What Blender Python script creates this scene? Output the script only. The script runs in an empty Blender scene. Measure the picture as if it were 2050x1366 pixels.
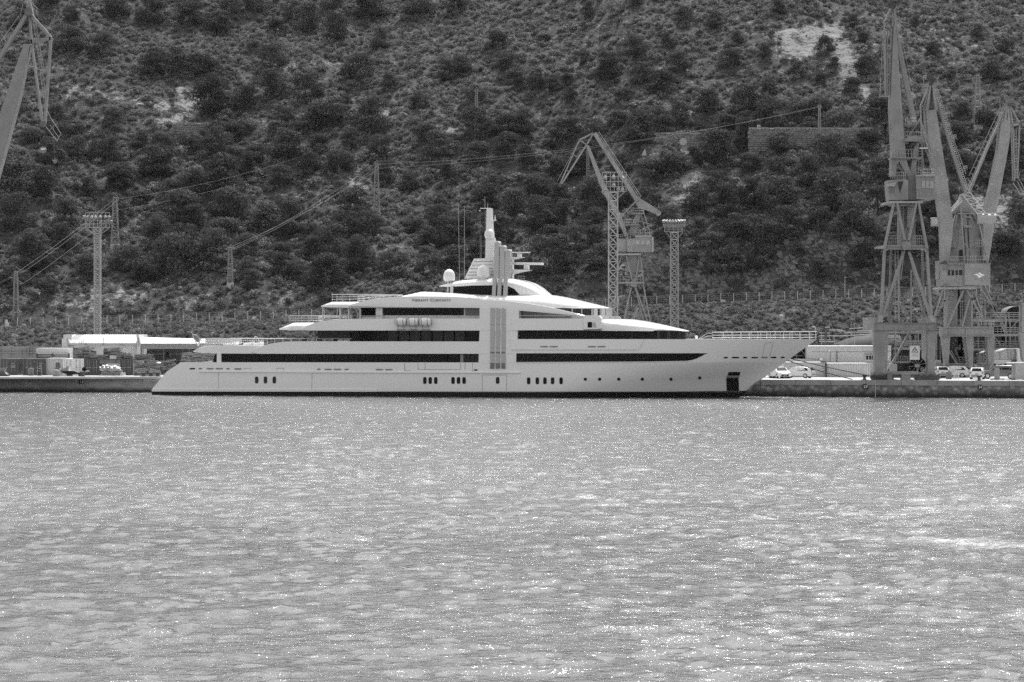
import bpy, math, random
import numpy as np
from mathutils import Vector
R = math.radians
random.seed(7)
RNG = np.random.default_rng(11)

# ------------------------------------------------------------------ camera, sky, sun, exposure
F, HC, YH = 4680.0, 8.5, 660.0          # focal length in photo pixels, eye height, row of the horizon
sc = bpy.context.scene
col = sc.collection
cam_d = bpy.data.cameras.new("camera")
cam = bpy.data.objects.new("camera", cam_d)
col.objects.link(cam)
cam.location = (0, 0, HC)
cam.rotation_euler = (R(90), 0, 0)
cam_d.sensor_width = 36
cam_d.lens = F / 2050 * 36
cam_d.shift_y = -(683 - YH) / 2050
cam_d.clip_start = 1
cam_d.clip_end = 8000
sc.camera = cam

SUN_EL, SUN_AZ = 62.0, 14.0             # sun stands beyond the hill, a little to the right
wd = bpy.data.worlds.new("World")
sc.world = wd
wd.use_nodes = True
nt = wd.node_tree
nt.nodes.clear()
sky = nt.nodes.new("ShaderNodeTexSky")
sky.sky_type = 'NISHITA'
sky.sun_disc = False
sky.sun_elevation = R(SUN_EL)
sky.sun_rotation = R(SUN_AZ)
sky.dust_density = 2.0
sky.air_density = 1.2
bw = nt.nodes.new("ShaderNodeRGBToBW")
bg = nt.nodes.new("ShaderNodeBackground")
bg.inputs[1].default_value = 0.15
wo = nt.nodes.new("ShaderNodeOutputWorld")
nt.links.new(sky.outputs[0], bw.inputs[0])
nt.links.new(bw.outputs[0], bg.inputs[0])
nt.links.new(bg.outputs[0], wo.inputs[0])

sun_d = bpy.data.lights.new("sun", 'SUN')
sun_d.energy = 2.3
sun_d.angle = R(0.6)
sun_d.color = (1, 1, 1)
sun = bpy.data.objects.new("sun", sun_d)
col.objects.link(sun)
sv = Vector((math.sin(R(SUN_AZ)) * math.cos(R(SUN_EL)), math.cos(R(SUN_AZ)) * math.cos(R(SUN_EL)), math.sin(R(SUN_EL))))
sun.rotation_euler = (-sv).to_track_quat('-Z', 'Y').to_euler()
sun.location = (60, 200, 150)

vs = sc.view_settings
vs.view_transform = 'Standard'
vs.look = 'None'
vs.exposure = 1.08
vs.gamma = 1.0
vs.use_curve_mapping = False
cy = sc.cycles
cy.max_bounces = 5
cy.diffuse_bounces = 2
cy.glossy_bounces = 3
cy.transmission_bounces = 3
cy.transparent_max_bounces = 6
cy.caustics_reflective = False
cy.caustics_refractive = False
cy.sample_clamp_direct = 13.0
cy.use_denoising = False

# ------------------------------------------------------------------ helpers
def P(px, py, Y):
    "photo pixel at distance Y -> point of the place"
    return ((px - 1025) * Y / F, Y, HC - (py - YH) * Y / F)

def mat(name, c, rough=0.6, metal=0.0, spec=0.5, coat=0.0, noise=None, bump=None, trans=0.0):
    """noise=(scale, amount[, stretch xyz]) varies the base colour, bump=(scale, distance)"""
    m = bpy.data.materials.new(name)
    m.use_nodes = True
    t = m.node_tree
    b = t.nodes["Principled BSDF"]
    b.inputs["Base Color"].default_value = (c, c, c, 1)
    b.inputs["Roughness"].default_value = rough
    b.inputs["Metallic"].default_value = metal
    b.inputs["Specular IOR Level"].default_value = spec
    b.inputs["Coat Weight"].default_value = coat
    if noise or bump:
        g = t.nodes.new("ShaderNodeTexCoord")
        mp = t.nodes.new("ShaderNodeMapping")
        t.links.new(g.outputs["Object"], mp.inputs[0])
        if noise and len(noise) > 2:
            mp.inputs["Scale"].default_value = noise[2]
    if noise:
        n = t.nodes.new("ShaderNodeTexNoise")
        n.inputs["Scale"].default_value = noise[0]
        n.inputs["Detail"].default_value = 6
        n.inputs["Roughness"].default_value = 0.65
        t.links.new(mp.outputs[0], n.inputs[0])
        r = t.nodes.new("ShaderNodeMapRange")
        r.inputs[1].default_value = 0.3
        r.inputs[2].default_value = 0.7
        r.inputs[3].default_value = c * (1 - noise[1])
        r.inputs[4].default_value = min(1, c * (1 + noise[1]))
        t.links.new(n.outputs[0], r.inputs[0])
        t.links.new(r.outputs[0], b.inputs["Base Color"])
    if bump:
        n2 = t.nodes.new("ShaderNodeTexNoise")
        n2.inputs["Scale"].default_value = bump[0]
        n2.inputs["Detail"].default_value = 4
        bp = t.nodes.new("ShaderNodeBump")
        bp.inputs["Distance"].default_value = bump[1]
        t.links.new(g.outputs["Object"], n2.inputs[0])
        t.links.new(n2.outputs[0], bp.inputs["Height"])
        t.links.new(bp.outputs[0], b.inputs["Normal"])
    return m

M = dict(
    white=mat("white_gelcoat", 0.78, 0.25, coat=0.3, noise=(0.15, 0.02)),
    roofw=mat("white_roof_paint", 0.74, 0.5, noise=(0.4, 0.05)),
    boot=mat("black_bottom_paint", 0.008, 0.5, spec=0.2),
    glass=mat("dark_tinted_glass", 0.006, 0.08, spec=0.12),
    glass2=mat("grey_tinted_glass", 0.022, 0.1, spec=0.2),
    glassl=mat("pale_window_glass", 0.12, 0.15),
    steel=mat("polished_steel", 0.55, 0.3, metal=0.6),
    fin=mat("silver_grey_paint", 0.42, 0.35, coat=0.2),
    find=mat("mid_grey_paint", 0.22, 0.4),
    gap=mat("panel_seam", 0.16, 0.6),
    teak=mat("teak_deck", 0.3, 0.7),
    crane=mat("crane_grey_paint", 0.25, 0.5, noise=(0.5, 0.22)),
    craned=mat("crane_dark_paint", 0.16, 0.6, noise=(0.8, 0.3)),  # darker, more mottled grey than the main crane paint
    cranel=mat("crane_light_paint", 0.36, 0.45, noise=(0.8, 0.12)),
    galv=mat("galvanised_steel", 0.34, 0.5, metal=0.2, noise=(0.5, 0.15)),
    galvd=mat("dull_galvanised_steel", 0.25, 0.6, noise=(0.5, 0.15)),
    cable=mat("cable_black", 0.03, 0.6),
    cablel=mat("bare_conductor", 0.26, 0.5),
    concrete=mat("concrete", 0.24, 0.85, noise=(0.5, 0.25), bump=(3, 0.02)),
    concl=mat("pale_concrete", 0.42, 0.85, noise=(0.6, 0.2)),
    wall=mat("white_wall_render", 0.5, 0.8, noise=(0.25, 0.07)),
    wallw=mat("bright_white_wall", 0.62, 0.7, noise=(0.3, 0.06)),
    metalroof=mat("white_metal_roof", 0.7, 0.45, noise=(0.3, 0.04)),
    cont_d=mat("dark_container_paint", 0.075, 0.5, noise=(0.9, 0.35)),
    cont_m=mat("mid_container_paint", 0.16, 0.5, noise=(0.9, 0.3)),
    cont_g=mat("grey_container_paint", 0.24, 0.5, noise=(0.7, 0.2)),
    cont_w=mat("white_container_paint", 0.55, 0.5, noise=(0.7, 0.12)),
    black=mat("matt_black", 0.008, 0.9, spec=0.1),
    dark=mat("dark_grey_steel", 0.05, 0.6, noise=(2, 0.4)),
    rust=mat("rusty_steel", 0.13, 0.85, noise=(3, 0.5)),
    pole=mat("timber_and_pipe", 0.2, 0.8, noise=(5, 0.5)),
    tarp=mat("dark_tarpaulin", 0.03, 0.55),
    silver=mat("silver_foil_sheet", 0.45, 0.38, metal=0.7, bump=(2.5, 0.5)),
    rubber=mat("tyre_rubber", 0.02, 0.8),
    carw=mat("white_car_paint", 0.75, 0.25, coat=0.6),
    carg=mat("grey_car_paint", 0.14, 0.3, coat=0.6),
    sign=mat("white_sign_face", 0.8, 0.5),
    print_=mat("black_print", 0.02, 0.7),
    shipb=mat("black_hull_paint", 0.022, 0.75),
    skin=mat("skin", 0.3, 0.6),
    stone=mat("wall_stone", 0.24, 0.9, noise=(1.2, 0.35)),
    bark=mat("pine_bark", 0.13, 0.9, noise=(2, 0.3)),
)

class MB:
    "collects shapes and links them as ONE mesh object"
    def __init__(s):
        s.v, s.f = [], []
    def add(s, vs_, fs):
        n = len(s.v)
        s.v += [tuple(p) for p in vs_]
        s.f += [tuple(i + n for i in f) for f in fs]
        return s
    def box(s, c, d, rz=0.0):
        x, y, z = c
        a, b, h = d[0] / 2, d[1] / 2, d[2] / 2
        ca, sa = math.cos(rz), math.sin(rz)
        vs_ = []
        for k in (-h, h):
            for (i, j) in ((-a, -b), (a, -b), (a, b), (-a, b)):
                vs_.append((x + i * ca - j * sa, y + i * sa + j * ca, z + k))
        return s.add(vs_, [(3, 2, 1, 0), (4, 5, 6, 7), (0, 1, 5, 4), (1, 2, 6, 5), (2, 3, 7, 6), (3, 0, 4, 7)])
    def beam(s, p, q, w, h=None, w2=None, h2=None):
        "rectangular bar from p to q; w across the view, h in depth"
        h = w if h is None else h
        w2 = w if w2 is None else w2
        h2 = h if h2 is None else h2
        p, q = Vector(p), Vector(q)
        d = q - p
        if d.length < 1e-6:
            return s
        d.normalize()
        dep = Vector((0, 1, 0)) if abs(d.y) < 0.9 else Vector((1, 0, 0))
        u = d.cross(dep).normalized()
        n = u.cross(d).normalized()
        vs_ = []
        for (c, a, b) in ((p, w / 2, h / 2), (q, w2 / 2, h2 / 2)):
            for (i, j) in ((-1, -1), (1, -1), (1, 1), (-1, 1)):
                vs_.append(c + u * (a * i) + n * (b * j))
        return s.add(vs_, [(3, 2, 1, 0), (4, 5, 6, 7), (0, 1, 5, 4), (1, 2, 6, 5), (2, 3, 7, 6), (3, 0, 4, 7)])
    def tube(s, pts, r, n=6):
        for a, b in zip(pts[:-1], pts[1:]):
            s.cyl(a, b, r, r, n)
        return s
    def cyl(s, p, q, r1, r2=None, n=12):
        r2 = r1 if r2 is None else r2
        p, q = Vector(p), Vector(q)
        d = (q - p).normalized()
        e = Vector((0, 0, 1)) if abs(d.z) < 0.9 else Vector((1, 0, 0))
        u = d.cross(e).normalized()
        w = d.cross(u)
        vs_ = []
        for c, r in ((p, r1), (q, r2)):
            for k in range(n):
                a = 2 * math.pi * k / n
                vs_.append(c + u * (r * math.cos(a)) + w * (r * math.sin(a)))
        fs = [(k, (k + 1) % n, n + (k + 1) % n, n + k) for k in range(n)]
        fs += [tuple(range(n - 1, -1, -1)), tuple(range(n, 2 * n))]
        return s.add(vs_, fs)
    def lathe(s, c, prof, n=20):
        "prof: (radius, height) about the vertical axis through c"
        vs_, fs = [], []
        for (r, z) in prof:
            for k in range(n):
                a = 2 * math.pi * k / n
                vs_.append((c[0] + r * math.cos(a), c[1] + r * math.sin(a), c[2] + z))
        for i in range(len(prof) - 1):
            for k in range(n):
                fs.append((i * n + k, i * n + (k + 1) % n, (i + 1) * n + (k + 1) % n, (i + 1) * n + k))
        fs += [tuple(range(n - 1, -1, -1)), tuple(range((len(prof) - 1) * n, len(prof) * n))]
        return s.add(vs_, fs)
    def ball(s, c, rx, ry, rz, n=14, m=8):
        vs_, fs = [], []
        for i in range(m + 1):
            th = math.pi * i / m
            for k in range(n):
                a = 2 * math.pi * k / n
                rr = max(math.sin(th), 1e-3)
                vs_.append((c[0] + rx * rr * math.cos(a), c[1] + ry * rr * math.sin(a), c[2] + rz * math.cos(th)))
        for i in range(m):
            for k in range(n):
                fs.append((i * n + k, (i + 1) * n + k, (i + 1) * n + (k + 1) % n, i * n + (k + 1) % n))
        return s.add(vs_, fs)
    def prism(s, poly, y0, y1, axis='y'):
        "poly: (x, z) outline pushed from y0 to y1 (or (y,z) along x, (x,y) along z)"
        n = len(poly)
        def mk(a, b, t):
            return (a, t, b) if axis == 'y' else ((t, a, b) if axis == 'x' else (a, b, t))
        vs_ = [mk(a, b, y0) for a, b in poly] + [mk(a, b, y1) for a, b in poly]
        fs = [tuple(range(n)), tuple(range(2 * n - 1, n - 1, -1))]
        fs += [(i, n + i, n + (i + 1) % n, (i + 1) % n) for i in range(n)]
        return s.add(vs_, fs)
    def grid(s, rows, close=False):
        "rows of equally many points -> quads"
        n0, w = len(s.v), len(rows[0])
        for r in rows:
            s.v += [tuple(p) for p in r]
        for i in range(len(rows) - 1):
            for j in range(w - (0 if close else 1)):
                a, b = n0 + i * w + j, n0 + i * w + (j + 1) % w
                s.f.append((a, b, b + w, a + w))
        return s
    def build(s, name, m, parent=None, smooth=None, local=False, label=None, kind=None):
        me = bpy.data.meshes.new(name)
        v = s.v
        if parent is not None and not local:
            L = parent.location if parent.parent is None else parent.parent.location
            v = [(a - L[0], b - L[1], c - L[2]) for a, b, c in v]
        me.from_pydata(v, [], s.f)
        me.validate()
        import bmesh
        bm = bmesh.new()
        bm.from_mesh(me)
        bmesh.ops.remove_doubles(bm, verts=bm.verts, dist=1e-5)
        bmesh.ops.recalc_face_normals(bm, faces=bm.faces)
        bm.to_mesh(me)
        bm.free()
        if smooth:
            me.polygons.foreach_set("use_smooth", [True] * len(me.polygons))
            me.set_sharp_from_angle(angle=R(smooth))
        me.materials.append(M[m] if isinstance(m, str) else m)
        o = bpy.data.objects.new(name, me)
        col.objects.link(o)
        if parent is not None:
            o.parent = parent
        if label:
            o["label"] = label
        if kind:
            o["kind"] = kind
        return o

LABELS = {}
def tag(o, label, cat, group=None, kind=None):
    n = len(label.split())
    if not 4 <= n <= 16:
        print("LABEL WORDS", n, label)
    if LABELS.get(label, group or 0) != group or (label in LABELS and group is None):
        print("LABEL DUP", label)
    LABELS[label] = group
    o["label"] = label
    o["category"] = cat
    if group:
        o["group"] = group
    if kind:
        o["kind"] = kind
    return o

def thing(name, label, cat, loc=(0, 0, 0), group=None, rz=0.0):
    o = bpy.data.objects.new(name, None)
    o.empty_display_size = 0.5
    col.objects.link(o)
    o.location = loc
    o.rotation_euler = (0, 0, rz)
    return tag(o, label, cat, group)

def copy_thing(src, loc, rz=0.0, label=None, group=None, scale=None):
    r = src.copy()
    col.objects.link(r)
    r.location = loc
    r.rotation_euler = (0, 0, rz)
    if scale:
        r.scale = scale
    if label:
        r["label"] = label
    if group:
        r["group"] = group
    for c in list(src.children):
        d = c.copy()
        col.objects.link(d)
        d.parent = r
        for g in list(c.children):
            e = g.copy()
            col.objects.link(e)
            e.parent = d
    return r

def interp(x, pts):
    return float(np.interp(x, [p[0] for p in pts], [p[1] for p in pts]))
# ------------------------------------------------------------------ the setting: terrain
def vnoise(x, y, seed):
    "smooth value noise, arrays"
    xi, yi = np.floor(x).astype(np.int64), np.floor(y).astype(np.int64)
    xf, yf = x - xi, y - yi
    u, v = xf * xf * (3 - 2 * xf), yf * yf * (3 - 2 * yf)
    def h(a, b):
        n = (a * 374761393 + b * 668265263 + seed * 982451653) & 0x7fffffff
        n = (n ^ (n >> 13)) * 1274126177 & 0x7fffffff
        return ((n ^ (n >> 16)) & 0xffff) / 65535.0
    return (h(xi, yi) * (1 - u) + h(xi + 1, yi) * u) * (1 - v) + (h(xi, yi + 1) * (1 - u) + h(xi + 1, yi + 1) * u) * v
def fbm(x, y, seed, o=4):
    r, a, t = 0, 1, 0
    for k in range(o):
        r = r + a * vnoise(x * 2 ** k, y * 2 ** k, seed + k)
        t += a
        a *= 0.5
    return r / t - 0.5

YF = 366.0
FENCE = [(-600, 660), (20, 658), (280, 652), (560, 643), (1250, 617), (1480, 608), (1750, 599), (2050, 589), (2700, 580)]
def zfence(X):
    px = np.asarray(X) * F / YF + 1025
    py = np.interp(px, [p[0] for p in FENCE], [p[1] for p in FENCE])
    return HC - (py - YH) * YF / F
def sstep(a, b, x):
    t = np.clip((x - a) / (b - a), 0, 1)
    return t * t * (3 - 2 * t)
def hz(X, Y):
    X, Y = np.asarray(X, float), np.asarray(Y, float)
    zf = zfence(X)
    yard = -7 + 9.0 * sstep(324, 331, Y)
    yard = np.where(Y > 331, 2.0, yard)
    z = yard + (zf - 2.0) * sstep(341, YF - 2, Y) ** 0.85
    z = z + 0.5 * fbm(X / 6, Y / 6, 3, 3) * sstep(344, 350, Y) * (1 - sstep(YF - 4, YF - 1, Y))
    d = np.clip(Y - (YF + 4), 0, None)
    cliff = 3.0 + 5.5 * sstep(10, 26, X)
    z = z + cliff * sstep(0, 9 + 3 * fbm(X / 6, Y / 6, 61, 2), d) + 2.6 * sstep(10, 26, X) * fbm(X / 4.5, Y / 3.5, 71, 4) * sstep(0, 3, d) * (1 - sstep(12, 22, d))
    slope = 0.50 + 0.03 * np.sin(X / 31.0)
    dd = np.clip(d - 5, 0, None)
    z = z + np.where(dd < 300, slope * dd, slope * (300 + (dd - 300) * 0.35))
    amp = sstep(2, 40, d)
    gul = np.abs(fbm((X + 0.35 * Y) / 42, Y / 150, 21, 3))
    z = z + amp * (9 * gul - 2 + 9 * fbm(X / 48, Y / 60, 33, 3) + 3.4 * fbm(X / 11, Y / 13, 41, 3)) * (1 + dd / 400)
    z = z + 0.9 * fbm(X / 2.6, Y / 2.6, 51, 3) * sstep(0, 5, d)
    return z
def hit(px, py, y0=371.0):
    "where the view ray of a photo pixel meets the hill"
    Ys = np.arange(y0, 800, 0.4)
    X = (px - 1025) * Ys / F
    zr = HC - (py - YH) * Ys / F
    k = np.argmax(hz(X, Ys) >= zr)
    return float(X[k]), float(Ys[k]), float(hz(X[k], Ys[k]))

def axis(lo, hi, fine_lo, fine_hi, step, grow=1.25):
    a = list(np.arange(fine_lo, fine_hi + 1e-6, step))
    s, x = step, fine_lo
    left = []
    while x > lo:
        s *= grow
        x -= s
        left.append(x)
    s, x = step, a[-1]
    right = []
    while x < hi:
        s *= grow
        x += s
        right.append(x)
    return np.clip(np.array(left[::-1] + a + right), lo, hi)

def gridmesh(name, xs, ys, Z, m, attr=None):
    nx, ny = len(xs), len(ys)
    XX, YY = (xs, ys) if xs.ndim == 2 else np.meshgrid(xs, ys)
    if xs.ndim == 2:
        ny, nx = xs.shape
    co = np.stack([XX, YY, Z], -1).reshape(-1, 3)
    i = np.arange((nx - 1) * (ny - 1))
    r, c = i // (nx - 1), i % (nx - 1)
    a = r * nx + c
    q = np.stack([a, a + 1, a + 1 + nx, a + nx], -1).astype(np.int32)
    me = bpy.data.meshes.new(name)
    me.vertices.add(len(co))
    me.vertices.foreach_set("co", co.astype(np.float32).ravel())
    me.loops.add(q.size)
    me.loops.foreach_set("vertex_index", q.ravel())
    me.polygons.add(len(q))
    me.polygons.foreach_set("loop_start", np.arange(0, q.size, 4, dtype=np.int32))
    me.polygons.foreach_set("use_smooth", np.ones(len(q), bool))
    me.update(calc_edges=True)
    if attr is not None:
        at = me.attributes.new("bare", 'FLOAT', 'POINT')
        at.data.foreach_set("value", attr.astype(np.float32).ravel())
    me.materials.append(m)
    o = bpy.data.objects.new(name, me)
    col.objects.link(o)
    return o

# bare pale ground seen on the slope: (px, py, half width, half height, strength)
BARE = [(1600, 74, 58, 18, 1.6), (1648, 66, 40, 16, 1.5), (1605, 98, 46, 18, 1.5), (1690, 112, 28, 30, 1.3), (1704, 150, 24, 24, 1.3), (1730, 182, 16, 18, 1.2), (1745, 215, 12, 14, .8),
        (1380, 330, 17, 34, 1.5), (1384, 372, 28, 28, 1.5), (1400, 392, 42, 12, 1.3), (1372, 300, 12, 14, .9), (1372, 402, 26, 8, .9),
        (378, 195, 24, 34, 1.2), (335, 212, 60, 12, .8), (180, 190, 90, 16, .62), (350, 240, 44, 14, 0.9), (385, 228, 18, 14, 0.9), (230, 200, 60, 12, 0.5), (160, 180, 40, 14, .55), (300, 205, 50, 14, .5), (215, 35, 40, 12, .4),
        (900, 262, 30, 16, 0.7), (710, 380, 30, 34, 0.75), (680, 360, 25, 18, .6), (700, 440, 35, 25, .45), (1210, 240, 40, 14, .5), (1370, 222, 30, 10, .6),
        (800, 225, 70, 14, 0.5), (860, 225, 60, 8, .5), (700, 130, 70, 10, .5), (640, 235, 60, 16, .5), (560, 285, 50, 16, .5),
        (900, 500, 70, 30, 0.55), (1150, 480, 40, 30, .5), (1300, 530, 50, 50, 0.95), (1420, 560, 60, 30, 0.8), (1560, 560, 60, 34, .8), (1660, 480, 60, 40, .75),
        (1760, 450, 40, 50, .9), (1990, 430, 60, 60, .85), (1750, 250, 60, 12, .5), (230, 590, 120, 26, .6), (560, 600, 120, 20, .5), (400, 600, 80, 20, .45),
        (330, 580, 60, 18, .5), (150, 610, 70, 16, .6), (1880, 590, 180, 20, .3), (1890, 90, 100, 60, .3), (1150, 60, 160, 40, .2), (600, 130, 60, 12, .4)]
def bare_at(X, Y, Z):
    px = 1025 + X * F / Y
    py = YH - (Z - HC) * F / Y
    b = np.zeros_like(px)
    for (a, c, w, h, s) in BARE:
        b = np.maximum(b, s * np.exp(-((px - a) / w) ** 2 - ((py - c) / h) ** 2))
    return b

def ground_material():
    m = bpy.data.materials.new("hill_ground")
    m.use_nodes = True
    t = m.node_tree
    L = t.links.new
    b = t.nodes["Principled BSDF"]
    b.inputs["Roughness"].default_value = 0.95
    b.inputs["Specular IOR Level"].default_value = 0.1
    g = t.nodes.new("ShaderNodeTexCoord")
    at = t.nodes.new("ShaderNodeAttribute")
    at.attribute_name = "bare"
    def noise(s, d=5, r=0.6):
        n = t.nodes.new("ShaderNodeTexNoise")
        n.inputs["Scale"].default_value = s
        n.inputs["Detail"].default_value = d
        n.inputs["Roughness"].default_value = r
        L(g.outputs["Object"], n.inputs[0])
        return n.outputs[0]
    def math_(op, a, bb, clamp=False):
        n = t.nodes.new("ShaderNodeMath")
        n.operation = op
        n.use_clamp = clamp
        for i, x in enumerate((a, bb)):
            if isinstance(x, (int, float)):
                n.inputs[i].default_value = x
            else:
                L(x, n.inputs[i])
        return n.outputs[0]
    n1, n2, n3 = noise(0.55), noise(2.4, 4), noise(0.09, 3)
    # scrub floor: 0.07 .. 0.17, stones 0.3
    base = math_('MULTIPLY_ADD', n1, 0.12)
    base.node.inputs[2].default_value = 0.01
    stones = math_('MULTIPLY', math_('SUBTRACT', math_('ADD', n2, math_('MULTIPLY', n3, 0.35)), 0.72), 2.6, True)
    base = math_('ADD', base, math_('MULTIPLY', stones, 0.13))
    k = math_('MULTIPLY', math_('SUBTRACT', math_('ADD', math_('MINIMUM', at.outputs["Fac"], 0.85), math_('MULTIPLY', math_('SUBTRACT', math_('ADD', n2, math_('MULTIPLY', math_('SUBTRACT', n1, 0.5), 1.2)), 0.5), 2.6)), 0.4), 2.4, True)
    mix = t.nodes.new("ShaderNodeMix")
    mix.data_type = 'FLOAT'
    L(k, mix.inputs[0])
    L(base, mix.inputs[2])
    pale = math_('MULTIPLY_ADD', n1, 0.22)
    pale.node.inputs[2].default_value = 0.12
    L(pale, mix.inputs[3])
    L(mix.outputs[0], b.inputs["Base Color"])
    bp = t.nodes.new("ShaderNodeBump")
    bp.inputs["Distance"].default_value = 0.7
    L(math_('ADD', n1, math_('MULTIPLY', n2, 0.5)), bp.inputs["Height"])
    L(bp.outputs[0], b.inputs["Normal"])
    return m
M["ground"] = ground_material()
xs = axis(-1500, 1500, -150, 150, 1.3)
ys = axis(-640, 1300, 332, 580, 1.25)
XX, YY = np.meshgrid(xs, ys)
ZZ = hz(XX, YY)
ZZ = np.where(YY > 760, ZZ - (YY - 760) * 0.25, ZZ)
ground = gridmesh("hillside", xs, ys, ZZ, M["ground"], bare_at(XX, np.maximum(YY, 300), ZZ))
ground["kind"] = "structure"
ground["label"] = "steep scrub covered hillside rising behind the harbour"

# ------------------------------------------------------------------ water
ROUGH = 0.2
def water_material():
    m = bpy.data.materials.new("sea_water")
    m.use_nodes = True
    t = m.node_tree
    L = t.links.new
    b = t.nodes["Principled BSDF"]
    b.inputs["Base Color"].default_value = (.1, .1, .1, 1)
    b.inputs["Roughness"].default_value = 0.06
    b.inputs["IOR"].default_value = 1.333
    g = t.nodes.new("ShaderNodeTexCoord")
    def noise(s, stretch, d=3, r=0.55, rz=0.0, dist=0.0):
        mp = t.nodes.new("ShaderNodeMapping")
        mp.inputs["Scale"].default_value = stretch
        mp.inputs["Rotation"].default_value = (0, 0, rz)
        L(g.outputs["Object"], mp.inputs[0])
        n = t.nodes.new("ShaderNodeTexNoise")
        n.inputs["Scale"].default_value = s
        n.inputs["Detail"].default_value = d
        n.inputs["Roughness"].default_value = r
        n.inputs["Distortion"].default_value = dist
        L(mp.outputs[0], n.inputs[0])
        return n.outputs[0]
    n1 = noise(2.2, (0.6, 1.2, 1), 3, 0.6, 0.3, 0.3)
    n2 = noise(5.0, (0.7, 1.2, 1), 3, 0.6, -0.25, 0.2)
    n3 = noise(21.0, (0.8, 1.1, 1), 2, 0.6, 0.1, 0.0)
    def chain(lst):
        prev = None
        for n, d in lst:
            bp = t.nodes.new("ShaderNodeBump")
            bp.inputs["Distance"].default_value = d
            L(n, bp.inputs["Height"])
            if prev:
                L(prev.outputs[0], bp.inputs["Normal"])
            prev = bp
        return prev.outputs[0]
    # the surface itself: wavelets too small to see act as roughness; the thin clear
    # film on top carries the facets that flash in the sun
    b.inputs["Roughness"].default_value = ROUGH
    L(chain(((n1, 0.07), (n2, 0.045))), b.inputs["Normal"])
    b.inputs["Coat Weight"].default_value = 0.4
    b.inputs["Coat IOR"].default_value = 1.33
    L(chain(((n1, 0.11), (n2, 0.07), (n3, 0.035))), b.inputs["Coat Normal"])
    # streak of churned foam left by a passing boat
    fo = noise(5.0, (0.45, 1.0, 1), 6, 0.75, 0.05, 1.5)
    sp = t.nodes.new("ShaderNodeSeparateXYZ")
    L(g.outputs["Object"], sp.inputs[0])
    def m2(op, a_, b_, cl=False):
        n = t.nodes.new("ShaderNodeMath")
        n.operation = op
        n.use_clamp = cl
        for i, x in enumerate((a_, b_)):
            if isinstance(x, (int, float)):
                n.inputs[i].default_value = x
            else:
                L(x, n.inputs[i])
        return n.outputs[0]
    line = m2('SUBTRACT', m2('ADD', sp.outputs[1], m2('MULTIPLY', sp.outputs[0], 0.62)), 104.5)
    near = m2('SUBTRACT', 1.0, m2('MULTIPLY', m2('ABSOLUTE', line, 0), 0.2), True)
    side = m2('MULTIPLY', m2('SUBTRACT', sp.outputs[0], -2.0), 0.05, True)
    fm = m2('MULTIPLY', m2('SUBTRACT', m2('ADD', fo, m2('MULTIPLY', m2('MULTIPLY', near, side), 0.34)), 0.66), 3.0, True)
    fm = m2('MULTIPLY', fm, m2('MULTIPLY', near, 2.0, True))
    mixc = t.nodes.new("ShaderNodeMix")
    mixc.data_type = 'FLOAT'
    L(fm, mixc.inputs[0])
    mixc.inputs[2].default_value = 0.1
    mixc.inputs[3].default_value = 0.55
    L(mixc.outputs[0], b.inputs["Base Color"])
    # gusts: ruffled patches glitter more than the slicks between them
    gu = noise(0.055, (0.5, 1.1, 1), 4, 0.6, 0.2, 0.5)
    mr = t.nodes.new("ShaderNodeMapRange")
    mr.inputs[1].default_value = 0.4
    mr.inputs[2].default_value = 0.62
    mr.inputs[3].default_value = 0.02
    mr.inputs[4].default_value = 0.09
    L(gu, mr.inputs[0])
    # beyond a current line about 105 m out the surface is ruffled all over; nearer it lies in slicks
    far = m2('MULTIPLY', m2('SUBTRACT', m2('ADD', sp.outputs[1], m2('MULTIPLY', gu, 60.0)), 128.0), 0.06, True)
    L(m2('ADD', mr.outputs[0], m2('MULTIPLY', far, 0.05)), b.inputs["Coat Roughness"])
    L(m2('ADD', 0.13, m2('MULTIPLY', far, 0.15)), b.inputs["Roughness"])
    L(m2('ADD', 0.35, m2('MULTIPLY', far, 0.35)), b.inputs["Coat Weight"])
    return m
M["water"] = water_material()
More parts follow.
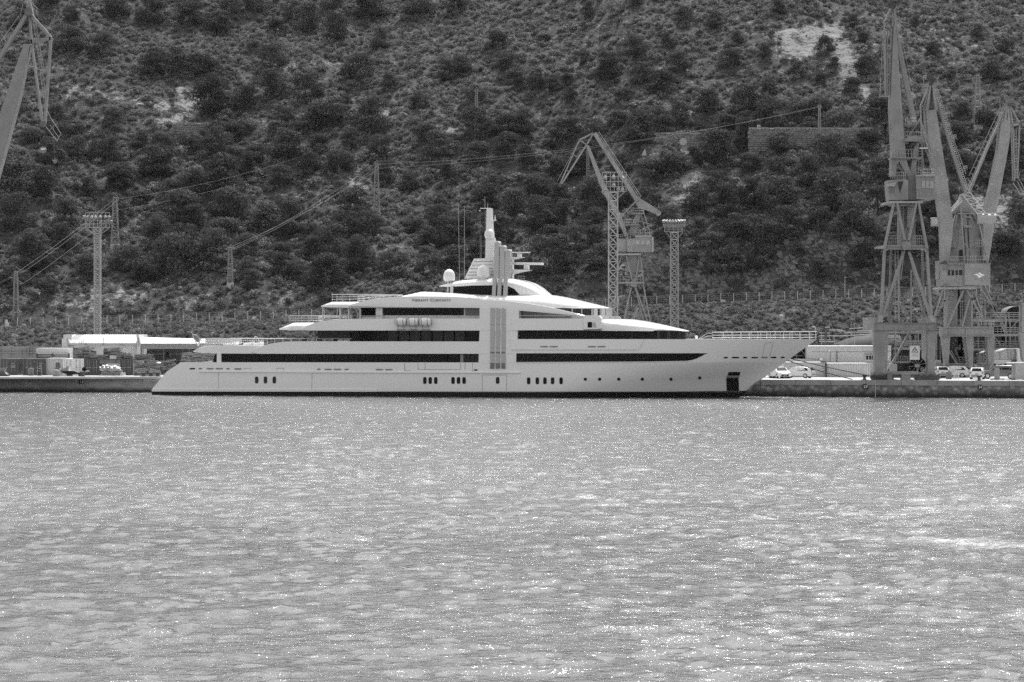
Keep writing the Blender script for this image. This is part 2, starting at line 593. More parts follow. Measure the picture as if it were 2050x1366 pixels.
def water():
    fy = [-600, -200, -20, 20]
    y = 34.0
    while y < 345:
        fy.append(y)
        y += 0.14 + 0.42 * (y - 34) / 300
    fy += [352, 360]
    ys = np.array(fy, float)
    xs = [0.0]
    x = 0
    while x < 130:
        x += 0.27 + 0.6 * max(0, x - 30) / 100
        xs.append(x)
    xs += [150, 200, 400, 900, 1500]
    xs = np.array([-a for a in xs[:0:-1]] + xs)
    X, Y = np.meshgrid(xs, ys)
    dx, dy, dz = np.zeros_like(X), np.zeros_like(X), np.zeros_like(X)
    fade = sstep(30, 40, Y) * (1 - sstep(343, 352, Y)) * (1 - sstep(125, 150, np.abs(X)))
    rs = np.random.default_rng(5)
    N = 52
    for i in range(N):
        lam = 0.55 * (6.5 / 0.55) ** ((i / (N - 1)) ** 1.7) * rs.uniform(.93, 1.07)
        th = R(-78) + rs.normal(0, R(30))
        k = 2 * math.pi / lam
        a = 0.0052 * lam ** 0.5 * rs.uniform(.6, 1.3)
        # groups: amplitude wanders over the surface
        gmod = 0.6 + 0.8 * vnoise(X / (lam * 5) + .4 * Y / (lam * 5), Y / (lam * 7), 100 + i)
        ph = k * (X * math.cos(th) + Y * math.sin(th)) + rs.uniform(0, 6.28)
        dz += a * gmod * np.cos(ph)
        dx -= a * gmod * math.cos(th) * np.sin(ph) * 1.15
        dy -= a * gmod * math.sin(th) * np.sin(ph) * 1.15
    # scattered short steep wavelets
    q1 = 1 - np.abs(2 * vnoise(X / 1.5 + 40 + .25 * Y, Y / 1.15, 301) - 1)
    q2 = 1 - np.abs(2 * vnoise(X / .8 - .2 * Y, Y / .7 + 9, 302) - 1)
    pt = vnoise(X / 5.5, Y / 6.5, 303)
    dz += 0.11 * np.clip((q1 - .84) / .16, 0, 1) ** 1.4 * np.clip((pt - .62) * 5, 0, 1) + 0.05 * np.clip((q2 - .8) / .2, 0, 1) ** 1.3 * np.clip((vnoise(X / 3, Y / 4, 304) - .5) * 4, 0, 1)
    o = gridmesh("water", X + dx * fade, Y + dy * fade, dz * fade, M["water"])
    o["kind"] = "structure"
    o["label"] = "choppy grey harbour water glittering in the sun"
water()

# ------------------------------------------------------------------ quay
ZQ = 2.1
def yq(X):
    return 297.0 - 0.231 * (X - 28.9)
def quay_pt(px, py):
    "point on the quay face under a photo pixel"
    dx = (px - 1025) / F
    Y = (297.0 + 0.231 * 28.9) / (1 + 0.231 * dx)
    return (dx * Y, Y, HC - (py - YH) * Y / F)

def quay_material(name, c, masonry):
    m = mat(name, c, 0.9, noise=(0.35, 0.4), bump=(2.5, 0.03))
    t = m.node_tree
    L = t.links.new
    b = t.nodes["Principled BSDF"]
    src = b.inputs["Base Color"].links[0].from_socket
    g = t.nodes.new("ShaderNodeTexCoord")
    sp = t.nodes.new("ShaderNodeSeparateXYZ")
    L(g.outputs["Object"], sp.inputs[0])
    nn = t.nodes.new("ShaderNodeTexNoise")
    nn.inputs["Scale"].default_value = 0.7
    nn.inputs["Detail"].default_value = 5
    L(g.outputs["Object"], nn.inputs[0])
    ma = t.nodes.new("ShaderNodeMath")
    ma.operation = 'MULTIPLY_ADD'
    L(nn.outputs[0], ma.inputs[0])
    ma.inputs[1].default_value = -0.7
    L(sp.outputs[2], ma.inputs[2])
    r = t.nodes.new("ShaderNodeMapRange")     # algae and damp up from the waterline
    r.inputs[1].default_value = -0.1
    r.inputs[2].default_value = 0.75 if masonry else 0.45
    r.inputs[3].default_value = 0.1
    r.inputs[4].default_value = 1.0
    L(ma.outputs[0], r.inputs[0])
    mu = t.nodes.new("ShaderNodeMath")
    mu.operation = 'MULTIPLY'
    L(src, mu.inputs[0])
    L(r.outputs[0], mu.inputs[1])
    out = mu.outputs[0]
    if masonry:
        vo = t.nodes.new("ShaderNodeTexVoronoi")
        vo.inputs["Scale"].default_value = 1.5
        L(g.outputs["Object"], vo.inputs[0])
        r2 = t.nodes.new("ShaderNodeMapRange")
        r2.inputs[1].default_value = 0.1
        r2.inputs[2].default_value = 0.6
        r2.inputs[3].default_value = 1.5
        r2.inputs[4].default_value = 0.55
        L(vo.outputs["Distance"], r2.inputs[0])
        m3 = t.nodes.new("ShaderNodeMath")
        m3.operation = 'MULTIPLY'
        L(out, m3.inputs[0])
        L(r2.outputs[0], m3.inputs[1])
        out = m3.outputs[0]
    L(out, b.inputs["Base Color"])
    return m
M["quayl"] = quay_material("quay_wall_concrete", 0.33, False)
M["quayr"] = quay_material("quay_wall_stone", 0.27, True)
M["apron"] = mat("quay_apron_concrete", 0.42, 0.9, noise=(0.3, 0.2), bump=(3, 0.01))
QL, QR = -47.6, 27.2
def quay():
    s5 = 5.5
    pts = [(-900, yq(-900)), (QL, yq(QL)), (QL + 1.2, yq(QL) + s5), (QR - 1, yq(QR) + s5), (QR, yq(QR)), (900, yq(900))]
    pts = [(x, min(max(y, 120), 330)) for x, y in pts]
    poly = pts + [(900, 343), (-900, 343)]
    b = MB().prism(poly, ZQ - 0.25, ZQ, axis='z')
    o = b.build("quay_apron", "apron", kind="structure", label="pale concrete quay apron along the water")
    def face(x0, x1, name, m, lab):
        root = None
        b = MB()
        yb = 2.0
        n = max(2, int((x1 - x0) / 2))
        xs = np.linspace(x0, x1, n)
        top = [(x, yq(x) + 0.12, ZQ - 0.62) for x in xs]
        bot = [(x, yq(x) + 0.12, -5) for x in xs]
        b.grid([bot, top])
        b.grid([top, [(x, y + yb, z) for x, y, z in top]])
        w = b.build(name, m, kind="structure", label=lab)
        # coping blocks, each one a piece of the wall
        L = 4.3
        k = 0
        x = x0
        while x < x1 - 0.5:
            e = min(x + L, x1)
            c = MB()
            g = 0.03
            a0, a1 = x + g, e - g
            c.prism([(a0, yq(a0)), (a1, yq(a1)), (a1, yq(a1) + 1.3), (a0, yq(a0) + 1.3)], ZQ - 0.6, ZQ + 0.03 + 0.01 * (k % 3), axis='z')
            c.build("coping_block", "cop_l" if name == "quay_wall" else "cop_r", w, local=True)
            x = e
            k += 1
        return w
    M["cop_l"] = mat("coping_concrete", 0.36, 0.9, noise=(0.4, 0.3), bump=(3, 0.02))
    M["cop_r"] = mat("stone_coping", 0.3, 0.9, noise=(0.5, 0.35), bump=(3, 0.02))
    face(-110, QL, "quay_wall", "quayl", "grey concrete quay wall left of the yacht's stern")
    face(QR, 110, "stone_quay_wall", "quayr", "dark stone quay wall right of the yacht's bow")
    r = MB()
    r.grid([[(QL, yq(QL) + .12, -5), (QL + 1.2, yq(QL) + s5, -5), (QR - 1, yq(QR) + s5, -5), (QR, yq(QR) + .12, -5)],
            [(QL, yq(QL) + .12, ZQ - .3), (QL + 1.2, yq(QL) + s5, ZQ - .3), (QR - 1, yq(QR) + s5, ZQ - .3), (QR, yq(QR) + .12, ZQ - .3)]])
    r.build("recessed_quay_wall", "quayl", kind="structure", label="recessed quay wall behind the yacht")
quay()
# ------------------------------------------------------------------ the yacht (local frame: x forward, y away from the camera, z up)
YA = R(13.0)
sA, cA = math.sin(YA), math.cos(YA)
HB = 6.7
OX, OY = -0.05, 299.0
def S(px, py, yo=-HB):
    "photo pixel -> (x, z) on the fore-and-aft plane at local y = yo"
    dx = (px - 1025) / F
    t = (yo + OX * sA + OY * cA) / (dx * sA + cA)
    X, Y = dx * t, t
    return ((X - OX) * cA - (Y - OY) * sA, HC - (py - YH) / F * t)
def Sx(px, yo=-HB):
    return S(px, 660, yo)[0]
def pxof(x, y):
    "photo column of a local point"
    X, Y = OX + x * cA + y * sA, OY - x * sA + y * cA
    return 1025 + X * F / Y
yacht = thing("superyacht", "long white superyacht with three tall grey fins and radar mast moored along the quay", "yacht", (OX, OY, 0), rz=-YA)
def part(mb, name, m, smooth=None, parent=None, label=None, kind=None):
    return mb.build(name, m, parent or yacht, smooth, local=True, label=label, kind=kind)

# hull ---------------------------------------------------------------
STERN = sorted([(S(px, py)[1], S(px, py)[0]) for px, py in ((304, 795), (304, 784), (304, 779), (308, 774), (314, 767.6), (326, 753), (337, 741), (343.6, 734.8), (349, 734), (361, 725.5))])
STEM = sorted([(S(px, py, 0)[1], S(px, py, 0)[0]) for px, py in ((1470, 806), (1480, 797), (1490, 785.5), (1528, 757), (1563, 732), (1600, 705), (1636, 679.5), (1641, 676))])
XT = 6.0
def xstern(z):
    return interp(z, STERN)
def xstem(z):
    return interp(z, STEM)
def zl(pts):
    q = [S(px, py) for px, py in pts]
    return lambda x: interp(x, q)
zboot = zl([(304, 784), (625, 784.6), (1040, 785.4), (1500, 785.4)])
zc2 = zl([(304, 783.5), (1050, 783.5), (1300, 768), (1458, 760), (1560, 745), (1660, 738)])
def zl2(pts):
    q = [S(px, py, yo) for px, py, yo in pts]
    return lambda x: interp(x, q)
ztopA = zl2([(304, 735, -HB), (343, 735, -HB), (349, 734.6, -HB), (361, 725.5, -HB), (960, 726, -HB), (1290, 726, -HB), (1340, 725.5, -6), (1476, 724, -3), (1563, 723.5, 0), (1660, 722.5, 0)])
zc1 = lambda x: ztopA(x) - 0.03
ztopB = zl2([(1000, 679.3, -HB), (1300, 679.3, -6.3), (1500, 679.4, -3.5), (1640, 679.4, 0)])
def Wh(x, z):
    "half width of the hull"
    if x <= XT:
        w = HB
    else:
        r = min(1, max(0, (x - XT) / max(1e-3, (xstem(z) - XT))))
        zz = [-1.2, 0, zc2(x), zc1(x), 8.0]
        pp = [1.25, 1.35, 1.85, 3.0, 3.3]
        p = float(np.interp(z, zz, pp))
        w = HB * (1 - r ** p)
    if z < 1.0:
        w -= 0.06 * (1.0 - z)
    return w
def hull_cols(zf, us):
    pts = []
    for u in us:
        x = -30 + 60 * u
        for _ in range(6):
            z = zf(x)
            a, b = xstern(z), xstem(z)
            x = a + u * (b - a)
        pts.append((x, -Wh(x, zf(x)), zf(x)))
    return pts
us = list(np.linspace(0, 0.55, 30)) + list(np.linspace(0.56, 1, 90))
def frac(a, b, t):
    return lambda x: a(x) * (1 - t) + b(x) * t
def shell(levels, usx, name, m, capdrop=None, smooth=22, rowx=None):
    rows = [hull_cols(f, usx) for f in levels]
    if rowx:
        rows = rowx(rows)
    far = [[(x, -y, z) for x, y, z in r] for r in rows]
    b = MB().grid(rows)
    b.grid([r[::-1] for r in far])
    ends = [[r[0] for r in rows], [r[0] for r in far]]
    b.grid(ends)
    b.grid([rows[0], far[0]])
    if capdrop is not None:
        t, tf = rows[-1], far[-1]
        b.grid([[(x, y + min(.25, -y), z) for x, y, z in t], t])
        b.grid([[(x, y - min(.25, y), z) for x, y, z in tf], tf])
        it = [(x, y + min(.25, -y), z) for x, y, z in t]
        def inner(p):
            x, y, z = p
            z2 = z - capdrop
            x2 = max(xstern(z2), min(x, xstem(z2) - .4))
            return (x2, -max(0.01, min(Wh(x2, z2) - .2, abs(y))), z2)
        dk = [inner(p) for p in it]
        b.grid([it, dk])
        b.grid([[(x, -y, z) for x, y, z in it], [(x, -y, z) for x, y, z in dk]])
        b.grid([dk, [(x, -y, z) for x, y, z in dk]])
    return part(b, name, m, smooth), rows
low = lambda x: -1.2
shell([low, frac(low, zboot, .5), zboot], us, "bottom", "boot")
lv = [zboot, frac(zboot, zc2, .5), zc2] + [frac(zc2, zc1, k / 6) for k in range(1, 7)] + [ztopA]
hull, rowsA = shell(lv, us, "hull", "white", 1.0)
usB = list(np.linspace(0.5, 1, 90))
XB0 = Sx(1033)
def clampx(rows):
    return [[(max(x, XB0), y if x > XB0 else -Wh(XB0, z), z) for x, y, z in r] for r in rows]
shell([ztopA] + [frac(ztopA, ztopB, k / 5) for k in range(1, 6)], usB, "bow_shell", "white", 0.9, rowx=clampx)

def hp(px, py, off=0.03):
    "point on the near side of the hull under a photo pixel, pushed out by off"
    y = -HB
    for _ in range(8):
        x, z = S(px, py, y)
        y = -Wh(x, z)
    return (x, y - off, z)
def strip(top, bot, n, off=0.03, thick=0.12):
    "patch lying along the hull between two pixel polylines, with a rim"
    a, b = max(top[0][0], bot[0][0]), None
    rows_o, rows_i = [], []
    for line in (top, bot):
        x0, x1 = line[0][0], line[-1][0]
        xs_ = np.linspace(x0, x1, n)
        rows_o.append([hp(x, interp(x, line), off) for x in xs_])
        rows_i.append([hp(x, interp(x, line), off - thick) for x in xs_])
    m = MB()
    ring = [rows_o[0], rows_o[1], rows_i[1], rows_i[0], rows_o[0]]
    m.grid(ring)
    for e in (0, -1):
        m.add([rows_o[0][e], rows_o[1][e], rows_i[1][e], rows_i[0][e]], [(0, 1, 2, 3)])
    return m
def disc(px, py, rx, ry, off, n=16, p=2.0, thick=0.1):
    ring, ri = [], []
    for k in range(n):
        a = 2 * math.pi * k / n + math.pi / n
        c, s_ = math.cos(a), math.sin(a)
        q = (abs(c) ** p + abs(s_) ** p) ** (-1 / p)
        ring.append(hp(px + rx * c * q, py + ry * s_ * q, off))
        ri.append(hp(px + rx * c * q, py + ry * s_ * q, off - thick))
    return MB().add(ring + ri, [tuple(range(n))] + [(k, (k + 1) % n, n + (k + 1) % n, n + k) for k in range(n)])

# rub rail, spray strips
part(strip([(398, 743), (740, 744.6), (1043, 745.4)], [(398, 745.2), (740, 746.9), (1038, 747.4)], 50, 0.16, 0.2), "rub_rail", "white", 30)
part(strip([(304.5, 779), (755, 779.9)], [(304.5, 784), (755, 784.4)], 30, 0.14, 0.2), "stern_spray_rail", "white", 30)
part(strip([(755, 783.8), (1486, 784.3)], [(755, 784.8), (1487, 785.3)], 60, 0.03, 0.1), "waterline_stripe", "find")
# bulge panel under the upper deck glass, forward
part(strip([(1023, 679.2), (1290, 679.2)], [(1023, 700.2), (1200, 700.4), (1278, 700.2)], 40, 0.14, 0.3), "side_panel", "white", 30)
part(strip([(1034, 725.2), (1300, 724.2), (1379, 722.6)], [(1034, 726.2), (1300, 725.4), (1379, 723.6)], 40, 0.10, 0.2), "window_ledge", "white", 30)
# forward main deck glazing: separate panes set 2 px into a long dark band ending in a point
topB = [(1034, 708), (1415, 708)]
botB = [(1034, 725), (1200, 724.4), (1300, 723.7), (1376, 722.4)]
part(strip([(1033.5, 707.6), (1417, 707.5)], [(1033.5, 725.4), (1200, 724.8), (1300, 724.1), (1376, 722.9), ], 60, 0.015, 0.1), "window_band", "black")
edges = list(np.linspace(1034.5, 1376, 13))
for a, b in zip(edges[:-1], edges[1:]):
    yb0, yb1 = interp(a, botB), interp(b, botB)
    part(strip([(a + .25, 708.3), (b - .25, 708.3)], [(a + .25, yb0 - .2), (b - .25, yb1 - .2)], 3, 0.045, 0.05), "window_pane", "glass")
m_ = MB()
tri = [hp(*q, 0.045) for q in ((1376.3, 708.3), (1414, 708.3), (1404, 713.5), (1392, 719), (1384, 721.3), (1376.3, 722.2))]
tri2 = [hp(*q, 0.0) for q in ((1376.3, 708.3), (1414, 708.3), (1404, 713.5), (1392, 719), (1384, 721.3), (1376.3, 722.2))]
m_.add(tri + tri2, [tuple(range(6))] + [(k, (k + 1) % 6, 6 + (k + 1) % 6, 6 + k) for k in range(6)])
part(m_, "window_pane", "glass", label="pointed forward end pane of the long dark window band")
# port lights
for px in (1171.8, 1200.5, 1238.8, 1286, 1343.4, 1401):
    py = 759.4 if px < 1350 else 756.9
    f = part(disc(px, py, 3.5, 3.5, 0.03), "porthole_frame", "find")
    part(disc(px, py, 2.7, 2.7, 0.05), "porthole", "glass", parent=f)
for px, py in [(513.9, 761), (531.5, 761), (549.3, 761), (850.5, 762), (861.3, 762), (872.4, 762), (907, 762), (918, 762), (929.2, 762), (996.3, 762),
               (1058.4, 762.6), (1075.8, 762.6), (1091, 762.6), (1106.3, 762.6), (1123.3, 762.6)]:
    f = part(disc(px, py, 3.7, 7.0, 0.02, 16, 5), "hull_window_frame", "find")
    part(disc(px, py, 3.1, 6.4, 0.04, 16, 5), "hull_window", "glass2" if px < 560 else "glass", parent=f)
for a, b, y, mm in [(379.5, 390.7, 738.4, "black"), (397.5, 404.7, 738.4, "find"), (413.3, 428, 738.4, "find"), (431.7, 446.5, 738.4, "find"), (453, 460, 738.6, "find"),
                (469, 484, 739, "gap"), (634.5, 642, 739.7, "find"), (649.5, 664.2, 739.8, "find"), (668, 683, 739.8, "find"), (690, 698, 739.8, "find"),
                (752, 767.6, 740.2, "find"), (771, 786, 740.2, "find"), (949, 956, 741, "black"),
                (1449, 1457, 716.2, "black"), (1465, 1480, 716.2, "black"), (1488, 1496, 716.2, "black"), (1504, 1518, 716.2, "dark"), (1524, 1537, 716, "find"),
                (1543, 1554.6, 716, "black"), (1563, 1571, 716, "black")]:
    part(disc((a + b) / 2, y, (b - a) / 2, 1.5, 0.03, 14, 5), "freeing_port", mm)
for a, b in ((1082, 1098), (1101, 1117.5), (1177.3, 1193.7), (1196.4, 1212.8)):
    part(disc((a + b) / 2, 694.2, (b - a) / 2, 1.4, 0.19, 14, 5), "freeing_port", "find")
# seams of shell doors and hatches
def seam(pts, w=0.5, off=0.018):
    b = MB()
    for (x0, y0), (x1, y1) in zip(pts[:-1], pts[1:]):
        n = max(1, int(abs(x1 - x0) / 12))
        for k in range(n):
            a, c = k / n, (k + 1) / n
            p, q = hp(x0 + (x1 - x0) * a, y0 + (y1 - y0) * a, off), hp(x0 + (x1 - x0) * c, y0 + (y1 - y0) * c, off)
            b.beam(p, q, w / 16, 0.02)
    return b
for s_ in ([(437.5, 746), (437.5, 784)], [(625, 747), (624, 784)], [(965.7, 784), (965.7, 751), (1014, 751), (1014, 784)], [(489, 742), (489, 737.5), (502.5, 737.5), (502.5, 742)],
           [(554.5, 742), (554.5, 737.5), (567.5, 737.5), (567.5, 742)], [(810, 727), (810, 742), (822, 742)], [(837, 727), (837, 740), (851, 740), (851, 727)],
           [(851, 740), (922, 740), (922, 727)], [(931, 741), (931, 727)], [(946, 744), (946, 727)],
           [(1526, 716), (1532, 686.5), (1548, 686.5), (1541, 714)]):
    part(seam(s_), "door_seam", "gap")
# anchor pocket
pk = MB()
q = [(1459, 745), (1482.7, 745), (1478.6, 758), (1479.6, 782.6), (1455, 782.6), (1454, 758)]
pk.add([hp(*a, 0.03) for a in q] + [hp(*a, -0.1) for a in q], [(0, 1, 2, 3, 4, 5)] + [(k, (k + 1) % 6, 6 + (k + 1) % 6, 6 + k) for k in range(6)])
pocket = part(pk, "anchor_pocket", "boot")
pk = MB()
q = [(1456.5, 752.2), (1480, 752.2), (1478.3, 756.6), (1455, 756.6)]
pk.add([hp(*a, 0.1) for a in q] + [hp(*a, 0.0) for a in q], [(0, 1, 2, 3)] + [(k, (k + 1) % 4, 4 + (k + 1) % 4, 4 + k) for k in range(4)])
part(pk, "anchor", "steel", parent=pocket)

# superstructure ------------------------------------------------------
def ring(x, w, zb, ze, zc, sh, far=True):
    sh = min(sh, w * 0.98)
    h = [(-w, zb), (-w, (zb + ze) / 2), (-w, ze)]
    for k in range(1, 6):
        a = k / 5 * math.pi / 2
        h.append((-w + sh * math.sin(a) if False else -w + sh * (1 - math.cos(a)), ze + (zc - ze) * math.sin(a)))
    h.append((0, zc))
    full = h + [(-y, z) for y, z in h[-2::-1]]
    return [(x, y, z) for y, z in full]
def loft(st, sh, name, m, smooth=28, n_sub=3, label=None, parent=None):
    "st: (px, half width, pixel rows of bottom, edge, crown)"
    S2 = []
    for (a, b) in zip(st[:-1], st[1:]):
        for k in range(n_sub):
            t = k / n_sub
            S2.append(tuple(u * (1 - t) + v * t for u, v in zip(a, b)))
    S2.append(st[-1])
    rows = []
    for (px, w, pb, pe, pc) in S2:
        x = Sx(px, -w)
        zb, ze = S(px, pb, -w)[1], S(px, pe, -w)[1]
        # crown row: same x, seen at centre plane
        zc = S(px, pc, -w + min(sh, w))[1]
        rows.append(ring(x, w, zb, ze, zc, sh))
    b = MB().grid(rows, close=True)
    b.add(rows[0], [tuple(range(len(rows[0])))])
    b.add(rows[-1], [tuple(range(len(rows[-1])))[::-1]])
    return part(b, name, m, smooth, label=label, parent=parent)
def slab(poly, y0, y1, name, m, parent=None, label=None, ref=None, smooth=None):
    "outline in pixels read on the plane y = ref (default the nearer of the two)"
    r = min(y0, y1) if ref is None else ref
    return part(MB().prism([S(a, b, r) for a, b in poly], y0, y1), name, m, smooth, parent, label)

# main deck house and its glass
slab([(443, 708), (958, 708), (958, 726.5), (443, 726.5)], -6.15, 6.15, "main_saloon_house", "black")
slab([(425.6, 726), (427, 720), (430.7, 709.5), (433.5, 707.5), (433.8, 726)], -6.1, 6.1, "aft_wing_glass", "glass")
slab([(434, 707.5), (442.5, 707.5), (442.5, 726.2), (434, 726.2)], -6.45, -5.9, "pillar", "white")
e = list(np.linspace(443.5, 921, 20))
for a, b in zip(e[:-1], e[1:]):
    slab([(a + .3, 707.5), (b - .3, 707.5), (b - .3, 726), (a + .3, 726)], -6.22, -6.16, "window_pane", "glass")
slab([(921.5, 707.5), (927.5, 707.5), (927.5, 726), (921.5, 726)], -6.4, -6.17, "pillar", "find")
for a, b in ((928, 934), (935, 941), (942.3, 949.5), (950.3, 957.3)):
    slab([(a, 707.8), (b, 707.8), (b, 726), (a, 726)], -6.24, -6.17, "window_pane", "glass2")
# upper deck platform + side bulwark
loft([(387, 3.6, 705, 703.5, 702.5), (396, 5.0, 706, 698.5, 697), (407, 5.9, 707, 693.5, 692.7), (440, 6.4, 708, 692.6, 692.4), (502, 6.5, 708.3, 692.4, 692.3), (960, 6.5, 708.3, 692.6, 692.3)], .3, "upper_deck", "white")
loft([(503, 6.75, 704.5, 703.5, 703.2), (514, 6.75, 708.4, 697.8, 697.5), (526, 6.75, 708.5, 692.6, 693), (541, 6.75, 708.5, 688.4, 693), (557, 6.75, 708.5, 685.6, 693), (575, 6.75, 708.5, 684.1, 693), (590, 6.75, 708.5, 683.6, 693),
      (1025, 6.75, 708.5, 684, 693)], .25, "upper_deck_bulwark", "white")
# upper deck house
slab([(700, 661), (959.5, 661), (959.5, 685), (700, 685)], -5.9, 5.9, "upper_deck_house", "black")
for a, b, g in ((704.5, 719.5, "glass"), (720, 747.5, "black"), (748, 776, "glass"), (777, 796, "glass2"), (799.5, 818.5, "glass2"), (821.5, 841, "glass2"), (844, 863, "glass2"), (866.5, 886, "glass2"), (889, 908, "glass2"), (911.5, 930, "glass2"), (932, 959, "glass")):
    slab([(a, 661.5), (b, 661.5), (b, 684.6), (a, 684.6)], -6.0, -5.92, "window_pane", g)
slab([(636, 662), (703, 662), (703, 679), (636, 679)], -5.4, -5.36, "glass_screen", "glass2")
for px in (628.5, 703):
    slab([(px, 661), (px + 2.5, 661), (px + 2.5, 692), (px, 692)], -5.7, -5.3, "pillar", "find")
# bridge deck platform + bulwark
loft([(558.5, 3.8, 660.3, 658.8, 657.8), (569, 5.1, 661, 657.6, 651.5), (582, 6.0, 661.6, 657.4, 646.3), (640, 6.45, 661.9, 657.8, 646), (960, 6.45, 661.9, 657.8, 646)], 1.3, "bridge_deck", "white")
loft([(604, 6.75, 660, 658.6, 657.6), (615, 6.75, 661.9, 652.4, 651.8), (628.5, 6.75, 662, 647, 646.6), (648, 6.75, 662, 642.4, 646), (669, 6.75, 662, 639.9, 645), (690, 6.75, 662, 638.6, 645), (1025, 6.75, 662, 638.2, 645)], .3, "bridge_deck_bulwark", "white")
# sky lounge house
slab([(752, 615), (1038, 615), (1038, 646), (752, 646)], -5.0, 5.0, "sky_lounge_house", "white")
slab([(753, 614), (765.5, 614), (765.5, 640), (753, 640)], -5.5, -5.02, "pillar", "white")
slab([(765.6, 617), (928, 617), (928, 631.5), (765.6, 631.5)], -5.1, -5.02, "window_band", "black")
for a, b in zip(np.linspace(766, 928, 9)[:-1], np.linspace(766, 928, 9)[1:]):
    slab([(a + .3, 617.5), (b - .3, 617.5), (b - .3, 631.2), (a + .3, 631.2)], -5.16, -5.1, "window_pane", "glass")
slab([(931.6, 616.5), (960.3, 616.5), (960.3, 632), (931.6, 632)], -5.1, -5.02, "window_pane", "glassl")
slab([(722, 616), (752, 616), (752, 641), (722, 641)], -3.6, 3.6, "aft_lounge_wall", "black")
for px in (679.5, 697, 719.5):
    slab([(px, 614), (px + 2.4, 614), (px + 2.4, 642), (px, 642)], -5.3, -5.0, "pillar", "white")
slab([(645.5, 614), (646.8, 614), (646.8, 642), (645.5, 642)], -5.8, -5.6, "pillar", "steel")
# sun deck platform
loft([(642.5, 3.6, 614.6, 613, 612.2), (651, 5.0, 615.4, 612, 607.6), (660, 5.9, 615.8, 612, 604.6), (700, 6.2, 616, 612, 604.5), (960, 6.3, 616.6, 612, 600)], 1.3, "sun_deck", "white")
# roof body
loft([(804, 5.6, 612, 596, 591), (833, 5.8, 612, 594.5, 584.2), (870, 6.0, 612, 594.6, 585.5), (907, 6.1, 613, 595.5, 587.2), (938, 6.2, 614, 597, 589.8), (960, 6.2, 615, 600, 590.3), (1021, 6.1, 616, 604, 590.5), (1060, 6.0, 616.5, 609, 590.6),
      (1087, 5.8, 616.6, 612, 591), (1115, 5.4, 616.7, 614.8, 595.6), (1144, 4.8, 616.8, 615.6, 601.6), (1180, 3.8, 617, 616.2, 609.2), (1205, 2.4, 617.2, 616.8, 614.4), (1218, 1.0, 617.3, 617.1, 616.8)], 3.6, "roof", "white", smooth=50)
# arched side fascia, near and far
E_ = [(697, 611.6), (715, 606), (731, 601.6), (747, 598.6), (763.5, 596.4), (804.5, 594.0), (833, 593.6), (907, 594.6), (938, 596.4), (956, 599.4), (1021.5, 603.8), (1060, 608.6), (1103.5, 616.2), (1135, 623.6), (1163, 630), (1171, 632)]
L_ = [(1171, 632.8), (1144.5, 631.2), (1090, 626.3), (1038, 622.2), (990, 618.6), (956, 616.8), (850, 615.6), (750, 614.4), (700, 613)]
arch = MB()
for s_ in (-1, 1):
    n = len(E_)
    Lx = sorted(L_)
    rows = []
    for k in range(41):
        px = 697 + (1171 - 697) * k / 40
        t = (interp(px, E_) , interp(px, Lx))
        x, ze = S(px, t[0], -6.55)
        zb = S(px, t[1], -6.55)[1]
        rows.append([(x, s_ * 6.2, zb), (x, s_ * 6.55, zb), (x, s_ * 6.58, (zb + ze) / 2), (x, s_ * 6.5, ze), (x, s_ * 6.2, ze + 0.02)])
    arch.grid(rows, close=True)
part(arch, "side_arch", "white", 35)
# midship block
slab([(960, 616), (1038.5, 622.3), (1038.5, 640), (1036.5, 662), (1034.5, 700), (1033.2, 726), (958, 726), (958.5, 700), (960.2, 660)], -HB - 0.015, HB + 0.015, "midship_block", "white")
M["finlow"] = mat("lower_fin_grey", 0.16, 0.45)
for k, (a, b) in enumerate(((981.3, 989.6), (992.6, 1000.4), (1003.6, 1011.6))):
    f = slab([(a + .6, 616.5), (b + .4, 616.9 + k), (b, 738.3), (a, 738.3)], -HB - 0.14, -HB - 0.02, "fin_panel", "fin")
    for y0, y1 in ((704.6, 707.6), (727, 738.2)):
        slab([(a, y0), (b, y0), (b, y1), (a, y1)], -HB - 0.16, -HB - 0.12, "grille", "finlow", parent=f, ref=-HB - .14)
    for y0 in (650, 696.3):
        slab([(a, y0), (b, y0), (b, y0 + .5), (a, y0 + .5)], -HB - 0.15, -HB - 0.12, "joint", "gap", parent=f, ref=-HB - .14)
# forward upper deck glass and white panels
loft([(1036.3, 6.2, 680.5, 662, 661), (1200, 6.1, 680.5, 662, 661), (1280, 5.2, 680.5, 662, 661), (1330, 3.9, 680.5, 662.5, 662), (1355, 2.6, 680.5, 663, 662.5), (1366, 1.4, 680.5, 663.5, 663)], .1, "forward_deckhouse", "black")
def wfd(px):
    return interp(px, [(1036.3, 6.2), (1200, 6.1), (1280, 5.2), (1330, 3.9), (1355, 2.6), (1366, 1.4)]) + 0.05
ee = list(np.linspace(1037, 1362, 15))
for a, b in zip(ee[:-1], ee[1:]):
    q = []
    for px, py in ((a + .3, 663.2), (b - .3, 663.2), (b - .3, 678.6), (a + .3, 678.6)):
        w = wfd(px)
        x, z = S(px, py, -w)
        q.append((x, -w, z))
    m_ = MB().add(q + [(x, y + .04, z) for x, y, z in q], [(0, 1, 2, 3), (0, 1, 5, 4), (1, 2, 6, 5), (2, 3, 7, 6), (3, 0, 4, 7)])
    part(m_, "window_pane", "glass" if b < 1330 else "glass2")
slab([(1025, 637.9), (1170, 637.9), (1170, 661.4), (1025, 661.6)], -HB - 0.1, HB + 0.1, "bridge_wing_side", "white")
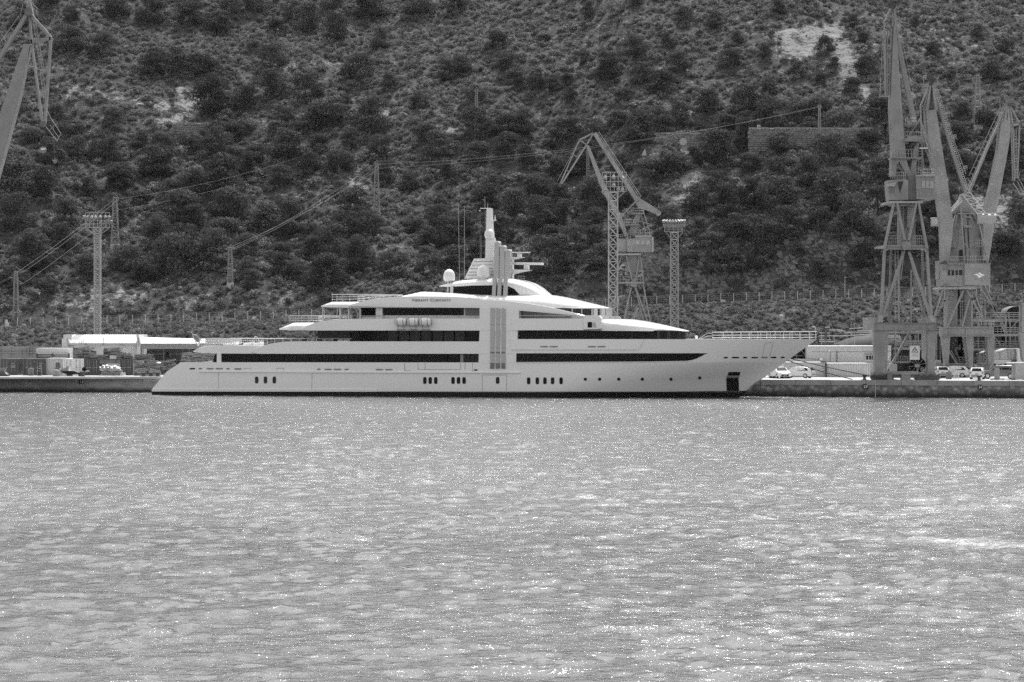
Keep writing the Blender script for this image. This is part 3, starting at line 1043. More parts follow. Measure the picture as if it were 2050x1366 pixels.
# wing control station
slab([(1168.5, 632), (1174, 631.4), (1198, 632), (1204.5, 638.5), (1204, 658), (1195, 659), (1168.5, 659.5)], -HB - 0.35, -HB + 1.5, "wing_station", "white")
slab([(1168.5, 657.4), (1180, 657.2), (1195, 659), (1204.5, 661.6), (1168.5, 661.8)], -HB - 0.2, -HB + 1.0, "wing_soffit", "find")
slab([(1176.3, 645), (1185, 645), (1185, 656.2), (1176.3, 656.2)], -HB - 0.37, -HB - 0.1, "camera_recess", "black")
slab([(1186, 645.5), (1191.5, 645.5), (1194.5, 656), (1186, 656)], -HB - 0.36, -HB - 0.1, "step", "fin")
# long rounded nose of the bridge deck
loft([(1170, 6.5, 662, 652, 638.6), (1204, 6.5, 662.6, 653, 638.6), (1244, 6.2, 662.8, 654.5, 639.4), (1272, 5.6, 663, 656.5, 643), (1300, 4.8, 663.2, 658.5, 647.6), (1330, 3.6, 663.4, 660.5, 653), (1355, 2.2, 663.5, 662, 657.8), (1372, 1.0, 663.6, 663, 661), (1379.5, .2, 663.7, 663.5, 662.8)], 3.4, "foredeck_nose", "white", smooth=60, n_sub=4)
# bridge
loft([(1100, 5.2, 640, 617, 616), (1146, 5.1, 640, 617, 616), (1190, 4.2, 640, 617.2, 616.4), (1208, 2.9, 640, 617.4, 617), (1215, 1.6, 640, 617.6, 617.4)], .1, "bridge_house", "fin")
def wbr(px):
    return interp(px, [(1100, 5.2), (1146, 5.1), (1190, 4.2), (1208, 2.9), (1215, 1.6)]) + 0.05
for a, b in ((1147, 1163.5), (1166, 1184), (1187, 1201), (1203, 1213)):
    q = []
    for px, py in ((a, 618.6), (b, 618.6), (b, 631.5), (a, 631.5)):
        w = wbr(px)
        x, z = S(px, py, -w)
        q.append((x, -w, z))
    part(MB().add(q + [(x, y + .04, z) for x, y, z in q], [(0, 1, 2, 3), (0, 1, 5, 4), (1, 2, 6, 5), (2, 3, 7, 6), (3, 0, 4, 7)]), "window_pane", "glass2")
slab([(1039, 621), (1103, 621), (1144, 629), (1144, 640), (1039, 640)], -5.32, -5.25, "side_glazing", "glassl")
slab([(1103, 617), (1144, 617.6), (1144, 630), (1103, 619)], -5.26, -5.21, "side_glazing", "glass2")
part(MB().tube([(S(1039, 632.4, -6.3)[0], -6.3, S(1039, 632.4, -6.3)[1]), (S(1144, 632.4, -6.3)[0], -6.3, S(1144, 632.4, -6.3)[1])], .04), "handrail", "steel")
b = MB()
for px in np.linspace(1199, 1243, 8):
    pass
slab([(1200, 633.2), (1240, 633.2), (1244, 639.6), (1200, 639.2)], -5.9, -5.75, "wind_deflector", "roofw")
for px in (1209, 1220, 1231):
    slab([(px, 632.6), (px + 1, 632.6), (px + 1, 639), (px, 639)], -5.96, -5.85, "stanchion", "steel")

# sun deck house with visor
slab([(902, 575), (958, 571.6), (1017.4, 572.6), (1029.7, 579), (1041, 591), (902, 589)], -3.4, 3.4, "sky_cabin_glass", "glass")
loft([(879, 1.4, 573.6, 573, 572.6), (895, 3.0, 574.4, 571.5, 565.8), (920, 3.6, 573.4, 569.5, 561.2), (948, 3.8, 571.8, 567.6, 558.6), (985, 4, 571.4, 567.4, 557.2), (1015, 4, 572, 568, 558), (1030, 4, 578, 572, 560)], 2.2, "visor_roof", "white", smooth=50)
loft([(1016, 3.95, 572.6, 568.4, 558.2), (1030, 3.95, 579, 571, 560), (1041, 3.9, 591, 575, 562.6), (1052, 3.8, 591, 579, 566), (1062, 3.7, 591.4, 582.5, 571), (1072, 3.5, 591.4, 587, 576.6), (1080, 3.3, 591.4, 590, 583.5), (1088, 3.0, 591.6, 591.2, 590.6)], 2.6, "forward_fairing", "white", smooth=60)
slab([(901.5, 574), (907.5, 573.6), (907, 590), (900.5, 590)], -3.5, -3.3, "pillar", "steel")
# small curved fins over the house side
for (a, b, t0, c, d, t1) in ((984.6, 991.8, 595.5, 986.9, 993.6, 556.6), (995, 1002.2, 597.4, 997.4, 1004, 555.6), (1006.7, 1014, 599.5, 1008.6, 1015.6, 555)):
    slab([(a, t0), (a + .9, t0 - 20), (c, t1 + 1.5), (c + 1.5, t1), (d - 1, t1), (d, t1 + 1.5), (b + 1, t0 - 20), (b, t0)], -4.9, -4.35, "side_fin", "fin", ref=-4.9)
# tall fins
for a, b, t in ((988.8, 998.4, 483.3), (1000, 1009.8, 491.8), (1010.9, 1020.6, 499.6)):
    f = slab([(a - .5, 558), (a, 520), (a + .9, t + 2.4), (a + 2.6, t), (b - 1.6, t), (b, t + 2.6), (b + .4, 520), (b + .2, 558)], -2.3, -0.9, "tall_fin", "fin", ref=-2.3)
    slab([(a + 1.1, t + 2.2), (a + 2.8, t - .5), (b - 1.5, t - .5), (b - .1, t + 2.4)], -2.36, -0.84, "fin_cap", "white", parent=f, ref=-2.3)
# mast
slab([(930, 558), (948.7, 518), (972, 517.5), (974, 515), (1021, 514), (1021.5, 558)], -1.0, 1.2, "mast_base", "white", ref=-1.0)
for y in (524, 531, 538, 545, 551):
    x0 = 948.7 - (y - 518) * .47
    slab([(x0 + 3, y), (987, y - 1), (987, y - .3), (x0 + 3, y + .7)], -1.05, -0.95, "louvre", "gap", ref=-1.0)
slab([(971.6, 519), (972.4, 476), (987.4, 476), (989, 519)], -0.6, 0.8, "mast_trunk", "white", ref=-.6)
slab([(973.2, 477), (973, 459), (974.2, 417.2), (982.6, 417.2), (984.7, 459), (986.8, 477)], -0.55, 0.5, "mast_column", "white", ref=-.55)
b = MB()
for y in np.arange(422, 516, 2.6):
    x, z = S(972.6, y, -0.2)
    b.box((x - .05, -0.2, z), (.14, .35, .03))
part(b, "mast_ladder", "fin")
def dome(px, py, r, ytop, ybot, yy, name="radome"):
    x, z0 = S(px, ybot, yy)
    z1 = S(px, ytop, yy)[1]
    rr = r / 15.6
    hh = z1 - z0
    prof = [(rr * .45, 0), (rr * .8, hh * .04), (rr * .98, hh * .16), (rr, hh * .42)] + [(rr * math.cos(a), hh * .42 + (hh * .58) * math.sin(a)) for a in [k * math.pi / 20 for k in range(1, 10)]] + [(0.01, hh)]
    return part(MB().lathe((x, yy, z0), prof, 24), name, "roofw", 60)
dm = dome(899.3, 550, 11.6, 539.2, 563.8, -2.2)
x, z = S(897.5, 586, -2.2)
part(MB().cyl((x, -2.2, z), (x, -2.2, S(0, 562, -2.2)[1]), .18), "pedestal", "steel", parent=dm)
part(MB().cyl((x + .3, -2.2, z), (x + .3, -2.2, S(0, 562, -2.2)[1]), .09), "pedestal", "steel", parent=dm)
dm = dome(967.6, 545, 12.6, 530.6, 556, -2.6)
x, z = S(967.6, 563, -2.6)
part(MB().lathe((x, -2.6, z), [(.1, 0), (.35, .15), (.55, .45), (.5, .5)]), "pedestal", "white", 50, parent=dm)
dome(979.9, 468, 10, 458.8, 477.2, -1.15)
def mbar(x0, y0, x1, y1, w, d, yy=-.2, m="white", name="yard"):
    a, b = S(x0, y0, yy), S(x1, y1, yy)
    return part(MB().beam((a[0], yy, a[1]), (b[0], yy, b[1]), w / 15.6, d), name, m)
mbar(962, 417.6, 983, 417.6, 1.4, .5)
mbar(984, 442.6, 993, 441, 1.4, .4)
mbar(991.3, 441, 991.3, 430.5, .8, .1, name="light_stub")
mbar(991.2, 441, 991.2, 434.5, 2, .15, name="light_stub")
mbar(971, 417, 970.6, 394, .8, .08, m="galv", name="whip_antenna")
mbar(966.4, 399, 970.4, 404, .7, .05, m="galv", name="wind_vane")
mbar(976, 417, 976.2, 407, .8, .08, m="galv", name="whip_antenna")
mbar(961.4, 517, 961, 421.5, .55, .05, m="galvd", name="whip_antenna")
mbar(959.3, 422, 962.5, 422, 1.5, .2, name="anemometer")
mbar(963.6, 516, 963.2, 470, .5, .05, m="galvd", name="whip_antenna")
mbar(919.8, 562, 917.7, 409, .75, .07, -1.6, "galv", "whip_antenna")
mbar(929.8, 560, 929.7, 411.6, .8, .07, -1.6, "galv", "whip_antenna")
mbar(920, 524.6, 929.6, 524.6, .6, .05, -1.6, "galv", "antenna_stay")
# radar arms
slab([(1020, 514.4), (1047.5, 515), (1020, 521)], -.7, .6, "radar_bracket", "white", ref=-.7)
slab([(1020, 539.2), (1061, 540.6), (1020.5, 549.8)], -.8, .7, "radar_bracket", "white", ref=-.8)
slab([(1035.5, 507.5), (1042.5, 507.5), (1042.5, 515), (1035.5, 515)], -.35, .3, "radar_gearbox", "roofw", ref=-.35)
slab([(1048.6, 530.7), (1057.2, 530.7), (1057.2, 539.5), (1048.6, 539.5)], -.4, .4, "radar_gearbox", "roofw", ref=-.4)
slab([(1014, 504.4), (1060, 504.6), (1060, 506.8), (1014, 506.6)], -.25, .1, "radar_scanner", "white", ref=-.25)
slab([(1020, 524.8), (1087.2, 526.2), (1087.2, 530.9), (1020, 530)], -.3, .15, "radar_scanner", "white", ref=-.3)
for y0 in (553, 557, 560.5):
    mbar(1037 + (y0 - 553) * .3, y0, 1051, y0 + 1, 1.5, .15, 0.4, "galv", "sensor_bar")
mbar(1037, 553, 1037.5, 562, 1, .1, 0.4, "galv", "sensor_bar")
b = MB()
for px in (888, 890.5, 906, 912, 918.5, 926):
    x, z = S(px, 566 - (px - 888) * .1, -1.5)
    b.box((x, -1.5, z), (.25, .2, .35))
part(b, "deck_light", "find")

# railings
def rail(px0, px1, top, bot, yo, posts, bars, name="railing", r=0.032, far=False, prp=0.035):
    "top/bot: pixel polylines; bars: fractions from the foot"
    b = MB()
    for s_ in ((1, -1) if far else (1,)):
        xs_ = np.linspace(px0, px1, 24)
        for fr in bars:
            pts = []
            for px in xs_:
                y = yo(px) if callable(yo) else yo
                py = interp(px, bot) * (1 - fr) + interp(px, top) * fr
                x, z = S(px, py, y)
                pts.append((x, y * s_, z))
            b.tube(pts, r if fr < 1 else r * 1.3, 4)
        for px in posts:
            y = yo(px) if callable(yo) else yo
            a, c = S(px, interp(px, bot), y), S(px, interp(px, top), y)
            b.tube([(a[0], y * s_, a[1]), (c[0], y * s_, c[1])], prp, 4)
    return part(b, name, "steel")
rail(580, 648, [(580, 632.6), (648, 632)], [(580, 646), (648, 646)], -6.0, [580, 592, 604, 618, 633, 648], (.3, .55, .8, 1), far=True)
rail(648, 768, [(648, 632.2), (768, 632.4)], [(648, 642), (768, 640)], -6.2, [662, 681, 697, 716, 735, 752], (1,))
rail(768, 958, [(768, 634.6), (958, 634.6)], [(768, 639), (958, 639)], -6.4, list(np.arange(777, 955, 16.5)), (1,))
rail(400, 470, [(400, 678), (470, 678)], [(400, 692.8), (470, 692.6)], -5.8, list(np.arange(403, 470, 4.6)), (.35, .68, 1), far=True)
rail(470, 705, [(470, 677.8), (705, 678.4)], [(470, 692.5), (515, 692), (590, 684), (705, 684)], -6.3, [472, 487, 504, 519, 535, 550, 566, 584, 600, 616, 633, 650, 666, 684, 699], (1,), r=.04)
rail(664, 732, [(664, 590), (732, 589.6)], [(664, 604.6), (732, 603)], -5.9, [665, 674, 686, 700, 716, 730], (.33, .66, 1), far=True)
rail(732, 806, [(732, 589.6), (806, 590.6)], [(732, 603), (764, 597), (806, 592)], -5.9, [745, 760, 776], (.5, 1), far=True)
def wbow(px):
    return -min(5.6, max(.35, Wh(Sx(px, -3), 7.0) - 0.3))
posts = list(np.arange(1426, 1630, 19.4))
rail(1426, 1634, [(1426, 665.4), (1634, 664)], [(1426, 680), (1634, 680)], wbow, posts, (.27, .58, 1), far=True)
b = MB()
for k in (0, 1):
    w = wbow(1410)
    pts = [(1399 + 4 * k, 679, ), (1416, 667.5 + 5.5 * k), (1426, 667.5 + 5.5 * k)]
    b.tube([(S(a, c, w)[0], w, S(a, c, w)[1]) for a, c in pts], .06, 5)
part(b, "stair_rail", "steel")
b = MB()
pts = [(1633, 680), (1633, 657), (1631.5, 654.5), (1627, 654.5)]
b.tube([(S(a, c, 0)[0], 0, S(a, c, 0)[1]) for a, c in pts], .04, 5)
part(b, "bow_light_pole", "roofw")
slab([(1391, 672), (1396, 672), (1396.5, 677), (1394, 680), (1392, 677)], -3.6, -3.3, "deck_capstan", "roofw")
# stern: passerelle frame folded up, sun loungers, pool ladder
b = MB()
fr = [(383, 665), (386, 670), (394, 671), (399, 678), (399.5, 688), (396, 691), (391, 684), (386, 672)]
for yy in (-4.6,):
    b.tube([(S(a, c, yy)[0], yy, S(a, c, yy)[1]) for a, c in fr + [fr[1]]], .07, 5)
pas = part(b, "passerelle", "steel")
slab([(386.4, 671.5), (394, 673), (398, 679), (398.6, 686), (393, 684.5)], -4.62, -4.55, "passerelle_net", "find", parent=pas)
mbar(374, 664.4, 384, 664.8, .9, .1, -4.6, "steel", "passerelle_boom")
mbar(396, 693, 402, 678, 1.6, .2, -4.6, "steel", "passerelle_foot")
b = MB()
pts = [(508.5, 690), (508.5, 677), (511, 673.5), (514, 674), (517.5, 679), (522, 690)]
b.tube([(S(a, c, -3)[0], -3, S(a, c, -3)[1]) for a, c in pts], .05, 5)
part(b, "pool_ladder", "steel")
for k, (a, c) in enumerate(((447, 471), (487, 503), (508, 521))):
    lg = slab([(a, 686.5), (c - 6, 686.5), (c, 684), (c, 690.5), (a, 691)], -4.2, -2.8, "sun_lounger", "roofw", ref=-4.2)
slab([(411, 678.5), (468, 679), (468, 690), (411, 690)], -1.5, 1.5, "whirlpool_surround", "fin", ref=-1.5)
slab([(645, 676), (655, 674), (660, 684), (645, 684)], -3, -1, "deck_sofa", "fin", ref=-3)
slab([(724, 634), (752, 634), (752, 641), (724, 641)], -4.8, -4.2, "deck_sofa", "roofw", ref=-4.8)
b = MB()
for px in (610, 640, 671):
    x, z = S(px, 680, -2)
    b.box((x, -2, z), (.5, .5, .5))
part(b, "deck_chair", "dark")

# three life raft canisters on their cradles
for a, c in ((792.4, 813.2), (816.2, 837.4), (840.6, 862.4)):
    yy = -HB - 0.75
    x0, z = S(a, 645, yy)
    x1, _ = S(c, 645, yy)
    r = S(0, 637.2, yy)[1] - z
    r *= .95
    L = x1 - x0
    can = MB()
    prof = [(0, .25), (.04, .7), (.12, .93), (.3, 1), (.48, 1), (.485, 1.08), (.515, 1.08), (.52, 1), (.7, 1), (.88, .93), (.96, .7), (1, .25)]
    rows = []
    for (t, q) in prof:
        rows.append([(x0 + L * t, yy + r * q * math.cos(2 * math.pi * k / 16), z + r * q * math.sin(2 * math.pi * k / 16)) for k in range(16)])
    can.grid(rows, close=True)
    can.add(rows[0], [tuple(range(16))]).add(rows[-1], [tuple(range(16))])
    cn = part(can, "life_raft_canister", "roofw", 40)
    cr = MB()
    for t in (.22, .78):
        x = x0 + L * t
        pts = [(x, yy - r - .05, z + .2), (x, yy - r * .8, z - r * .75), (x, yy, z - r - .06), (x, yy + r, z - r * .5), (x, -HB - .1, z)]
        cr.tube(pts, .05, 5)
        cr.tube([(x, yy, z - r), (x, yy, z - r - .45), (x, -HB - .1, z - r - .4)], .05, 5)
        cr.tube([(x, yy - r - .03, z + .2), (x, yy - r - .03, z + r + .15)], .03, 4)
    cr.tube([(x0 + L * .1, yy, z - r - .45), (x0 + L * .9, yy, z - r - .45)], .07, 5)
    for t in (-.08, 1.08):
        cr.tube([(x0 + L * t, yy, z - .35), (x0 + L * t, yy, z + .4)], .04, 4)
    part(cr, "raft_cradle", "galvd", parent=cn)

# name on the arch
def letters(txt, par, x0, z0, L, H_, y, m):
    c = bpy.data.curves.new("t", 'FONT')
    c.body = txt
    for i, ch in enumerate(txt):
        if ch.islower():
            c.body_format[i].use_small_caps = True
    c.small_caps_scale = 0.8
    c.extrude = 0.012
    c.offset = 0.012
    c.space_character = 1.08
    o = bpy.data.objects.new("t", c)
    col.objects.link(o)
    bpy.context.view_layer.update()
    sx = L / o.dimensions.x
    me = bpy.data.meshes.new_from_object(o)
    bpy.data.objects.remove(o)
    q = [(x0 + v.co.x * sx, y - v.co.z, z0 + v.co.y * H_ / .7) for v in me.vertices]
    me.vertices.foreach_set("co", np.array(q, np.float32).ravel())
    me.name = "name_lettering"
    me.materials.clear()
    me.materials.append(M[m])
    o = bpy.data.objects.new("name_lettering", me)
    col.objects.link(o)
    o.parent = par
x0, z0 = S(824, 604, -6.6)
x1, _ = S(903, 604, -6.6)
letters("Vibrant Curiosity", yacht, x0, z0 + .02, x1 - x0, 0.36, -6.63, "find")
# ------------------------------------------------------------------ steel helpers at a given distance
def B(px0, py0, px1, py1, w0, w1, Y0, Y1, d, mb=None):
    "tapered bar between two photo pixels, widths in photo pixels, depth d in metres"
    mb = mb or MB()
    p, q = P(px0, py0, Y0), P(px1, py1, Y1)
    return mb.beam(p, q, w0 * Y0 / F, d, w1 * Y1 / F, d)
def bars(lst, Y, d, mb=None):
    mb = mb or MB()
    for a in lst:
        w1 = a[5] if len(a) > 5 else a[4]
        y0 = a[6] if len(a) > 6 else Y
        y1 = a[7] if len(a) > 7 else y0
        B(a[0], a[1], a[2], a[3], a[4], w1, y0, y1, d, mb)
    return mb
def poly(pts, Y, d, mb=None):
    "outline in photo pixels at distance Y, pushed back by d"
    mb = mb or MB()
    return mb.prism([(P(a, b, Y)[0], P(a, b, Y)[2]) for a, b in pts], Y, Y + d)
def pbox(x0, y0, x1, y1, Y, d, mb=None):
    return poly([(x0, y1), (x1, y1), (x1, y0), (x0, y0)], Y, d, mb)
def hrail(x0, y0, x1, y1, h, Y, n, mb=None, r=0.025, bars_=(.5, 1)):
    "hand rail standing on the line (x0,y0)-(x1,y1), h photo pixels high"
    mb = mb or MB()
    for f in bars_:
        mb.tube([P(x0, y0 - h * f, Y), P(x1, y1 - h * f, Y)], r, 4)
    for k in range(n + 1):
        t = k / n
        a, b = x0 + (x1 - x0) * t, y0 + (y1 - y0) * t
        mb.tube([P(a, b, Y), P(a, b - h, Y)], r, 4)
    return mb
def ladder(x0, y0, x1, y1, w, Y, step, mb=None, r=0.03):
    "rungs between two stringers running from one pixel to another"
    mb = mb or MB()
    p, q = Vector(P(x0, y0, Y)), Vector(P(x1, y1, Y))
    d = (q - p).normalized()
    u = d.cross(Vector((0, 1, 0))).normalized() * (w * Y / F / 2)
    mb.tube([p + u, q + u], r, 4)
    mb.tube([p - u, q - u], r, 4)
    n = int((q - p).length / step)
    for k in range(n):
        c = p + d * (step * (k + .5))
        mb.tube([c + u, c - u], r * .8, 4)
    return mb
def root_at(name, label, cat, px, py, Y, group=None):
    return thing(name, label, cat, P(px, py, Y), group)
def win(parent, lst, Y, m="glass2"):
    for (x0, y0, x1, y1) in lst:
        fr = pbox(x0 - .7, y0 - .7, x1 + .7, y1 + .7, Y - .06, .05).build("window", "cranel", parent)
        pbox(x0, y0, x1, y1, Y - .09, .03).build("pane", m, fr)

# ------------------------------------------------------------------ tall crane on the quay
Y = 299.0
ca = root_at("harbour_crane", "tall grey portal crane with near vertical jib standing nearest the yacht's bow", "crane", 1811, 768, Y)
def leg(x0, x1, x2, x3, yt, yb, Y, par, d=1.3):
    return poly([(x0, yt), (x2, yb), (x3, yb), (x1, yt)], Y, d).build("leg", "crane", par)
Yf, Yr = 295.0, 305.0
leg(1750, 1773.5, 1751, 1768, 661, 747, Yf, ca)
leg(1857, 1874.3, 1857, 1871.8, 661, 747, Yf, ca)
leg(1763, 1779, 1765, 1776, 663, 744, Yr, ca)
leg(1848, 1857, 1849, 1855, 663, 744, Yr, ca)
pbox(1749.6, 647, 1874.5, 661, Yf - .1, 1.5).build("portal_beam", "crane", ca)
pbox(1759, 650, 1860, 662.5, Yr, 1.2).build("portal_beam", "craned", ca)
b = MB()
for px in (1752, 1769, 1813, 1855, 1871):
    pbox(px, 647.5, px + 1.6, 660.5, Yf - .16, .06, b)
for py in (646.6, 660.4):
    pbox(1749, py, 1875, py + 1.2, Yf - .3, .2, b)
b.build("stiffener", "crane", ca)
for px in (1751, 1866):
    b = MB()
    p0, p1 = P(px, 0, Yf)[0], P(px + 8, 0, Yf)[0]
    z = P(0, 648, Yf)[2]
    b.box(((p0 + p1) / 2, (Yf + Yr) / 2, z), (p1 - p0, Yr - Yf, 1.6))
    b.build("side_beam", "crane", ca)
for pts in (([(1755.5, 645.5), (1767.5, 645.5), (1768, 632), (1761, 632)]), ([(1860.5, 632), (1866.5, 632), (1874, 645.8), (1866, 645.8)])):
    poly(pts, Yf - .1, 1.2).build("foot_plate", "cranel", ca)
U = [(1764, 633, 1771, 497, 5.6, 5.2), (1770.5, 497, 1789, 408, 5.0, 4.2), (1864, 633, 1855, 497, 5.6, 5.2), (1855.5, 497, 1839, 408, 5.0, 4.2),
     (1766, 636, 1809, 505, 5.6, 4.8), (1863, 636, 1820, 505, 5.6, 4.8), (1811, 482, 1796, 408, 4.6, 4.0), (1819, 482, 1834, 408, 4.6, 4.0)]
for u in U:
    B(u[0], u[1], u[2], u[3], u[4], u[5], Yf + .5, Yf + 1.6, .5).build("brace", "crane", ca)
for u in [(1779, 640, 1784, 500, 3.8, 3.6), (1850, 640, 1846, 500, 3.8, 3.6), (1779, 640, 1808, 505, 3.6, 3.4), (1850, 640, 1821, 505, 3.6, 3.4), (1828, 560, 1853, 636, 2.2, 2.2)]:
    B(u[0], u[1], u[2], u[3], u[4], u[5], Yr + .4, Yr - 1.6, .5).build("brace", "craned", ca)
poly([(1806, 490), (1809, 483.5), (1821.5, 483.5), (1824.6, 490), (1823.5, 500), (1808.5, 500.5)], Yf + .4, .8).build("gusset", "crane", ca)
b = pbox(1770, 490.8, 1856, 494, Yf + .6, 8)
poly([(1771, 494), (1807, 494), (1807, 500), (1778, 500), (1772, 505)], Yf + .8, .4, b)
poly([(1824, 494), (1856, 494), (1855.5, 505), (1848, 500), (1824, 500)], Yf + .8, .4, b)
b.build("platform", "crane", ca)
b = MB()
hrail(1774, 491, 1805, 491, 19, Yf + .7, 8, None, bars_=(.33, .66, 1)).build("handrail", "cranel", ca)
hrail(1826, 491, 1852, 491, 19, Yf + .7, 7, None, bars_=(.33, .66, 1)).build("handrail", "cranel", ca)
pbox(1801, 414, 1833, 492, Y + 1.6, 2.0).build("tower_core", "craned", ca)
poly([(1818, 408), (1833.5, 408), (1829, 456), (1817.5, 456)], Y + .8, .8).build("column", "crane", ca)
b = ladder(1806, 410, 1806, 490, 6, Y + 1.3, .35)
ladder(1795, 494, 1795, 640, 6, Y + 1, .45, b)
ladder(1809, 494, 1801, 560, 5, Y + 1, .45, b)
b.build("ladder", "cranel", ca)
b = MB()
for (a, c, e, f) in ((1803, 607, 1832, 573), (1803, 607, 1822, 643), (1802, 610, 1823, 646)):
    ladder(a, c, e, f, 6, Y + 2.5, .35, b)
b.beam(P(1800, 540, Y + 2.5), P(1800, 646, Y + 2.5), .18)
b.beam(P(1824, 540, Y + 2.5), P(1824, 646, Y + 2.5), .18)
b.build("stair", "crane", ca)
b = MB()
B(1822, 664, 1775, 747, 4, 4, Yf + 3, Yf + 3, .7, b)
hrail(1820, 662, 1773, 745, 13, Yf + 2.6, 9, b)
b.build("stair", "crane", ca)
# bogies
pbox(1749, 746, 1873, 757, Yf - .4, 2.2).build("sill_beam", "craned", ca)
pbox(1770, 743.5, 1838, 750, Yf - .6, .25).build("sill_plate", "crane", ca)
for (a, c) in ((1744, 1790), (1832, 1883)):
    bg_ = poly([(a, 767), (a + 4, 760), (a + 14, 757), (c - 14, 757), (c - 3, 761), (c, 767)], Yf - .5, 1.4).build("bogie", "rust", ca)
    for k in range(4):
        x = a + 6 + (c - a - 12) * k / 3
        q = P(x, 765.2, Yf - .6)
        MB().cyl((q[0], q[1], ZQ + .38), (q[0], q[1] + 1.2, ZQ + .38), .36, n=14).build("wheel", "dark", bg_)
pbox(1777, 747, 1787, 766.4, Yf - 1.0, .9).build("rail_clamp_box", "craned", ca)
k_ = pbox(1805, 750, 1823, 767, Yf - 1.3, 1.0).build("electrical_cabinet", "crane", ca)
pbox(1804, 748.6, 1823.6, 750, Yf - 1.4, 1.2).build("cabinet_lid", "cranel", k_)
# cable reel under the portal
q = P(1836.5, 731, Yf + 2)
b = MB()
for k in range(28):
    a = 2 * math.pi * k / 28
    if k % 14 in (10, 11):
        continue
    b.beam((q[0] + .45 * math.cos(a), q[1], q[2] + .45 * math.sin(a)), (q[0] + 1.02 * math.cos(a), q[1], q[2] + 1.02 * math.sin(a)), .16, .5, .25, .5)
b.cyl((q[0], q[1] - .3, q[2]), (q[0], q[1] + .5, q[2]), .45, n=18)
b.build("cable_reel", "black", ca)
b = MB()
for k in range(10):
    a = 2 * math.pi * k / 10 + .2
    b.tube([(q[0], q[1] - .4, q[2]), (q[0] + 1.15 * math.cos(a), q[1] - .4, q[2] + 1.15 * math.sin(a))], .025, 4)
b.build("reel_spoke", "cranel", ca)
pbox(1832, 730, 1840.8, 735.5, Yf + 1.2, .4).build("reel_motor", "cranel", ca)
b = pbox(1835, 735, 1839, 745, Yf + 1.6, .5)
pbox(1843, 736, 1849, 743, Yf + 1.6, .5, b)
b.build("reel_stand", "crane", ca)
pbox(1782, 729, 1796, 743.5, Yf + 2, 1.2).build("transformer_box", "wall", ca)
# hazard sign
sg = pbox(1821.6, 692.8, 1841.2, 720.6, Yf + 1, .06).build("warning_sign", "sign", ca, label="white board with black warning triangle hung under the portal")
Ys = Yf + .97
b = bars([(1825, 705.6, 1831.4, 694.6, .8), (1831.4, 694.6, 1837.8, 705.6, .8), (1825, 705.4, 1837.8, 705.4, .8)], Ys, .02)
b.build("triangle", "print_", sg)
b = bars([(1829, 703, 1829.6, 700, .8), (1829.6, 700, 1831.4, 698.4, .8), (1831.4, 698.4, 1834, 700.2, .8), (1834, 700.2, 1833.4, 703, .8), (1830.8, 703.6, 1832.4, 702, .8), (1829.4, 703.8, 1831, 703.8, .6)], Ys, .02)
b.build("pictogram", "print_", sg)
b = MB()
for k, (x0, x1, yy) in enumerate(((1823, 1826.5, 695), (1838.5, 1840, 695), (1824.5, 1838.5, 708.4), (1826, 1837, 710.8), (1824.5, 1838.5, 713))):
    n = int((x1 - x0) / 1.2)
    for i in range(max(2, n)):
        xx = x0 + (x1 - x0) * i / max(2, n)
        pbox(xx, yy, xx + .75, yy + .55, Ys, .02, b)
b.build("lettering", "find", sg)
# slewing ring, house, cab
pbox(1778, 402.8, 1848, 406.8, Y - 2.6, 5.6).build("slewing_ring", "cranel", ca)
poly([(1786, 406.8), (1842, 406.8), (1838, 411), (1790, 411)], Y - 2, 4).build("ring_girder", "craned", ca)
b = poly([(1778, 361), (1812, 359), (1818, 361), (1818, 400), (1781, 401), (1779, 385)], Y - 2.6, 3)
b.build("operator_cab", "crane", ca)
win(ca, [(1781, 374, 1792, 387)], Y - 2.6, "glassl")
poly([(1776, 368), (1794, 366), (1791, 373.5), (1774.5, 373.5)], Y - 3.1, .5).build("sun_shade", "cranel", ca)
poly([(1797, 364), (1808.5, 363), (1802, 386)], Y - 2.68, .06).build("side_glass", "glass2", ca)
pbox(1818, 352.6, 1835, 400.5, Y - 2.0, 4).build("machinery_house", "craned", ca)
hs = pbox(1834.6, 352, 1871.6, 399, Y - 2.8, 5.4).build("machinery_house", "crane", ca)
b = MB()
for k in range(12):
    pbox(1836 + k * 3, 378, 1836.6 + k * 3, 397, Y - 2.86, .06, b)
pbox(1834.6, 350.5, 1872.6, 353.4, Y - 3, 5.8, b)
pbox(1846, 348, 1871, 352, Y - 2.6, 4, b)
b.build("cladding_rib", "cranel", hs)
win(hs, [(1846.6, 362.6, 1851.6, 376), (1854.4, 363, 1859.4, 376.2), (1862.2, 363.4, 1868.2, 376.8)], Y - 2.8)
b = MB()
hrail(1783, 359, 1813, 359, 14, Y - 2.4, 7).build("handrail", "cranel", ca)
hrail(1834, 352, 1870, 352, 13, Y - 2.6, 8).build("handrail", "cranel", ca)
hrail(1785, 316, 1830, 316, 16, Y - 1.6, 8).build("handrail", "cranel", ca)
pbox(1785, 315.4, 1846, 317.4, Y - 1.6, 3).build("walkway", "crane", ca)
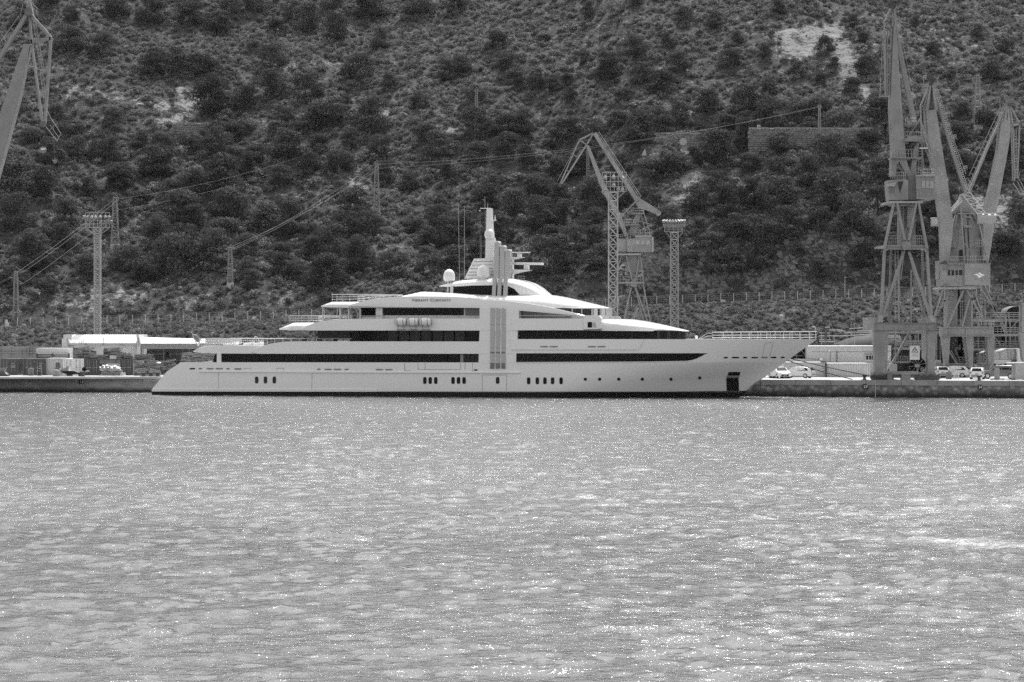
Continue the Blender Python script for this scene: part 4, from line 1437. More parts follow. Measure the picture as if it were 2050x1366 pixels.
# tower above the house
poly([(1833, 280), (1841, 280), (1832.6, 349), (1821.5, 349)], Y - .8, 1.6).build("tower_post", "crane", ca)
for u in [(1840.5, 237, 1872, 350, 2.2, 2.2, Y - 1.5, Y - 1.8), (1847, 282, 1871.5, 350, 1.7, 1.7, Y + 1, Y + 1.5), (1841, 240, 1814, 281, 2, 2, Y - .6, Y - .6), (1842, 240, 1866, 306, 3, 3, Y + .8, Y + .8), (1845, 281, 1850, 350, 1.6, 1.6, Y + .4, Y + .4)]:
    B(*u, .3).build("strut", "crane", ca)
b = poly([(1811, 281), (1853, 280), (1850, 275), (1824, 272), (1816, 276)], Y - 1.6, 3.2)
pbox(1812, 248.4, 1834, 249.6, Y - 1.4, 2.8, b)
pbox(1811, 281, 1853, 283, Y - 1.8, 3.6, b)
b.build("tower_platform", "crane", ca)
b = MB()
hrail(1812, 280, 1852, 281, 16, Y - 1.6, 9).build("handrail", "cranel", ca)
ladder(1842, 284, 1842, 348, 7, Y - .4, .35).build("ladder", "cranel", ca)
hrail(1813, 248.6, 1834, 248.6, 12, Y - 1.4, 5).build("handrail", "cranel", ca)
pbox(1841, 295.8, 1857, 297.6, Y - 2, .3).build("strip_lamp", "sign", ca)
poly([(1825, 283), (1838, 283), (1833, 292), (1822, 292)], Y - 1, 2.2).build("winch", "dark", ca)
# main jib: front face, then its sunlit side put in as a paler strip
poly([(1789.2, 56), (1791.5, 50), (1794.8, 80), (1802, 200), (1811.3, 300), (1818, 332), (1827.5, 354), (1818, 354.5), (1808.5, 338), (1800.4, 324), (1795, 330), (1793.5, 352), (1784.6, 352), (1787, 300), (1783, 215), (1785.6, 140)], Y - 1.1, 2.2).build("main_jib", "crane", ca)
poly([(1791.5, 50), (1795.8, 80), (1804.4, 200), (1812.6, 300), (1811.3, 300), (1802, 200), (1794.8, 80)], Y - 1.0, 2.0).build("jib_painted_lit_side", "cranel", ca)
B(1789.6, 17, 1795.4, 78, 3.4, 5.8, Y - .3, Y - .3, .8).build("back_stay", "crane", ca)
B(1795.4, 78, 1830.5, 246, 9.6, 9, Y + .4, Y + .4, .9).build("back_stay", "crane", ca)
B(1783.6, 16, 1770.2, 46, 3, 3.4, Y - .3, Y - .3, .8).build("beak_strut", "crane", ca)
for u in [(1771, 44, 1773, 193, 3.6, 2.8), (1776.6, 60, 1776, 193, 1.6, 1.8), (1787, 40, 1779, 190, 1.3, 1.3)]:
    B(*u, Y - .4, Y - .4, .6).build("beak_member", "crane", ca)
b = bars([(1771, 56, 1790, 55, 2.6), (1773, 101.5, 1785, 101.5, 2), (1783.5, 14, 1788, 14, 8)], Y - .4, .6)
b.build("beak_rung", "craned", ca)
b = bars([(1767.5, 75, 1761, 193, .7), (1771, 40, 1767, 150, .6), (1760, 193.3, 1782, 193.8, 1.2), (1763, 192, 1763.6, 150, .5)], Y - .8, .06)
b.build("beak_walkway", "cranel", ca)
b = MB()
for k in range(10):
    x, yy = 1796 + (1832 - 1796) * k / 9, 22 + (232 - 22) * k / 9
    bars([(x, yy + 3, x + 6, yy - 1, .9)], Y - .8, .06, b)
bars([(1797, 14, 1806, 80, .5), (1806, 80, 1838, 232, .5), (1793, 14, 1800, 80, .4), (1800, 80, 1829, 215, .4)], Y - .8, .05, b)
b.build("stay_ladder", "cranel", ca)
b = MB()
b.cyl(P(1784, 10, Y - .8), P(1784, 10, Y + .6), .45, n=14)
b.cyl(P(1788, 12, Y - .8), P(1788, 12, Y + .6), .35, n=14)
hrail(1779, 8, 1797, 6, 10, Y - .6, 5, b)
b.build("head_sheave", "dark", ca)
b = MB()
for px in (1768.8, 1775.6):
    b.tube([P(px, 193, Y - .4), P(1772, 249, Y - .4)], .022, 4)
b.build("hoist_rope", "cable", ca)
b = poly([(1768, 249), (1776.6, 249), (1775, 254), (1775, 262), (1771, 262), (1770.6, 254)], Y - .7, .5)
b.tube([P(1772.4, 262, Y - .4), P(1772.6, 284, Y - .4)], .05, 5)
b.build("hook_block", "black", ca)

# ------------------------------------------------------------------ two cranes behind it, one in front of the other
Y = 322.0
cb = root_at("harbour_crane", "grey portal crane with white emblem on its machinery house and jib leaning left", "crane", 1920, 760, Y)
leg(1884, 1903.5, 1892, 1899, 658, 732, Y - 2, cb)
leg(1933, 1949.5, 1941, 1948, 672, 736, Y - 2, cb)
leg(1929, 1941, 1938, 1944, 672, 736, Y + 6, cb)
pbox(1884, 655.5, 1990, 673.5, Y - 2.2, 1.6).build("portal_beam", "crane", cb)
b = MB()
for py in (655, 672.4):
    pbox(1884, py, 1990, py + 1.5, Y - 2.5, .3, b)
for px in (1900, 1933.5):
    pbox(px, 656, px + 2.4, 673, Y - 2.35, .1, b)
b.build("stiffener", "crane", cb)
leg(1976, 1992, 1979, 1989, 673, 742, Y - 1, cb)
pbox(1884, 748, 1992, 758, Y - 2, 1.5).build("sill_beam", "craned", cb)
for a in (1886, 1945, 1975):
    leg(a + 6, a + 12, a + 6, a + 12, 731, 748, Y - 2, cb)
pbox(1882, 575, 1955, 579, Y - 2.8, 5.6).build("slewing_ring", "cranel", cb)
poly([(1899, 579), (1917, 579), (1917, 655), (1896, 655)], Y - .2, 1.6).build("column", "crane", cb)
pbox(1921, 579, 1930.5, 640, Y - .1, 1.4).build("column", "dark", cb)
pbox(1930.5, 579, 1948, 655, Y + .6, 1.4).build("column", "crane", cb)
for u in [(1887.8, 579, 1869, 640, 2.6, 2.6), (1890.5, 580, 1891, 655, 3.4, 3.4), (1928.4, 582, 1896, 655, 3.6, 3.6), (1936, 582, 1968, 640, 3.2, 3.2), (1950, 582, 1968, 636, 2.6, 2.6),
          (1945.6, 590, 1945, 655, 2.8, 2.8), (1892, 600, 1871, 636, 2, 2), (1940, 600, 1926, 655, 2.6, 2.6)]:
    B(*u, Y - 2.2, Y - 2.2, .4).build("brace", "crane", cb)
b = bars([(1910, 603.6, 1942, 603.6, 1.8), (1893, 612, 1904, 600, 1.4)], Y - 1.5, .3)
b.build("tie_bar", "crane", cb)
b = MB()
ladder(1925, 582, 1925, 650, 4.5, Y - .6, .4, b)
ladder(1965, 580, 1962, 650, 4, Y + 2, .5, b)
hrail(1960, 655, 1990, 655, 12, Y - 2, 6, b)
b.build("ladder", "cranel", cb)
# house
hb_ = pbox(1931.2, 528.4, 1982.6, 571.4, Y - 3.6, 6).build("machinery_house", "crane", cb)
pbox(1887.4, 529, 1930.8, 573.4, Y - 3.2, 5).build("operator_cab", "crane", cb)
pbox(1880, 522, 1899, 559, Y - 1, 3).build("side_cabinet", "crane", cb)
b = pbox(1886.5, 531.5, 1897, 540, Y - 3.5, .3)
pbox(1898, 528.5, 1931, 531.5, Y - 3.5, .4, b)
pbox(1886.5, 570.5, 1900, 574, Y - 3.5, .5, b)
b.build("canopy", "craned", cb)
win(cb, [(1897.5, 540.5, 1902.5, 552.2), (1905, 540.8, 1910.4, 552), (1912.8, 541, 1917.6, 551.6), (1919.8, 540.6, 1926.6, 551)], Y - 3.2)
for pts in ([(1948.6, 550.5), (1956, 547.8), (1961.6, 551.4), (1965.8, 555), (1959.8, 556.8), (1956.4, 552.6), (1953, 550.8)], [(1957.4, 547), (1962, 545.6), (1965.6, 549), (1971.8, 550.8), (1966.6, 553.4), (1962.4, 551.4), (1960, 548.4)]):
    poly(pts, Y - 3.66, .06).build("wave_emblem", "sign", hb_)
b = pbox(1898, 526.6, 1984, 528.6, Y - 3.4, 5.6)
b.build("house_roof", "crane", cb)
b = MB()
hrail(1898, 527, 1930, 527, 13, Y - 3.2, 8).build("handrail", "cranel", cb)
hrail(1932, 527, 1979, 527, 14, Y - 3.2, 9).build("handrail", "cranel", cb)
hrail(1894, 494.5, 1912, 494.5, 12, Y - 2, 5).build("handrail", "cranel", cb)
hrail(1954, 493, 1968, 493, 12, Y - 2, 4).build("handrail", "cranel", cb)
pbox(1894, 494, 1914, 495.2, Y - 2, 1.5).build("walkway", "crane", cb)
pbox(1954, 492.6, 1968, 493.8, Y - 2, 1.5).build("walkway", "crane", cb)
# A-tower
for pts in ([(1906, 455), (1919, 420), (1927, 420), (1913, 526), (1899, 526)], [(1938, 426), (1946, 445), (1950, 492), (1957, 526), (1942, 526)], [(1930.8, 455), (1935, 455), (1939, 494), (1942, 526), (1936, 526)]):
    poly(pts, Y - .6, 1.4).build("tower_leg", "crane", cb)
poly([(1925.6, 388), (1932, 398), (1958, 427), (1957, 448), (1949, 432), (1943, 426), (1926, 424), (1912, 426), (1905, 430), (1905, 424), (1921, 403)], Y - 1, 1.6).build("tower_head", "crane", cb)
for u in [(1923.4, 417, 1930.4, 526, 3.2, 2.8), (1960.5, 449, 1977, 526, 2.6, 2.6), (1915.5, 430, 1911, 456, 2.2, 2.2), (1930, 487, 1941, 502, 1.6, 1.6)]:
    B(*u, Y - 1.6, Y - 1.8, .3).build("strut", "crane", cb)
b = bars([(1928, 454, 1944, 454, 3.6), (1916, 428, 1946, 428, 2.4), (1927, 434, 1944, 436, 2.4)], Y - 1.2, 1.2)
b.build("cross_tie", "crane", cb)
pbox(1921, 500, 1934, 524, Y + .8, .8).build("winch", "dark", cb)
def truss(x0, y0, x1, y1, u0, v0, u1, v1, n, Y, nm, m, par, w=1.3):
    b = bars([(x0, y0, x1, y1, w), (u0, v0, u1, v1, w)], Y, .12)
    for k in range(n + 1):
        t = k / n
        a, c = x0 + (x1 - x0) * t, y0 + (y1 - y0) * t
        d, e = u0 + (u1 - u0) * t, v0 + (v1 - v0) * t
        bars([(a, c, d, e, .9)], Y, .1, b)
        if k < n:
            t2 = (k + 1) / n
            bars([(a, c, u0 + (u1 - u0) * t2, v0 + (v1 - v0) * t2, .8)], Y, .1, b)
    return b.build(nm, m, par)
M["trussw"] = mat("pale_truss_paint", 0.62, 0.5)
truss(1926, 388.5, 1957, 428.5, 1943, 386, 1973, 427, 4, Y - 1.4, "lattice_arm", "trussw", cb)
truss(1926, 402, 1904, 426, 1922, 396, 1903, 419, 3, Y - 1.4, "lattice_arm", "trussw", cb)
def drum(x0, x1, y0, y1, Y, par):
    a, c = P(x0, (y0 + y1) / 2, Y), P(x1, (y0 + y1) / 2, Y)
    r = (y1 - y0) / 2 * Y / F
    d = MB().cyl(a, c, r, n=20).build("counterweight", "cranel", par, smooth=40)
    for k in range(3):
        x = a[0] + (c[0] - a[0]) * (k + .5) / 3
        MB().cyl((x, Y, a[2] + r * .9), (x, Y, a[2] + r * 1.12), .42, n=12).build("counterweight_cap", "trussw", d)
drum(1955, 1992.5, 428, 448.5, Y - 1, cb)
# leaning jib
poly([(1859.6, 280), (1854, 222), (1874, 219), (1883.7, 280), (1897, 362), (1908.6, 447), (1907, 470), (1900, 521), (1886, 524), (1884, 454), (1873.6, 374)], Y - 2.6, 2).build("main_jib", "crane", cb)
poly([(1893.5, 462), (1908.2, 455), (1909, 466), (1897, 521), (1888, 521)], Y - 2.2, 1).build("jib_root", "craned", cb)
for px, py in ((1885.5, 349), (1896, 360), (1878, 300)):
    q = P(px, py, Y - 2.7)
    MB().cyl(q, (q[0], q[1] + .12, q[2]), .2, n=12).build("jib_boss", "cranel", cb)
for u in [(1862, 172, 1855, 222, 2.6, 6), (1866.5, 172, 1874, 222, 2.6, 6)]:
    B(*u, Y - 2, Y - 2, .7).build("jib_fork", "crane", cb)
B(1864.5, 174, 1864.5, 216, 8, 10, Y - 1, Y - 1, .5).build("jib_web", "craned", cb)
B(1866, 170, 1905, 300, 4.8, 5.2, Y - 1.3, Y - 1.3, .6).build("luffing_strut", "crane", cb)
B(1905, 300, 1933, 388, 5.2, 5.2, Y - 1.3, Y - 1.3, .6).build("luffing_strut", "crane", cb)
b = MB()
ladder(1869, 168, 1937, 382, 4.2, Y - 1.9, .3, b, .035)
b.tube([P(1875, 172, Y - 1.9), P(1916, 300, Y - 1.9), P(1934, 348, Y - 1.9)], .03, 4)
for k in range(14):
    t = k / 13
    x, yy = 1871 + (1935 - 1871) * t, 176 + (378 - 176) * t
    b.tube([P(x, yy, Y - 1.9), P(x + 6, yy - 6, Y - 1.9)], .025, 4)
hrail(1906, 280, 1914, 278, 8, Y - 1.9, 2, b)
hrail(1928, 342, 1936, 340, 8, Y - 1.9, 2, b)
b.build("stay_ladder", "cranel", cb)
for u in [(1860, 172, 1842.6, 213, 2.4, 2.4), (1842.6, 213, 1845, 272, 2.4, 2), (1849, 212, 1850, 268, 2, 1.6), (1843, 213, 1857, 214, 3, 3), (1860, 173, 1850, 213, 1.4, 1.4)]:
    B(*u, Y - 2, Y - 2, .5).build("beak_member", "crane", cb)
b = MB()
b.cyl(P(1862, 153, Y - 1.8), P(1862, 153, Y - .6), .45, n=14)
b.cyl(P(1863.5, 163, Y - 1.8), P(1863.5, 163, Y - .6), .5, n=14)
b.build("head_sheave", "dark", cb)
b = bars([(1862, 150, 1858, 171, 1.6), (1862, 150, 1867, 171, 1.6), (1849, 153, 1849, 175, .5), (1849, 175, 1859, 175, .8)], Y - 1.6, .3)
hrail(1848, 160, 1859, 160, 8, Y - 1.4, 3, b)
b.build("head_frame", "crane", cb)

Y = 340.0
cc = root_at("harbour_crane", "rearmost grey crane at the right with jib leaning right over the dry dock", "crane", 1985, 752, Y)
poly([(2004, 250), (2012, 236), (2024, 250), (2016.6, 300), (2002.5, 374), (1991.5, 433), (1979, 521), (1969.5, 521), (1968.5, 433), (1983, 374), (1998, 300)], Y - 1.2, 2).build("main_jib", "crane", cc)
poly([(2024, 250), (2025.6, 250), (2018.2, 300), (2004.4, 374), (1993.4, 433), (1980, 521), (1978, 521), (1991.5, 433), (2002.5, 374), (2016.6, 300)], Y - 1.1, 1.9).build("jib_painted_lit_side", "cranel", cc)  # sun on the right side of the jib, painted as lighter grey
q = P(1985.6, 369, Y - 1.3)
MB().cyl(q, (q[0], q[1] + .12, q[2]), .2, n=12).build("jib_boss", "cranel", cc)
B(2015, 216, 1975, 300, 4.4, 4.6, Y - .4, Y - .4, .6).build("luffing_strut", "crane", cc)
B(1975, 300, 1939, 388, 4.6, 4.4, Y - .4, Y - .4, .6).build("luffing_strut", "crane", cc)
b = MB()
ladder(2010, 216, 1936, 384, 4, Y - .9, .3, b, .035)
b.tube([P(2003, 214, Y - .9), P(1957, 314, Y - .9), P(1940, 352, Y - .9)], .03, 4)
for k in range(13):
    t = k / 12
    x, yy = 2008 + (1938 - 2008) * t, 222 + (378 - 222) * t
    b.tube([P(x, yy, Y - .9), P(x - 6, yy - 5, Y - .9)], .025, 4)
b.tube([P(2002, 216, Y - .9), P(2001.6, 195, Y - .9)], .03, 4)
b.build("stay_ladder", "cranel", cc)
for u in [(2018, 206, 2019.5, 250, 2.8, 5.4), (2018, 206, 2011, 246, 2.8, 4), (2022, 213, 2041, 248, 2.2, 2.6), (2025, 252, 2041, 248, 5, 4.4), (2041, 248, 2036.5, 356, 2.4, 2.6), (2022, 218, 2027, 250, 2.4, 2.4),
          (2027, 252, 2030.5, 362, 2.6, 3.2), (2024, 250, 2027, 362, 1.4, 1.4)]:
    B(*u, Y - 1, Y - 1, .5).build("beak_member", "crane", cc)
b = MB()
for yy in (288, 294, 318, 340, 356):
    bars([(2029, yy, 2039, yy, 1.3)], Y - 1, .3, b)
ladder(2033, 260, 2034.5, 356, 3.4, Y - 1.4, .4, b)
bars([(2036, 362, 2048, 386, 1), (2040, 358, 2051, 380, 1), (2028, 366, 2044, 391, 1.2), (2044, 391, 2051, 381, 1), (2038, 360, 2042, 344, .7)], Y - 1, .1, b)
b.build("beak_walkway", "cranel", cc)
b = bars([(2018, 196, 2016, 210, 6), (2016, 196, 2029, 198, .8), (2029, 198, 2029, 212, .8), (2015, 206, 2030, 212, 1)], Y - 1, .4)
b.cyl(P(2018, 203, Y - 1.4), P(2018, 203, Y), .4, n=14)
b.build("head_sheave", "craned", cc)
drum(1864.5, 1888, 437, 453.5, Y - 1, cc)
poly([(1936, 388), (1944, 388), (1960, 430), (1962, 526), (1914, 526), (1918, 430)], Y, 1.2).build("tower_head", "craned", cc)
pbox(1900, 529, 1972, 571, Y - 2, 5).build("machinery_house", "craned", cc)
pbox(1906, 571, 1966, 578, Y - 2, 5).build("slewing_ring", "crane", cc)
for u in [(1960, 573, 2003, 636, 3.4, 3.4), (1972, 573, 2012, 668, 2.6, 2.6), (1998, 628, 2016, 668, 3, 3), (1930, 578, 1926, 655, 6, 6), (1912, 578, 1900, 655, 3.2, 3.2)]:
    B(*u, Y - 2, Y - 2, .4).build("brace", "crane", cc)
leg(2004, 2018, 2008, 2014, 668, 752, Y - 2, cc)
leg(1916, 1930, 1920, 1926, 655, 752, Y - 2, cc)
pbox(1914, 655, 2020, 668, Y - 2, 1.4).build("portal_beam", "craned", cc)

# ------------------------------------------------------------------ middle crane beyond the yacht
Y = 352.0
cm = root_at("harbour_crane", "smaller grey crane rising behind the yacht's foredeck with folded jib pointing left", "crane", 1270, 742, Y)
pbox(1236, 508, 1282, 510.6, Y - 2.6, 5.2).build("slewing_ring", "cranel", cm)
hs = pbox(1256, 473, 1306.5, 505, Y - 2.6, 5).build("machinery_house", "crane", cm)
pbox(1238, 478, 1256, 504, Y - 2, 4).build("operator_cab", "crane", cm)
b = MB()
for k in range(16):
    pbox(1257.5 + k * 3, 491, 1258 + k * 3, 504, Y - 2.66, .06, b)
pbox(1272, 471.6, 1308.4, 474, Y - 2.8, 5.4, b)
pbox(1305, 471.6, 1308.4, 505, Y - 2.8, 5.4, b)
b.build("cladding_rib", "cranel", hs)
win(hs, [(1274, 482, 1279.4, 489), (1285, 482.4, 1290, 489), (1294.8, 482, 1301.2, 489.4)], Y - 2.6)
def lettering(txt, par, px, py, hpx, wpx, Y, m="print_", name="lettering"):
    "flat letters facing the camera"
    c = bpy.data.curves.new(name, 'FONT')
    c.body = txt
    c.size = 1.0
    c.extrude = 0.01
    c.offset = 0.015
    o = bpy.data.objects.new(name, c)
    col.objects.link(o)
    bpy.context.view_layer.update()
    h = 0.7
    x, _, z = P(px, py, Y)
    sx, sz = wpx * Y / F / max(o.dimensions.x, .01), hpx * Y / F / h
    me = bpy.data.meshes.new_from_object(o)
    bpy.data.objects.remove(o)
    q = [(v.co.x * sx + x, Y, v.co.y * sz + z) for v in me.vertices]
    L = par.location if par.parent is None else par.parent.location
    me.vertices.foreach_set("co", np.array([(a - L[0], Y - L[1] - (.02 if v.co.z > 0 else 0), c_ - L[2]) for (a, _, c_), v in zip(q, me.vertices)], np.float32).ravel())
    me.materials.clear()
    me.materials.append(M[m])
    o = bpy.data.objects.new(name, me)
    col.objects.link(o)
    o.parent = par
    return o
lettering("ELMA", hs, 1257.4, 477.8, 6.4, 14, Y - 2.68)
pbox(1255, 510, 1280, 545, Y - 1, 2).build("column", "crane", cm)
poly([(1284.5, 426), (1278, 450), (1272.5, 472), (1255.5, 472), (1266, 448), (1274, 426)], Y - .8, 1.6).build("tower_post", "crane", cm)
for u in [(1287, 420, 1303, 472, 1.7, 1.7), (1283, 428, 1294, 472, 1.4, 1.4), (1280, 443, 1301, 449, 1.4, 1.4), (1249.6, 428, 1273, 403, 2, 2.4)]:
    B(*u, Y - 1, Y - 1.4, .25).build("strut", "crane", cm)
b = pbox(1265, 426.6, 1289, 428.4, Y - 1.6, 3)
pbox(1250, 449.6, 1280, 451.2, Y - 1.6, 3, b)
b.build("tower_platform", "crane", cm)
b = MB()
for q_ in ((1265, 427, 1289, 427, 10, Y - 1.6, 6), (1250, 450, 1272, 450, 10, Y - 1.6, 6), (1273, 471.4, 1305, 471.4, 11, Y - 2.5, 7), (1238, 478, 1256, 476, 8, Y - 2, 4)):
    hrail(*q_).build("handrail", "cranel", cm)
B(1190, 267, 1276, 402, 7, 9, Y - .7, Y - .7, .8).build("top_chord", "crane", cm)
poly([(1268, 386), (1278, 394), (1284, 399), (1305, 412), (1323, 424), (1319, 432), (1302, 424), (1286, 418), (1278, 416), (1272, 405)], Y - .7, .9).build("counter_arm", "crane", cm)
q = P(1318.6, 427, Y - .9)
MB().cyl(q, (q[0], q[1] + 1.3, q[2]), 5.2 * Y / F, n=20).build("counterweight", "crane", cm)
B(1176, 292, 1205, 368, 5.6, 10, Y - .5, Y - .5, .8).build("main_jib", "crane", cm)
B(1205, 368, 1234, 426, 10, 11, Y - .5, Y - .5, .8).build("main_jib", "crane", cm)
B(1236, 426, 1254, 473, 10, 6, Y - 1.2, Y - 1.2, .8).build("main_jib", "crane", cm)
poly([(1234, 426), (1250, 427), (1250, 432), (1240, 438)], Y - 1.3, .8).build("jib_knuckle", "crane", cm)
for u in [(1187, 267, 1160, 280.6, 3, 3), (1160, 280.6, 1121, 369, 2.2, 2.6), (1188, 268, 1173, 292, 2.4, 3), (1173, 292, 1124, 369, 3.6, 3), (1160, 281, 1174, 290, 2, 2), (1148, 310, 1157, 316, 1.2, 1.2), (1134, 340, 1140, 345, 1.2, 1.2)]:
    B(*u, Y - .4, Y - .4, .5).build("beak_member", "crane", cm)
b = MB()
for k in range(13):
    t = k / 12
    x, yy = 1199 + (1283 - 1199) * t, 266 + (394 - 266) * t
    b.tube([P(x, yy, Y - 1), P(x - 7 + 1.5, yy + 5, Y - 1)], .025, 4)
b.tube([P(1199, 264, Y - 1), P(1284, 394, Y - 1)], .035, 4)
b.tube([P(1196, 266, Y - 1), P(1281, 396, Y - 1)], .03, 4)
b.tube([P(1158, 284, Y - 1), P(1116, 363, Y - 1)], .025, 4)
b.build("stay_ladder", "cranel", cm)
q = P(1121, 371, Y - 1)
MB().cyl(q, (q[0], q[1] + 1, q[2]), .25, n=12).build("head_sheave", "dark", cm)
for u in [(1245, 511, 1238, 530, 2.2, 2.2), (1253, 511, 1266, 562, 2.4, 2.4), (1280, 511, 1272, 562, 2.4, 2.4), (1282, 511, 1288, 566, 2.2, 2.2), (1238, 530, 1236, 566, 2.2, 2.2),
          (1263.6, 576, 1247, 650, 2.8, 2.8), (1272.4, 576, 1301, 656, 2.8, 2.8), (1287.4, 568, 1304, 656, 2.6, 2.6), (1236, 568, 1222, 650, 2.6, 2.6), (1272, 577, 1290, 650, 1.6, 1.6)]:
    B(*u, Y - 1.4, Y - 1.8, .35).build("brace", "crane", cm)
for a in (1218, 1246, 1300):
    B(a, 650, a, 742, 4, 4, Y - 1.6, Y - 1.6, .8).build("leg", "crane", cm)
poly([(1263, 566), (1266, 560), (1273, 560), (1276, 566), (1274, 574), (1265, 574)], Y - 1.8, .6).build("gusset", "crane", cm)
pbox(1234, 565, 1290, 568, Y - 2, 5).build("platform", "crane", cm)
b = MB()
hrail(1236, 565, 1288, 565, 11, Y - 2, 9, b)
ladder(1258, 568, 1256, 650, 4, Y - 1, .4, b)
for k in range(5):
    ladder(1259 + 1.5 * k, 648, 1275 + k, 616, 1.2, Y - 1.5 - .3 * k, 1.0, b)
b.build("handrail", "cranel", cm)

# ------------------------------------------------------------------ crane whose jib head shows at the upper left corner
Y = 300.0
cl = root_at("harbour_crane", "grey crane jib reaching into the upper left corner of the view", "crane", -70, 766, Y)
poly([(47.5, 88), (57.5, 88), (37, 195), (0, 330), (-40, 470), (-62, 470), (0, 226)], Y - 1, 1.8).build("main_jib", "crane", cl)
poly([(57.5, 88), (59.4, 90), (39, 196), (2, 332), (-38, 472), (-40, 470), (0, 330), (37, 195)], Y - .9, 1.6).build("jib_painted_lit_side", "cranel", cl)  # lit right side of this jib, given by a lighter colour
B(53, 31, -70, 226, 6.4, 8.4, Y - .6, Y - .6, .8).build("luffing_strut", "crane", cl)
for u in [(59.5, 30, 63, 84, 3.4, 4.2), (63, 84, 85, 246, 3.8, 4), (65, 34, 102, 76, 6, 6), (102, 76, 90, 248, 5, 4.6), (62, 84, 102, 78, 8, 6.4), (80, 146, 94, 144, 3.4, 3.4)]:
    B(*u, Y - .4, Y - .4, .6).build("beak_member", "crane", cl)
b = MB()
ladder(68, 40, 88, 150, 5, Y - 1, .45, b)
ladder(76, 88, 94, 232, 5, Y - 1, .45, b)
bars([(92, 254, 114, 282, 1.2), (104, 240, 122, 268, .9), (122, 268, 114, 283, .9), (92, 216, 106, 245, .8), (100, 250, 118, 276, .5), (99, 262, 109, 250, .7)], Y - 1, .1, b)
b.tube([P(38, 32, Y - 1), P(0, 86, Y - 1), P(-70, 196, Y - 1)], .035, 4)
b.tube([P(41, 30, Y - 1), P(46, 8, Y - 1)], .03, 4)
for k in range(8):
    b.tube([P(36 - 14 * k, 34 + 22 * k, Y - 1), P(42 - 14 * k, 42 + 22 * k, Y - 1)], .025, 4)
hrail(64, 22, 76, 34, 16, Y - .6, 4, b)
hrail(50, 8, 64, 8, 6, Y - .6, 3, b)
b.build("beak_walkway", "cranel", cl)
b = MB()
b.cyl(P(56.7, 23.6, Y - 1.2), P(56.7, 23.6, Y + .4), .52, n=16)
b.build("head_sheave", "craned", cl)
poly([(51, 30), (53, 6), (61, 6), (66, 32)], Y - 1, 1).build("head_frame", "crane", cl)
MB().cyl(P(86, 249, Y - 1), P(86, 249, Y + .2), .42, n=16).build("head_sheave", "craned", cl)
b = MB()
for a, c in ((80, 81), (91, 91.4)):
    b.tube([P(a, 250, Y - .6), P(c, 300, Y - .6)], .025, 4)
b.tube([P(86, 306, Y - .6), P(86.4, 314, Y - .6)], .03, 4)
b.build("hoist_rope", "cable", cl)
q = P(85.6, 300, Y - .8)
hk = MB().cyl(q, (q[0], q[1] + .4, q[2]), .42, n=18).build("hook_block", "find", cl)
pbox(82, 297, 90, 300.4, Y - .9, .1).build("block_stripe", "sign", hk)
q = P(109.6, 324, Y - .8)
b = MB()
for k in range(9):
    a = 2 * math.pi * k / 9
    b.tube([(q[0], q[1], q[2] - .25), (q[0] + .32 * math.cos(a), q[1] + .2 * math.sin(a), q[2] + .22)], .04, 4)
b.tube([q, (q[0] - .2, q[1], q[2] + 4.5)], .012, 4)
b.build("sling_ring", "galvd", cl)
pbox(-110, 450, -40, 520, Y - 3, 6).build("machinery_house", "crane", cl)
pbox(-92, 520, -46, 530, Y - 2, 4).build("slewing_ring", "crane", cl)
for u in [(-88, 530, -120, 690, 6, 6), (-50, 530, -18, 690, 6, 6)]:
    B(*u, Y - 1, Y - 1, .8).build("brace", "crane", cl)
pbox(-128, 690, -10, 704, Y - 1.5, 2).build("portal_beam", "crane", cl)
# ------------------------------------------------------------------ lattice masts, floodlight towers and pylons
def lattice(mb, base, top, wb, wt, n, r=0.05, rb=None, zig=True):
    "four-legged lattice from base to top points; widths in metres"
    base, top = Vector(base), Vector(top)
    rb = rb or r * .7
    def ringp(t):
        c = base.lerp(top, t)
        w = (wb * (1 - t) + wt * t) / 2
        return [c + Vector((i * w, j * w, 0)) for i, j in ((-1, -1), (1, -1), (1, 1), (-1, 1))]
    a, z = ringp(0), ringp(1)
    for p, q in zip(a, z):
        mb.tube([p, q], r, 4)
    for k in range(n):
        p, q = ringp(k / n), ringp((k + 1) / n)
        for i in range(4):
            j = (i + 1) % 4
            mb.tube([q[i], q[j]], rb, 4)
            if k % 2 or not zig:
                mb.tube([p[i], q[j]], rb, 4)
            if not (k % 2) or not zig:
                mb.tube([p[j], q[i]], rb, 4)
    return mb

